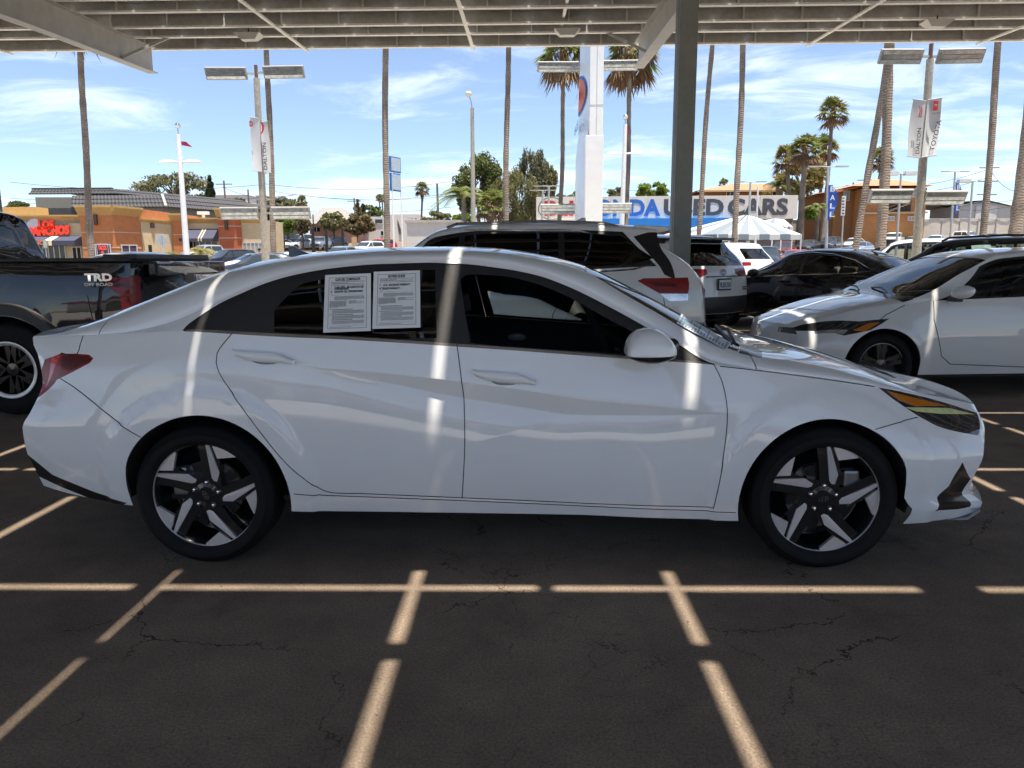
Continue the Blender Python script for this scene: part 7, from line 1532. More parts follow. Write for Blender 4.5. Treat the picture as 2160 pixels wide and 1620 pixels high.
    for (u, v, w_, h_, y0) in ((1785, 413, .7, 1.1, Y), (1829, 410, .9, 1.1, Y-2.5), (1926, 407, .9, 1.0, Y-2.5), (1878, 461, .85, .5, Y-2.5), (1922, 461, .8, .45, Y-2.5)):
        w = MB(); c = at_y(u, v, y0-.05); w.box(c, (w_, .08, h_)); wo = w.build('window', mat('curtained_glass', (.30, .32, .35), .2, vary=.3, scale=3), t); f = MB()
        for q, sz in (((0, h_/2), (w_+.16, .08)), ((0, -h_/2), (w_+.16, .08)), ((-w_/2, 0), (.08, h_)), ((w_/2, 0), (.08, h_)), ((0, 0), (.05, h_))): f.box(c+Vector((q[0], -.05, q[1])), (sz[0], .08, sz[1]))
        f.build('frame', M_FRAME, wo)
    a, b = at_y(1820, 450, Y-2.7), at_y(1956, 448, Y-2.7); bd = MB(); bd.bar(a, b, .3, .22); bd.build('balcony_slab', mat('tan_fascia', (.50, .36, .22), .8), t); rec = MB(); c = at_y(1893, 435, Y-2.56); rec.box(c, (3.2, .1, 1.7)); rec.build('stair_shade_panel', mat('stair_shadow', (.06, .04, .03), .9), t)  # dark panel on the wall stands for the shade inside the stair opening
    for k in range(7):
        st = MB(); p = at_y(1872+7*k, 446-2.6*k, Y-2.9); st.box(p, (.5, .6, .07)); st.build('stair_tread', mat('stair_concrete', (.35, .30, .25), .9), t)
    rl = MB(); rl.bar(at_y(1868, 440, Y-3.1), at_y(1918, 421, Y-3.1), .06, .06); rl.build('stair_rail', M_ORS, t)
    # --- grey shed
    Y = 118; t = thing('grey_shed', 'long grey gabled shed at the right behind the screened fence', 'building', (xat(2060, Y), Y, ground_z(Y))); P = lambda u, v, y=Y: at_y(u, v, y); g = ground_z(Y); a, b, c, d = P(2024, 436), P(2080, 425), P(2134, 436), P(1962, 441, Y+14)
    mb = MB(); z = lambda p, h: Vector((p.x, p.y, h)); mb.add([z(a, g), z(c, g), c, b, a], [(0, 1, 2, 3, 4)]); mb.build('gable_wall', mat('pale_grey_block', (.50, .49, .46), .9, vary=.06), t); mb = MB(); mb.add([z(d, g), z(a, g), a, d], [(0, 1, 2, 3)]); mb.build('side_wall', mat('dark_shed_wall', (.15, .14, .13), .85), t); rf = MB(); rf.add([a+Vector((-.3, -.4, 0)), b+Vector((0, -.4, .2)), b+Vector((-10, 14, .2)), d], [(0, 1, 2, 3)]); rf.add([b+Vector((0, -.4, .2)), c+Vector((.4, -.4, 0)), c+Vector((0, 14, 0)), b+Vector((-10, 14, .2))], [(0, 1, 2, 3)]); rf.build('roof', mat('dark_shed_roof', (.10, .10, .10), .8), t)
    dr = MB(); dr.box(at_y(2080, 448, Y-.1), (3.2, .1, 2.0)); dr.build('roller_door', mat('pale_roller_door', (.60, .59, .56), .7), t)
    Y = 100; t = thing('dark_sign', 'dark red lettered sign cut off by the right edge of the picture', 'sign', (xat(2156, Y), Y, ground_z(Y))); o = MB(); o.box(at_y(2158, 432, Y), (1.4, .2, .9)); p = o.build('sign_panel', mat('dark_red_sign', (.14, .03, .03), .6), t); put_text('lettering', 'H', .7, at_y(2153, 432, Y-.1), (1, 0, 0), (0, 0, 1), M_BANNER, p, lift=.03, bold=.03); ps = MB(); ps.tube([(xat(2158, Y), Y+.2, ground_z(Y)), (xat(2158, Y), Y+.2, zat(436, Y, 2158))], .1, 8); ps.build('post', M_GREYM, t)
    # --- screened fence
    Y = 108; t = thing('screened_fence', 'long fence covered in pale screening cloth behind the far parked cars', 'fence', (xat(1900, Y), Y, ground_z(Y))); M_SCR = mat('pale_screen_cloth', (.58, .54, .47), .9, vary=.12, scale=1.5); xs = [xat(u, Y) for u in range(1640, 2290, 38)]
    for k in range(len(xs)-1):
        zt = zat(463, Y, 1900); s = MB(); n = 6; V = []
        for i in range(n+1): q = i/n; V += [(xs[k]+(xs[k+1]-xs[k])*q, Y+.05*math.sin(3*q+k), ground_z(Y)+.05), (xs[k]+(xs[k+1]-xs[k])*q, Y+.04*math.sin(5*q+k), zt)]
        s.add(V, [(2*i, 2*i+2, 2*i+3, 2*i+1) for i in range(n)]); s.build('screen_panel', M_SCR, t)
        p = MB(); p.tube([(xs[k], Y-.08, ground_z(Y)), (xs[k], Y-.08, zt+.15)], .05, 6); p.build('post', M_GREYM, t)
    r_ = MB(); r_.tube([(xs[0], Y-.06, zat(463, Y, 1900)+.05), (xs[-1], Y-.06, zat(463, Y, 1900)+.05)], .04, 6); r_.build('top_rail', M_GREYM, t)
    # --- black picket fence on the left
    Y = 90; t = thing('picket_fence', 'black iron picket fence in front of the small parking lot', 'fence', (xat(650, Y), Y, ground_z(Y))); M_IRON = mat('black_iron', (.02, .02, .022), .6); x0, x1 = xat(575, Y), xat(724, Y); n = 56; g = ground_z(Y)
    me = MB().box((0, 0, .95), (.035, .035, 1.9)); pm = mesh_data('picket', me.v, me.f); pm.materials.append(M_IRON)
    for k in range(n+1):
        o = bpy.data.objects.new('picket', pm); COL.objects.link(o); o.parent = t; o.matrix_parent_inverse = t.matrix_basis.inverted(); o.location = (x0+(x1-x0)*k/n, Y, g)
    for z in (.2, 1.7): r_ = MB(); r_.bar((x0, Y, g+z), (x1, Y, g+z), .05, .05); r_.build('rail', M_IRON, t)
    for u in (598, 661, 690, 724): p = MB(); p.box((xat(u, Y), Y, g+1.4), (.28, .28, 2.8)); p.build('post', M_IRON, t)
    lp = MB(); c = at_y(660, 452, Y-3); lp.tube([(c.x, Y-3, g), c], .07, 8); o = lp.build('thin_post', M_IRON); tag(o, 'thin dark post standing before the pink house', 'post')
    Y = 84; t = thing('tan_wall', 'low tan stucco wall with a pier left of the small slanted tree', 'wall', (xat(738, Y), Y, ground_z(Y))); w = MB(); w.box((xat(738, Y), Y, ground_z(Y)+.5), (xat(752, Y)-xat(728, Y), .3, 1.0)); w.build('wall', mat('tan_stucco', (.52, .36, .20), .9), t); p = MB(); p.box((xat(748, Y), Y-.02, ground_z(Y)+1.0), (.5, .5, 2.0)); p.build('pier', mat('tan_stucco', (.52, .36, .20), .9), t)
build_buildings()
# ------------------------------------------------------------------ palms and trees
def leafmat(name, c1, c2, rough=.55, trans=.4):
    if name in MATS: return MATS[name]
    m, nt, b, N, L = _nodes(name); tc = N.new('ShaderNodeTexCoord'); n = N.new('ShaderNodeTexNoise'); L.new(tc.outputs['Object'], n.inputs[0]); n.inputs['Scale'].default_value = 1.1; n.inputs['Detail'].default_value = 6; n.inputs['Roughness'].default_value = .75
    r = N.new('ShaderNodeValToRGB'); L.new(n.outputs[0], r.inputs[0]); r.color_ramp.elements[0].position = .35; r.color_ramp.elements[1].position = .65; r.color_ramp.elements[0].color = (*c1, 1); r.color_ramp.elements[1].color = (*c2, 1); L.new(r.outputs[0], b.inputs['Base Color']); b.inputs['Roughness'].default_value = rough
    o = [q for q in N if q.type == 'OUTPUT_MATERIAL'][0]; tr = N.new('ShaderNodeBsdfTranslucent'); L.new(r.outputs[0], tr.inputs[0]); mx = N.new('ShaderNodeMixShader'); mx.inputs[0].default_value = trans; L.new(b.outputs[0], mx.inputs[1]); L.new(tr.outputs[0], mx.inputs[2]); L.new(mx.outputs[0], o.inputs[0])
    MATS[name] = m; return m
F_PALM = leafmat('palm_green', (.12, .155, .04), (.27, .29, .09)); F_PALMY = leafmat('palm_yellow', (.20, .18, .055), (.36, .31, .10)); F_DEAD = leafmat('dead_frond', (.16, .10, .055), (.30, .20, .11), .8)
F_OLIVE = leafmat('olive_leaf', (.12, .125, .045), (.28, .26, .11)); F_GREEN = leafmat('mid_green_leaf', (.07, .10, .03), (.19, .22, .07)); F_BRIGHT = leafmat('bright_green_leaf', (.10, .16, .02), (.24, .32, .05)); F_DARK = leafmat('dark_green_leaf', (.03, .045, .02), (.085, .105, .04)); F_GREYG = leafmat('grey_green_leaf', (.12, .13, .07), (.27, .26, .14)); F_BROWN = leafmat('brownish_leaf', (.12, .10, .045), (.24, .19, .09))
def ringed_bark():
    m, nt, b, N, L = _nodes('palm_trunk_bark'); tc = N.new('ShaderNodeTexCoord'); w = N.new('ShaderNodeTexWave'); w.wave_type = 'BANDS'; w.bands_direction = 'Z'; L.new(tc.outputs['Object'], w.inputs[0]); w.inputs['Scale'].default_value = 3.2; w.inputs['Distortion'].default_value = 4.5; w.inputs['Detail'].default_value = 4; w.inputs['Detail Scale'].default_value = 2.5
    n = N.new('ShaderNodeTexNoise'); L.new(tc.outputs['Object'], n.inputs[0]); n.inputs['Scale'].default_value = 1.1; n.inputs['Detail'].default_value = 6
    a = N.new('ShaderNodeMath'); a.operation = 'MULTIPLY_ADD'; L.new(w.outputs[1], a.inputs[0]); a.inputs[1].default_value = .14; L.new(n.outputs[0], a.inputs[2])
    r = N.new('ShaderNodeValToRGB'); L.new(a.outputs[0], r.inputs[0]); e = r.color_ramp.elements; e[0].position = .38; e[1].position = .80; e[0].color = (.16, .125, .098, 1); e[1].color = (.33, .265, .21, 1); L.new(r.outputs[0], b.inputs['Base Color']); b.inputs['Roughness'].default_value = .95
    bp = N.new('ShaderNodeBump'); bp.inputs['Strength'].default_value = .7; bp.inputs['Distance'].default_value = .05; L.new(w.outputs[1], bp.inputs['Height']); L.new(bp.outputs[0], b.inputs['Normal']); return m
M_TRUNK = ringed_bark(); M_BARK = mat('tree_bark', (.12, .09, .065), .95, vary=.2)
def fan_crown(seed, nf=46, skirt=.55, R_=1.0, droop=1.0):
    """green fans, dying fans: two vertex arrays of triangles, unit crown radius"""
    r = np.random.default_rng(seed); G = []; D = []
    for k in range(nf):
        el = r.uniform(-.75, 1.35); az = r.uniform(0, 2*math.pi); dead = el < -.15-.3*r.random() or r.random() < .10
        d = Vector((math.cos(az)*math.cos(el), math.sin(az)*math.cos(el), math.sin(el))); st = R_*r.uniform(.42, .60); base = d*st+Vector((0, 0, -.12*max(0, math.cos(el)))*int(1))
        side = d.cross(Vector((0, 0, 1)));
        if side.length < .1: side = Vector((1, 0, 0))
        side.normalize(); upv = side.cross(d); fan = R_*r.uniform(.42, .58); n = 13; out = D if dead else G
        w = .012*R_; out += [Vector((0, 0, 0))+side*w, base+side*w, base-side*w]
        for i in range(n):
            a = -1.45+2.9*i/(n-1)+r.uniform(-.05, .05); tip = base+d*(fan*math.cos(a)*.95)+side*(fan*math.sin(a))+upv*(.05*R_)+Vector((0, 0, -1))*(fan*.34*droop*(1+.7*abs(math.sin(a)))*r.uniform(.6, 1.2)*(1.5 if dead else 1))
            mid = base.lerp(tip, .5)+Vector((0, 0, .05*R_)); a2 = a; wv = (d*(-math.sin(a2))+side*math.cos(a2))*(fan*.085)
            out += [base, mid+wv, mid-wv, mid+wv, tip, mid-wv]
    ns = int(120*skirt)
    for k in range(ns):
        az = r.uniform(0, 2*math.pi); z = -r.uniform(.05, .95)*skirt*1.6*R_; rad = R_*(.30-.10*abs(z)/R_)*r.uniform(.5, 1.1); p = Vector((math.cos(az)*rad*.6, math.sin(az)*rad*.6, z+.3*R_)); q = Vector((math.cos(az)*rad*1.2, math.sin(az)*rad*1.2, z-.15*R_)); s = Vector((-math.sin(az), math.cos(az), 0))*.05*R_; D += [p+s, p-s, q]
    return G, D
def crown_mesh(name, V): return quads_mesh(name, [tuple(v) for v in V], 3)
_crowns = {}
def get_crown(i, skirt, droop):
    k = (i, skirt, droop)
    if k not in _crowns:
        G, D = fan_crown(i, 52, skirt, 1.0, droop); _crowns[k] = (crown_mesh('crown', G), crown_mesh('dead_fronds', D))
    return _crowns[k]
def fan_palm(label, base_px, top_px, Y, w_base, w_top, crown_r, var=0, skirt=.4, droop=1.0, bend=None, top_z=None, gmat=None, group='tall fan palms'):
    b = at_y(*base_px, Y); tp = at_y(*top_px, Y)
    if top_z: k = (top_z-b.z)/(tp.z-b.z); tp = b+(tp-b)*k
    k = (ground_z(Y)-b.z)/(tp.z-b.z); b = b+(tp-b)*k; t = thing('palm_tree', label, 'palm tree', b, group=group)
    n = 40; pts = []; rad = []; r = random.Random(int(base_px[0])); sc = Y/FPX; ph = r.random()*6
    for i in range(n+1):
        a = i/n; p = b.lerp(tp, a); off = (bend or 0)*sc*math.sin(a*math.pi); p = p+Vector((off+.05*math.sin(a*9+ph)*a*(1-a)*4, 0, 0)); pts.append(p); rad.append((w_base+(w_top-w_base)*a**.6)*sc/2*(1+.05*math.sin(i*2.1+ph)+.05*r.uniform(-1, 1)))
    tr = MB(); tr.tube(pts, rad, 10); tr.build('trunk', M_TRUNK, t, smooth=True, sharp=R(80))
    g, d = get_crown(var, skirt, droop); s = crown_r*sc
    for nm, me, m in (('crown', g, gmat or F_PALM), ('dead_fronds', d, F_DEAD)):
        o = bpy.data.objects.new(nm, me); COL.objects.link(o)
        if not me.materials: me.materials.append(m)
        o.parent = t; o.matrix_parent_inverse = t.matrix_basis.inverted(); o.location = tp; o.scale = (s, s, s); o.rotation_euler = (0, 0, r.random()*6.28)
    return t
def tree(label, cx, cy, rx, ry, Y, m, n=2600, leaf=None, seed=1, clumps=26, shape='round', trunk=True, name='broadleaf_tree', group='trees beyond the lot', lean=0.0):
    """crown of leaf clumps; cx, cy, rx, ry in photo pixels"""
    r = np.random.default_rng(seed); sc = Y/FPX; c = at_y(cx, cy, Y); RX, RZ = rx*sc, ry*sc; RY = RX*.8; leaf = leaf or max(.12, 3.6*sc); n = int(n*1.35)
    gz = ground_z(Y); t = thing(name, label, 'tree', (c.x, c.y, gz), group=group)
    C = []
    for k in range(clumps):
        while True:
            p = r.uniform(-1, 1, 3)
            if (p**2).sum() <= 1: break
        if shape == 'cone': h = (p[2]+1)/2; p[0] *= (1-h)**.8*.95+.05; p[1] *= (1-h)**.8*.95+.05
        else:
            q = p/max(.2, np.linalg.norm(p)); p = p*.45+q*.42
        C.append(p)
    C = np.array(C); cr = r.uniform(.20, .36, clumps) if shape != 'cone' else r.uniform(.12, .2, clumps)
    idx = r.integers(0, clumps, n); d = r.normal(size=(n, 3)); d /= np.linalg.norm(d, axis=1)[:, None]; rr = r.random(n)**.45; P = C[idx]+d*(cr[idx]*rr)[:, None]*(np.array([1, 1, 1]) if shape != 'weep' else np.array([.7, .7, 1.5]))
    P = P*np.array([RX, RY, RZ])+np.array(c); ax = r.normal(size=(n, 3)); ax[:, 2] += d[:, 2]*.5
    if shape == 'weep': ax[:, 2] -= 2.0
    ax /= np.linalg.norm(ax, axis=1)[:, None]; bx = np.cross(ax, r.normal(size=(n, 3))); bx /= np.linalg.norm(bx, axis=1)[:, None]; L_ = leaf*r.uniform(.6, 1.3, n)[:, None]; W_ = L_*(.55 if shape != 'weep' else .28)
    V = np.stack([P-ax*L_, P+bx*W_, P+ax*L_, P-bx*W_], 1).reshape(-1, 3); o = link_mesh('crown', quads_mesh('crown', V, 4), m, t); o['kind'] = 'stuff'
    if trunk:
        tb = MB(); b = Vector((c.x-lean*RX, c.y, gz)); k = Vector((c.x-.1*lean*RX, c.y, c.z-RZ*.5)); tb.tube([b, b.lerp(k, .5)+Vector((.1*RX*.3, 0, 0)), k], [max(.12, RX*.09), max(.1, RX*.075), max(.07, RX*.05)], 8)
        for i in range(0, clumps, 3):
            e = Vector(C[i]*np.array([RX, RY, RZ])*.85)+c; tb.tube([k, k.lerp(e, .5)+Vector((0, 0, .05*RZ)), e], [max(.06, RX*.04), max(.04, RX*.025), .02], 5)
        tb.build('trunk', M_BARK, t, smooth=True)
    return t
def feather_palm(label, cx, cy, rpx, base_v, Y, m, seed=0, nf=16, up=.9, group='feather palms', trunk_w=None, base_u=None):
    r = np.random.default_rng(seed); sc = Y/FPX; c = at_y(cx, cy, Y); b = at_y(base_u or cx, base_v, Y); b.z = min(b.z, ground_z(Y)) if base_v > 470 else ground_z(Y); t = thing('feather_palm', label, 'palm tree', (b.x, Y, ground_z(Y)), group=group); Rr = rpx*sc; V = []
    for k in range(nf):
        az = r.uniform(0, 2*math.pi); el = r.uniform(.25, 1.4)*up; d = Vector((math.cos(az), math.sin(az), 0)); pts = []
        for i in range(9):
            a = i/8; pts.append(c+d*(Rr*a*math.cos(el)*1.0+Rr*.25*a*a)+Vector((0, 0, Rr*(a*math.sin(el)-.75*a*a*(1.25-.3*math.sin(el))))))
        for i in range(8):
            tg = (pts[i+1]-pts[i]).normalized(); sd = tg.cross(Vector((0, 0, 1)));
            if sd.length < .1: sd = Vector((1, 0, 0))
            sd.normalize()
            V += [pts[i]+sd*.012*Rr, pts[i+1], pts[i]-sd*.012*Rr]
            for q in range(3):
                p = pts[i].lerp(pts[i+1], q/3)
                for s in (-1, 1):
                    L_ = Rr*.30*(1-.5*abs(i/8-.45))*r.uniform(.8, 1.1); tip = p+sd*(s*L_*.8)+tg*(L_*.45)+Vector((0, 0, -L_*.35)); V += [p+tg*.022*Rr, tip, p-tg*.022*Rr]
    o = link_mesh('fronds', crown_mesh('fronds', V), m, t); tr = MB(); w = (trunk_w or 10)*sc/2; tr.tube([(b.x, Y, ground_z(Y)), ((b.x+c.x)/2, Y, (ground_z(Y)+c.z)/2), tuple(c)], [w*1.2, w, w*.8], 10); tr.build('trunk', M_TRUNK, t, smooth=True)
def build_plants():
    tall = ((('slender fan palm trunk in front of the taco shop', (195, 552), (172, 108), 44, 15, 11, 75), dict(var=1, top_z=15.6, droop=1.8, bend=-3)), (('fan palm trunk just right of the left banner pole', (578, 548), (563, 105), 46, 13, 10.5, 70), dict(var=2, top_z=20)), (('fan palm trunk beside the blue roadside sign', (816, 510), (813, 100), 42, 13, 12, 75), dict(var=3, top_z=20)), (('fan palm trunk right of the globe street lamp', (1070, 475), (1074, 97), 44, 12, 10, 70), dict(var=1, top_z=19, bend=-3)),
            (('fan palm with brown hanging fronds left of the pylon sign', (1178, 475), (1189, 112), 58, 10, 8, 62), dict(var=2, skirt=.55, droop=1.5, bend=3)), (('fan palm with brown hanging fronds right of the pylon sign', (1321, 475), (1330, 112), 56, 9, 9, 64), dict(var=3, skirt=.55, droop=1.5)),
            (('thin fan palm trunk just right of the grey canopy column', (1473, 500), (1503, 88), 42, 11, 9, 70), dict(var=1, top_z=19)), (('fan palm trunk standing before the word cars', (1550, 520), (1567, 86), 38, 13, 10.5, 75), dict(var=2, top_z=18)), (('curving fan palm trunk leaning toward the stouter one', (1803, 525), (1867, 85), 33, 15, 11, 85), dict(var=3, top_z=17, bend=8)), (('stout fan palm trunk next to the curving one', (1857, 525), (1879, 85), 29, 22, 16, 95), dict(var=1, top_z=16)), (('leaning fan palm trunk right of the grey banner pole', (2073, 500), (2108, 80), 37, 15, 11, 85), dict(var=2, top_z=18)), (('thick fan palm trunk cut by the right edge of the picture', (2141, 490), (2170, 250), 27, 26, 22, 100), dict(var=3, top_z=16)),
            (('tallest full fan palm above the orange houses', (1738, 465), (1757, 236), 92, 9, 7, 38), dict(var=1, skirt=.35)), (('broad fan palm with a shaggy stem beside the brown house', (1690, 465), (1698, 312), 84, 15, 10, 40), dict(var=2, skirt=.6)), (('fan palm behind the tallest one, half hidden', (1726, 465), (1739, 310), 104, 8, 6, 34), dict(var=3, skirt=.4)), (('bushy fan palm left of the shaggy-stemmed palm', (1668, 460), (1660, 335), 90, 10, 8, 36), dict(var=1, skirt=.3, gmat=F_PALMY)), (('fan palm seen behind the stout trunk above the orange house', (1852, 400), (1860, 332), 112, 7, 6, 31), dict(var=2, skirt=.5)), (('tiny fan palm over the brown house roof', (1526, 405), (1527, 386), 150, 3, 3, 13), dict(var=3)), (('distant fan palm above the bright green tree', (637, 470), (637, 424), 140, 5, 4, 15), dict(var=1, skirt=.9)), (('pair-forming distant fan palm left of the roadside sign', (801, 460), (800, 416), 140, 3, 3, 10), dict(var=2, skirt=.4)), (('second of the distant palm pair left of the roadside sign', (808, 460), (806, 418), 142, 3, 3, 10), dict(var=3, skirt=.4)), (('lone fan palm with a thick brown skirt in the middle distance', (890, 470), (890, 396), 112, 4, 4, 19), dict(var=2, skirt=1.0)), (('small fan palm left of the pylon top of the sign wall', (1213, 440), (1213, 410), 130, 3, 3, 9), dict(var=1)))
    for a, k in tall: fan_palm(*a, **k)
    fan_palm('low bushy fan palm with yellow fronds right of the street lamp', (1035, 505), (1036, 432), 60, 16, 16, 42, var=1, skirt=.4, gmat=F_PALMY)
    feather_palm('feather palm with arching fronds left of the street lamp', 978, 415, 62, 500, 64, F_PALM, 3, 16, 1.0, trunk_w=11)
    feather_palm('bushy young feather palm in front of the navy awning', 423, 536, 42, 560, 57, F_PALMY, 4, 22, 1.15, trunk_w=14); feather_palm('low feather palm beside the stop sign', 355, 540, 30, 560, 56, F_PALM, 5, 18, .9, trunk_w=14)
    feather_palm('low feather palm at the foot of the shaggy palms', 1725, 440, 34, 470, 86, F_PALM, 8, 20, 1.1, trunk_w=8); feather_palm('feather palm low behind the long sign at its right end', 1640, 392, 34, 470, 92, F_PALM, 9, 18, 1.1, trunk_w=8)
    T = ((('large round grey-green tree behind the grey building', 372, 405, 80, 38, 130, F_GREYG), dict(n=4200, clumps=44, seed=2)), (('narrow dark cypress right of the large round tree', 444, 405, 14, 30, 125, F_DARK), dict(n=2200, clumps=40, shape='cone', seed=3, name='cypress_tree')), (('low dark tree at the far left edge', 40, 437, 26, 10, 130, F_GREEN), dict(n=1000, seed=4)), (('dark shrubby tree under the hilltop building', 492, 432, 28, 14, 140, F_BROWN), dict(n=1200, seed=5)), (('dark tree hidden behind the left lamp pole', 560, 465, 22, 26, 100, F_DARK), dict(n=1500, seed=6)), (('grey trees behind the left palm trunk', 600, 432, 40, 16, 150, F_GREYG), dict(n=1600, seed=7)),
         (('bright green round tree inside the picket fence lot', 606, 472, 26, 20, 96, F_BRIGHT), dict(n=2000, seed=8)), (('brownish tree beside the bright green one', 637, 477, 20, 17, 95, F_BROWN), dict(n=1500, seed=9)), (('olive tree in front of the pink house gable', 703, 466, 28, 22, 100, F_OLIVE), dict(n=2200, seed=10)), (('slanting olive tree on the kerb left of the white SUV', 757, 473, 36, 22, 88, F_BROWN), dict(n=2600, seed=11, lean=.4)), (('dark green tree behind the white apartments', 778, 448, 30, 14, 140, F_GREEN), dict(n=1500, seed=12)), (('thin brown cypress by the utility pole', 755, 440, 7, 16, 128, F_BROWN), dict(n=700, clumps=20, shape='cone', seed=13, name='cypress_tree')), (('thin green cypress behind the white apartments', 766, 440, 6, 12, 132, F_DARK), dict(n=600, clumps=20, shape='cone', seed=14, name='cypress_tree')),
         (('tall dark tree behind the globe street lamp', 1008, 392, 50, 66, 92, F_GREEN), dict(n=6500, clumps=40, seed=15)), (('weeping pepper tree right of the street lamp', 1092, 420, 56, 54, 88, F_OLIVE), dict(n=7000, clumps=40, shape='weep', seed=16)), (('tall loose gum tree left of the pylon sign', 1126, 368, 32, 50, 95, F_GREYG), dict(n=4200, clumps=30, shape='weep', seed=17)), (('round olive tree leaning out right of the gum tree', 1150, 388, 30, 42, 97, F_OLIVE), dict(n=3600, clumps=26, shape='weep', seed=18)), (('low olive tree behind the red emblem', 1190, 425, 22, 16, 110, F_OLIVE), dict(n=1200, seed=19)), (('green shrub trees left of the street lamp base', 925, 463, 34, 16, 85, F_OLIVE), dict(n=1800, seed=20)), (('bright yellow-green shrub at the feather palm foot', 975, 465, 24, 14, 80, F_BRIGHT), dict(n=1400, seed=21)),
         (('greyish tree behind the white ball-topped pole', 1300, 410, 22, 13, 130, F_GREYG), dict(n=1200, seed=22)), (('yellow-green tree behind the sign left of the column', 1376, 403, 32, 18, 120, F_BRIGHT), dict(n=2200, seed=23)), (('dense green tree under the shaggy palms', 1690, 372, 52, 42, 98, F_PALMY), dict(n=3200, clumps=30, seed=24)), (('bright shrub at the end of the long sign', 1712, 452, 12, 12, 84, F_BRIGHT), dict(n=800, seed=25, trunk=False)), (('small green tree behind the right lower flood lights', 1990, 432, 22, 8, 130, F_GREEN), dict(n=900, seed=26)), (('small clipped shrub by the white post on the left', 462, 575, 9, 6, 40, F_PALMY), dict(n=600, seed=27, trunk=False, leaf=.06, name='shrub')))
    for a, k in T: tree(*a, **k)
build_plants()

# ------------------------------------------------------------------ cars of the far lots
_proto = {}
def proto_car(kind):
    """coarse car: separate body, windows, lamps and wheels"""
    if kind in _proto: return _proto[kind]
    L_, wb, h, w = {'sedan': (4.7, 2.75, 1.45, 1.82), 'suv': (4.7, 2.75, 1.72, 1.88), 'pickup': (5.5, 3.4, 1.88, 1.95), 'hatch': (4.3, 2.6, 1.48, 1.78)}[kind]
    T, xr, xf, arches, nose, tail = car_tables(L_, wb, h, w, kind); b = Body(T, xr, xf, .16, .20, arches, nose, tail, sq=2.5, rise=(1.0, .55 if kind in ('suv', 'hatch', 'pickup') else 1.0))
    W = {'sedan': ((.85, -.06, .28, -.06), (-.12, -1.25, -.12, -.62)), 'suv': ((1.0, .02, .3, .02), (-.04, -1.75, -.04, -1.55)), 'hatch': ((.8, -.3, .15, -.3), (-.36, -1.3, -.36, -1.2)), 'pickup': ((1.25, .28, .72, .28), (.22, -.74, .22, -.70))}[kind]
    regs = [('side_window', dom([(a, .72), (c, .72), (e, 1.06), (d, 1.06)])) for a, c, d, e in W]; ws = {'sedan': (.26, 1.06), 'suv': (.32, 1.10), 'hatch': (.26, 1.06), 'pickup': (.80, 1.36)}[kind]
    regs.append(('windshield', dom([(ws[0], 1.14), (ws[1], 1.14), (ws[1]+.08, 1.9), (ws[0]+.08, 1.9)])))
    if kind == 'sedan': regs.append(('rear_window', dom([(-1.15, 1.22), (-1.85, 1.2), (-1.85, 1.9), (-1.05, 1.9)])))
    zl = float(b.F['zbelt'](xf)); regs.append(('headlight', b.side([(xf-.35, zl-.03), (xf-.01, zl-.06), (xf-.01, zl-.16), (xf-.2, zl-.14)], 0, .69))); zt = float(b.F['zbelt'](xr)); regs.append(('taillight', b.side([(xr+.3, zt-.06), (xr+.01, zt-.05), (xr+.01, zt-.2), (xr+.15, zt-.18)], 0, .69)))
    half = shell_parts(b, regs, [], None, step=.13); tp = h-.14
    cr = [('rear_window', [(-.62, zt+.04), (.62, zt+.04), (.55, tp-.06), (-.55, tp-.06)])] if kind in ('suv', 'hatch') else []
    capf = cap_parts(b, True, [('grille', [(-.6, .42), (.6, .42), (.55, zl-.14), (-.55, zl-.14)]), ('headlight', [(.60, zl-.16), (.80, zl-.16), (.78, zl-.05), (.60, zl-.05)]), ('headlight', [(-.60, zl-.16), (-.80, zl-.16), (-.78, zl-.05), (-.60, zl-.05)])], step=.16); capr = cap_parts(b, False, cr+[('taillight', [(.58, zt-.2), (.82, zt-.2), (.80, zt-.05), (.58, zt-.05)]), ('taillight', [(-.58, zt-.2), (-.82, zt-.2), (-.80, zt-.05), (-.58, zt-.05)])], step=.16)
    root = bpy.data.objects.new('parked_car', None); G = mat('far_car_glass', (.035, .045, .05), .06, vary=0, coat=.5)
    COL.objects.link(root)
    assemble(root, b, half, [capf, capr], {'body': P_WHITE2, 'side_window': G, 'windshield': G, 'rear_window': G, 'headlight': M_LAMPCLR, 'taillight': M_REDLENS, 'grille': M_TRIM}, both=('body', 'windshield', 'rear_window', 'grille'))
    ra = arches[0][1]
    for hx, hz, r_ in arches:
        for sg in (-1, 1):
            c = (hx, sg*(w/2-.12), hz-.02); t = MB(); M_ = Matrix(((1, 0, 0), (0, 0, sg), (0, 1, 0))); t.lathe([(ra*.62, .10), (ra*.9, .11), (ra, .06), (ra, -.1), (ra*.6, -.11)], c, 16, M_); o = local(t, 'wheel', M_TYRE, root, True); q = MB(); q.lathe([(0, .095), (ra*.6, .105), (ra*.62, .09)], c, 12, M_); local(q, 'rim', M_RIMGRY, o, True)
    _proto[kind] = root; return root
_used = set()
def far_car(label, u, Y, kind, pm, head, group, dx=0.0):
    p = proto_car(kind); x = xat(u, Y)
    r = p if kind not in _used else copy_tree(p); _used.add(kind)
    r.location = (x+dx, Y, ground_z(Y)+.02); r.rotation_euler = (math.atan2(ground_z(Y+1)-ground_z(Y-1), 2)*0, 0, R(head)); tag(r, label, 'car', group); r.name = 'parked_car'
    for o in r.children:
        if o.name.startswith('body'): o.material_slots[0].link = 'OBJECT'; o.material_slots[0].material = pm
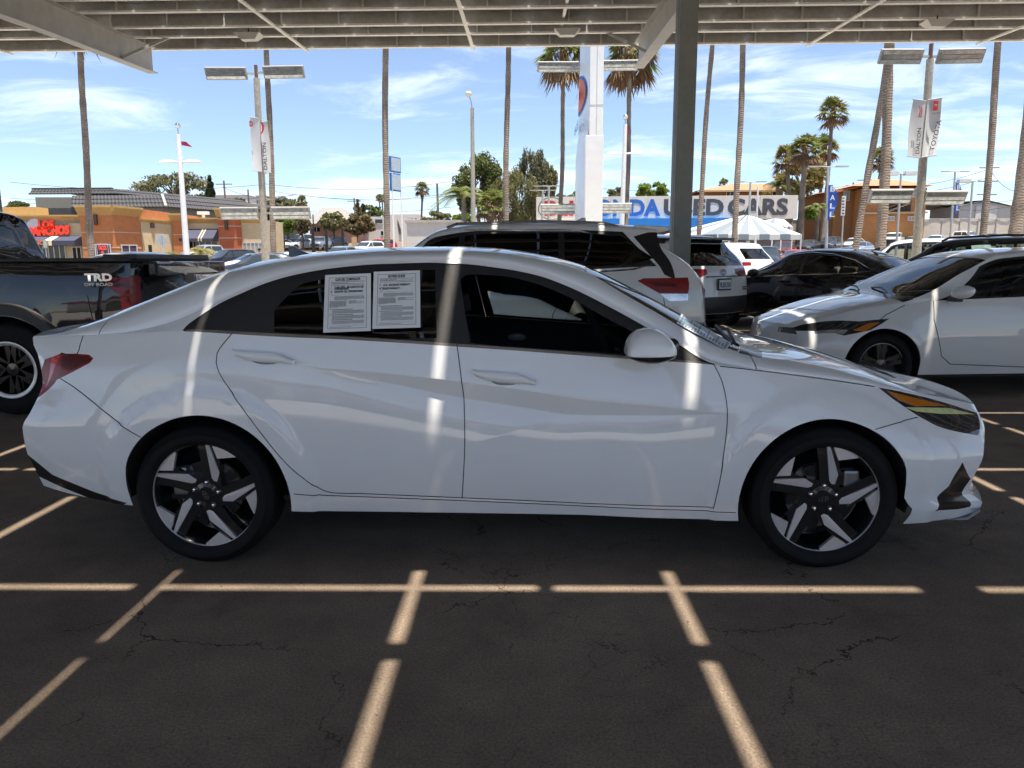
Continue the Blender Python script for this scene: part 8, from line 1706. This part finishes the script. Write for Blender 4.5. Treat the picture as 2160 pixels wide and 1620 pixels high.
def build_far_cars():
    g = 'cars parked in the lots beyond'
    L = (('black SUV facing the street left of the striped marquee pole', 1614, 46, 'suv', P_BLACK, 250), ('dark blue-grey sedan just right of the marquee', 1692, 48, 'sedan', P_GREY, 200), ('dark sedan in front of the blue flag post', 1772, 50, 'sedan', P_GREY, 215), ('blue-grey sedan left of the curving palm trunk', 1822, 46, 'sedan', P_LBLUE, 215),
         ('white car under the striped marquee', 1560, 60, 'suv', P_WHITE2, 240), ('white hatchback under the right half of the marquee', 1622, 62, 'hatch', P_WHITE2, 240), ('red car behind the right marquee pole', 1678, 60, 'hatch', P_RED, 230), ('dark maroon car beside the red one', 1652, 72, 'suv', P_MAROON, 240), ('black car behind the blue-grey sedan, near the blue flag', 1730, 62, 'sedan', P_BLACK, 225), ('grey sedan behind the price flag post', 1778, 64, 'sedan', P_GREY, 225), ('silver sedan between the two big palm trunks', 1835, 62, 'sedan', P_SILV, 225), ('blue sedan just left of the stout palm', 1815, 78, 'sedan', P_LBLUE, 230),
         ('grey car at the end of the marquee, third row', 1705, 84, 'sedan', P_GREY, 230), ('dark wagon in the third row near the blue flag', 1752, 86, 'suv', P_GREY, 230), ('white sedan in the third row near the curving palm', 1800, 88, 'sedan', P_WHITE2, 230), ('white pickup with a tall cab right of the stout palm', 1885, 92, 'pickup', P_WHITE2, 235), ('grey sedan left of the grey banner pole', 1925, 92, 'sedan', P_SILV, 230), ('white sedan just right of the grey banner pole', 1972, 95, 'sedan', P_WHITE2, 230), ('white pickup before the screened fence at the right', 2030, 96, 'pickup', P_WHITE2, 300), ('dark car low before the fence at the right', 2088, 98, 'hatch', P_GREY, 230), ('white car between the banner pole and the right palm', 2002, 84, 'sedan', P_WHITE2, 230), ('pale sedan before the fence right of the marquee', 1845, 100, 'sedan', P_SILV, 230), ('white car at the far right behind the grey wagon', 2125, 90, 'suv', P_WHITE2, 230),
         ('black full-size SUV facing the camera by the strip mall', 478, 56, 'suv', P_BLACK, 232), ('silver pickup half hidden behind the black SUV', 440, 66, 'pickup', P_SILV, 235), ('white sedan right of the black SUV', 530, 50, 'sedan', P_WHITE2, 225), ('dark sedan whose roof shows above the sedan rear window', 552, 33, 'sedan', P_GREY, 190), ('pale blue car just left of the roof antenna', 590, 36, 'hatch', P_LBLUE, 200), ('white car roof right of the roof antenna', 652, 52, 'sedan', P_WHITE2, 200), ('blue-grey SUV waiting on the street right of the antenna', 718, 66, 'suv', P_LBLUE, 262), ('pale sedan beside the blue-grey SUV', 746, 68, 'sedan', P_LBLUE, 258), ('white SUV at the kerb under the slanting tree', 774, 80, 'suv', P_WHITE2, 240), ('red SUV behind the white one at the kerb', 800, 86, 'suv', P_RED, 240),
         ('white sedan behind the picket fence, first from the left', 590, 95, 'sedan', P_WHITE2, 230), ('dark blue car behind the picket fence by the palm trunk', 574, 99, 'suv', P_BLUE, 230), ('silver sedan in the middle of the picket fence lot', 613, 97, 'sedan', P_SILV, 230), ('white sedan in the picket fence lot near the thin post', 636, 96, 'sedan', P_WHITE2, 230), ('silver SUV at the back of the picket fence lot', 634, 104, 'suv', P_SILV, 235), ('blue-grey van facing out beside the thin post', 676, 95, 'suv', P_LBLUE, 268), ('dark car at the right end of the picket fence lot', 705, 100, 'hatch', P_GREY, 240), ('white car at the back left of the picket fence lot', 588, 106, 'suv', P_WHITE2, 240))
    for a in L: far_car(a[0], a[1], a[2], a[3], a[4], a[5], g)
build_far_cars()
def build_person():
    Y = 56; b = at_y(549, 560, Y); t = thing('person', 'person in a patterned shirt and dark trousers walking past the blind-covered shop window', 'person', (b.x, Y, ground_z(Y)), 0.3)
    def sk(name, pts, edges, rad, m):
        me = bpy.data.meshes.new(name); me.from_pydata(pts, edges, []); o = link_mesh_local(name, me, m, t); md = o.modifiers.new('skin', 'SKIN'); me.skin_vertices.new() if not me.skin_vertices else None
        for v, r_ in zip(me.skin_vertices[0].data, rad): v.radius = (r_, r_)
        me.skin_vertices[0].data[0].use_root = True; s = o.modifiers.new('smooth', 'SUBSURF'); s.levels = 1; s.render_levels = 2; return o
    P = [(0, 0, .95), (0, 0, 1.15), (0, 0, 1.38), (0, 0, 1.50), (0, -.02, 1.66), (-.19, 0, 1.40), (-.24, .03, 1.12), (-.22, -.10, .90), (-.215, -.13, .80), (.19, 0, 1.40), (.25, -.03, 1.12), (.24, -.12, .90), (.235, -.15, .80), (-.10, 0, .88), (-.11, -.12, .48), (-.11, -.05, .08), (-.11, -.2, .04), (.10, 0, .88), (.11, .05, .48), (.11, .18, .10), (.11, .06, .04)]
    E = [(0, 1), (1, 2), (2, 3), (3, 4), (2, 5), (5, 6), (6, 7), (7, 8), (2, 9), (9, 10), (10, 11), (11, 12), (0, 13), (13, 14), (14, 15), (15, 16), (0, 17), (17, 18), (18, 19), (19, 20)]
    Rd = [.15, .14, .15, .06, .105, .07, .05, .038, .04, .07, .05, .038, .04, .10, .065, .045, .04, .10, .065, .045, .04]
    sk('body', P, E, Rd, mat('skin_tone', (.34, .20, .13), .6, vary=.05)); sh = MB()
    def tb(pts, rad, name, m): x = MB(); x.tube(pts, rad, 12); return local(x, name, m, t, True)
    mS = mat('patterned_shirt', (.35, .36, .40), .85, vary=.8, scale=9, detail=1); mT = mat('dark_trousers', (.03, .032, .045), .85)
    tb([(0, 0, .90), (0, 0, 1.15), (0, 0, 1.36), (0, 0, 1.45)], [.17, .165, .175, .09], 'shirt', mS); tb([(-.17, 0, 1.40), (-.24, .03, 1.12)], [.085, .07], 'sleeve', mS); tb([(.17, 0, 1.40), (.25, -.03, 1.12)], [.085, .07], 'sleeve', mS); tb([(-.08, 0, .95), (-.11, -.12, .48), (-.11, -.05, .08)], [.13, .085, .07], 'trouser_leg', mT); tb([(.08, 0, .95), (.11, .05, .48), (.11, .18, .10)], [.13, .085, .07], 'trouser_leg', mT)
    h = MB(); h.lathe([(0, .11), (.07, .095), (.112, .04), (.11, -.02), (.09, -.05)], (0, .015, 1.70), 14); local(h, 'hair', mat('black_hair', (.015, .012, .01), .7), t, True)
build_person()
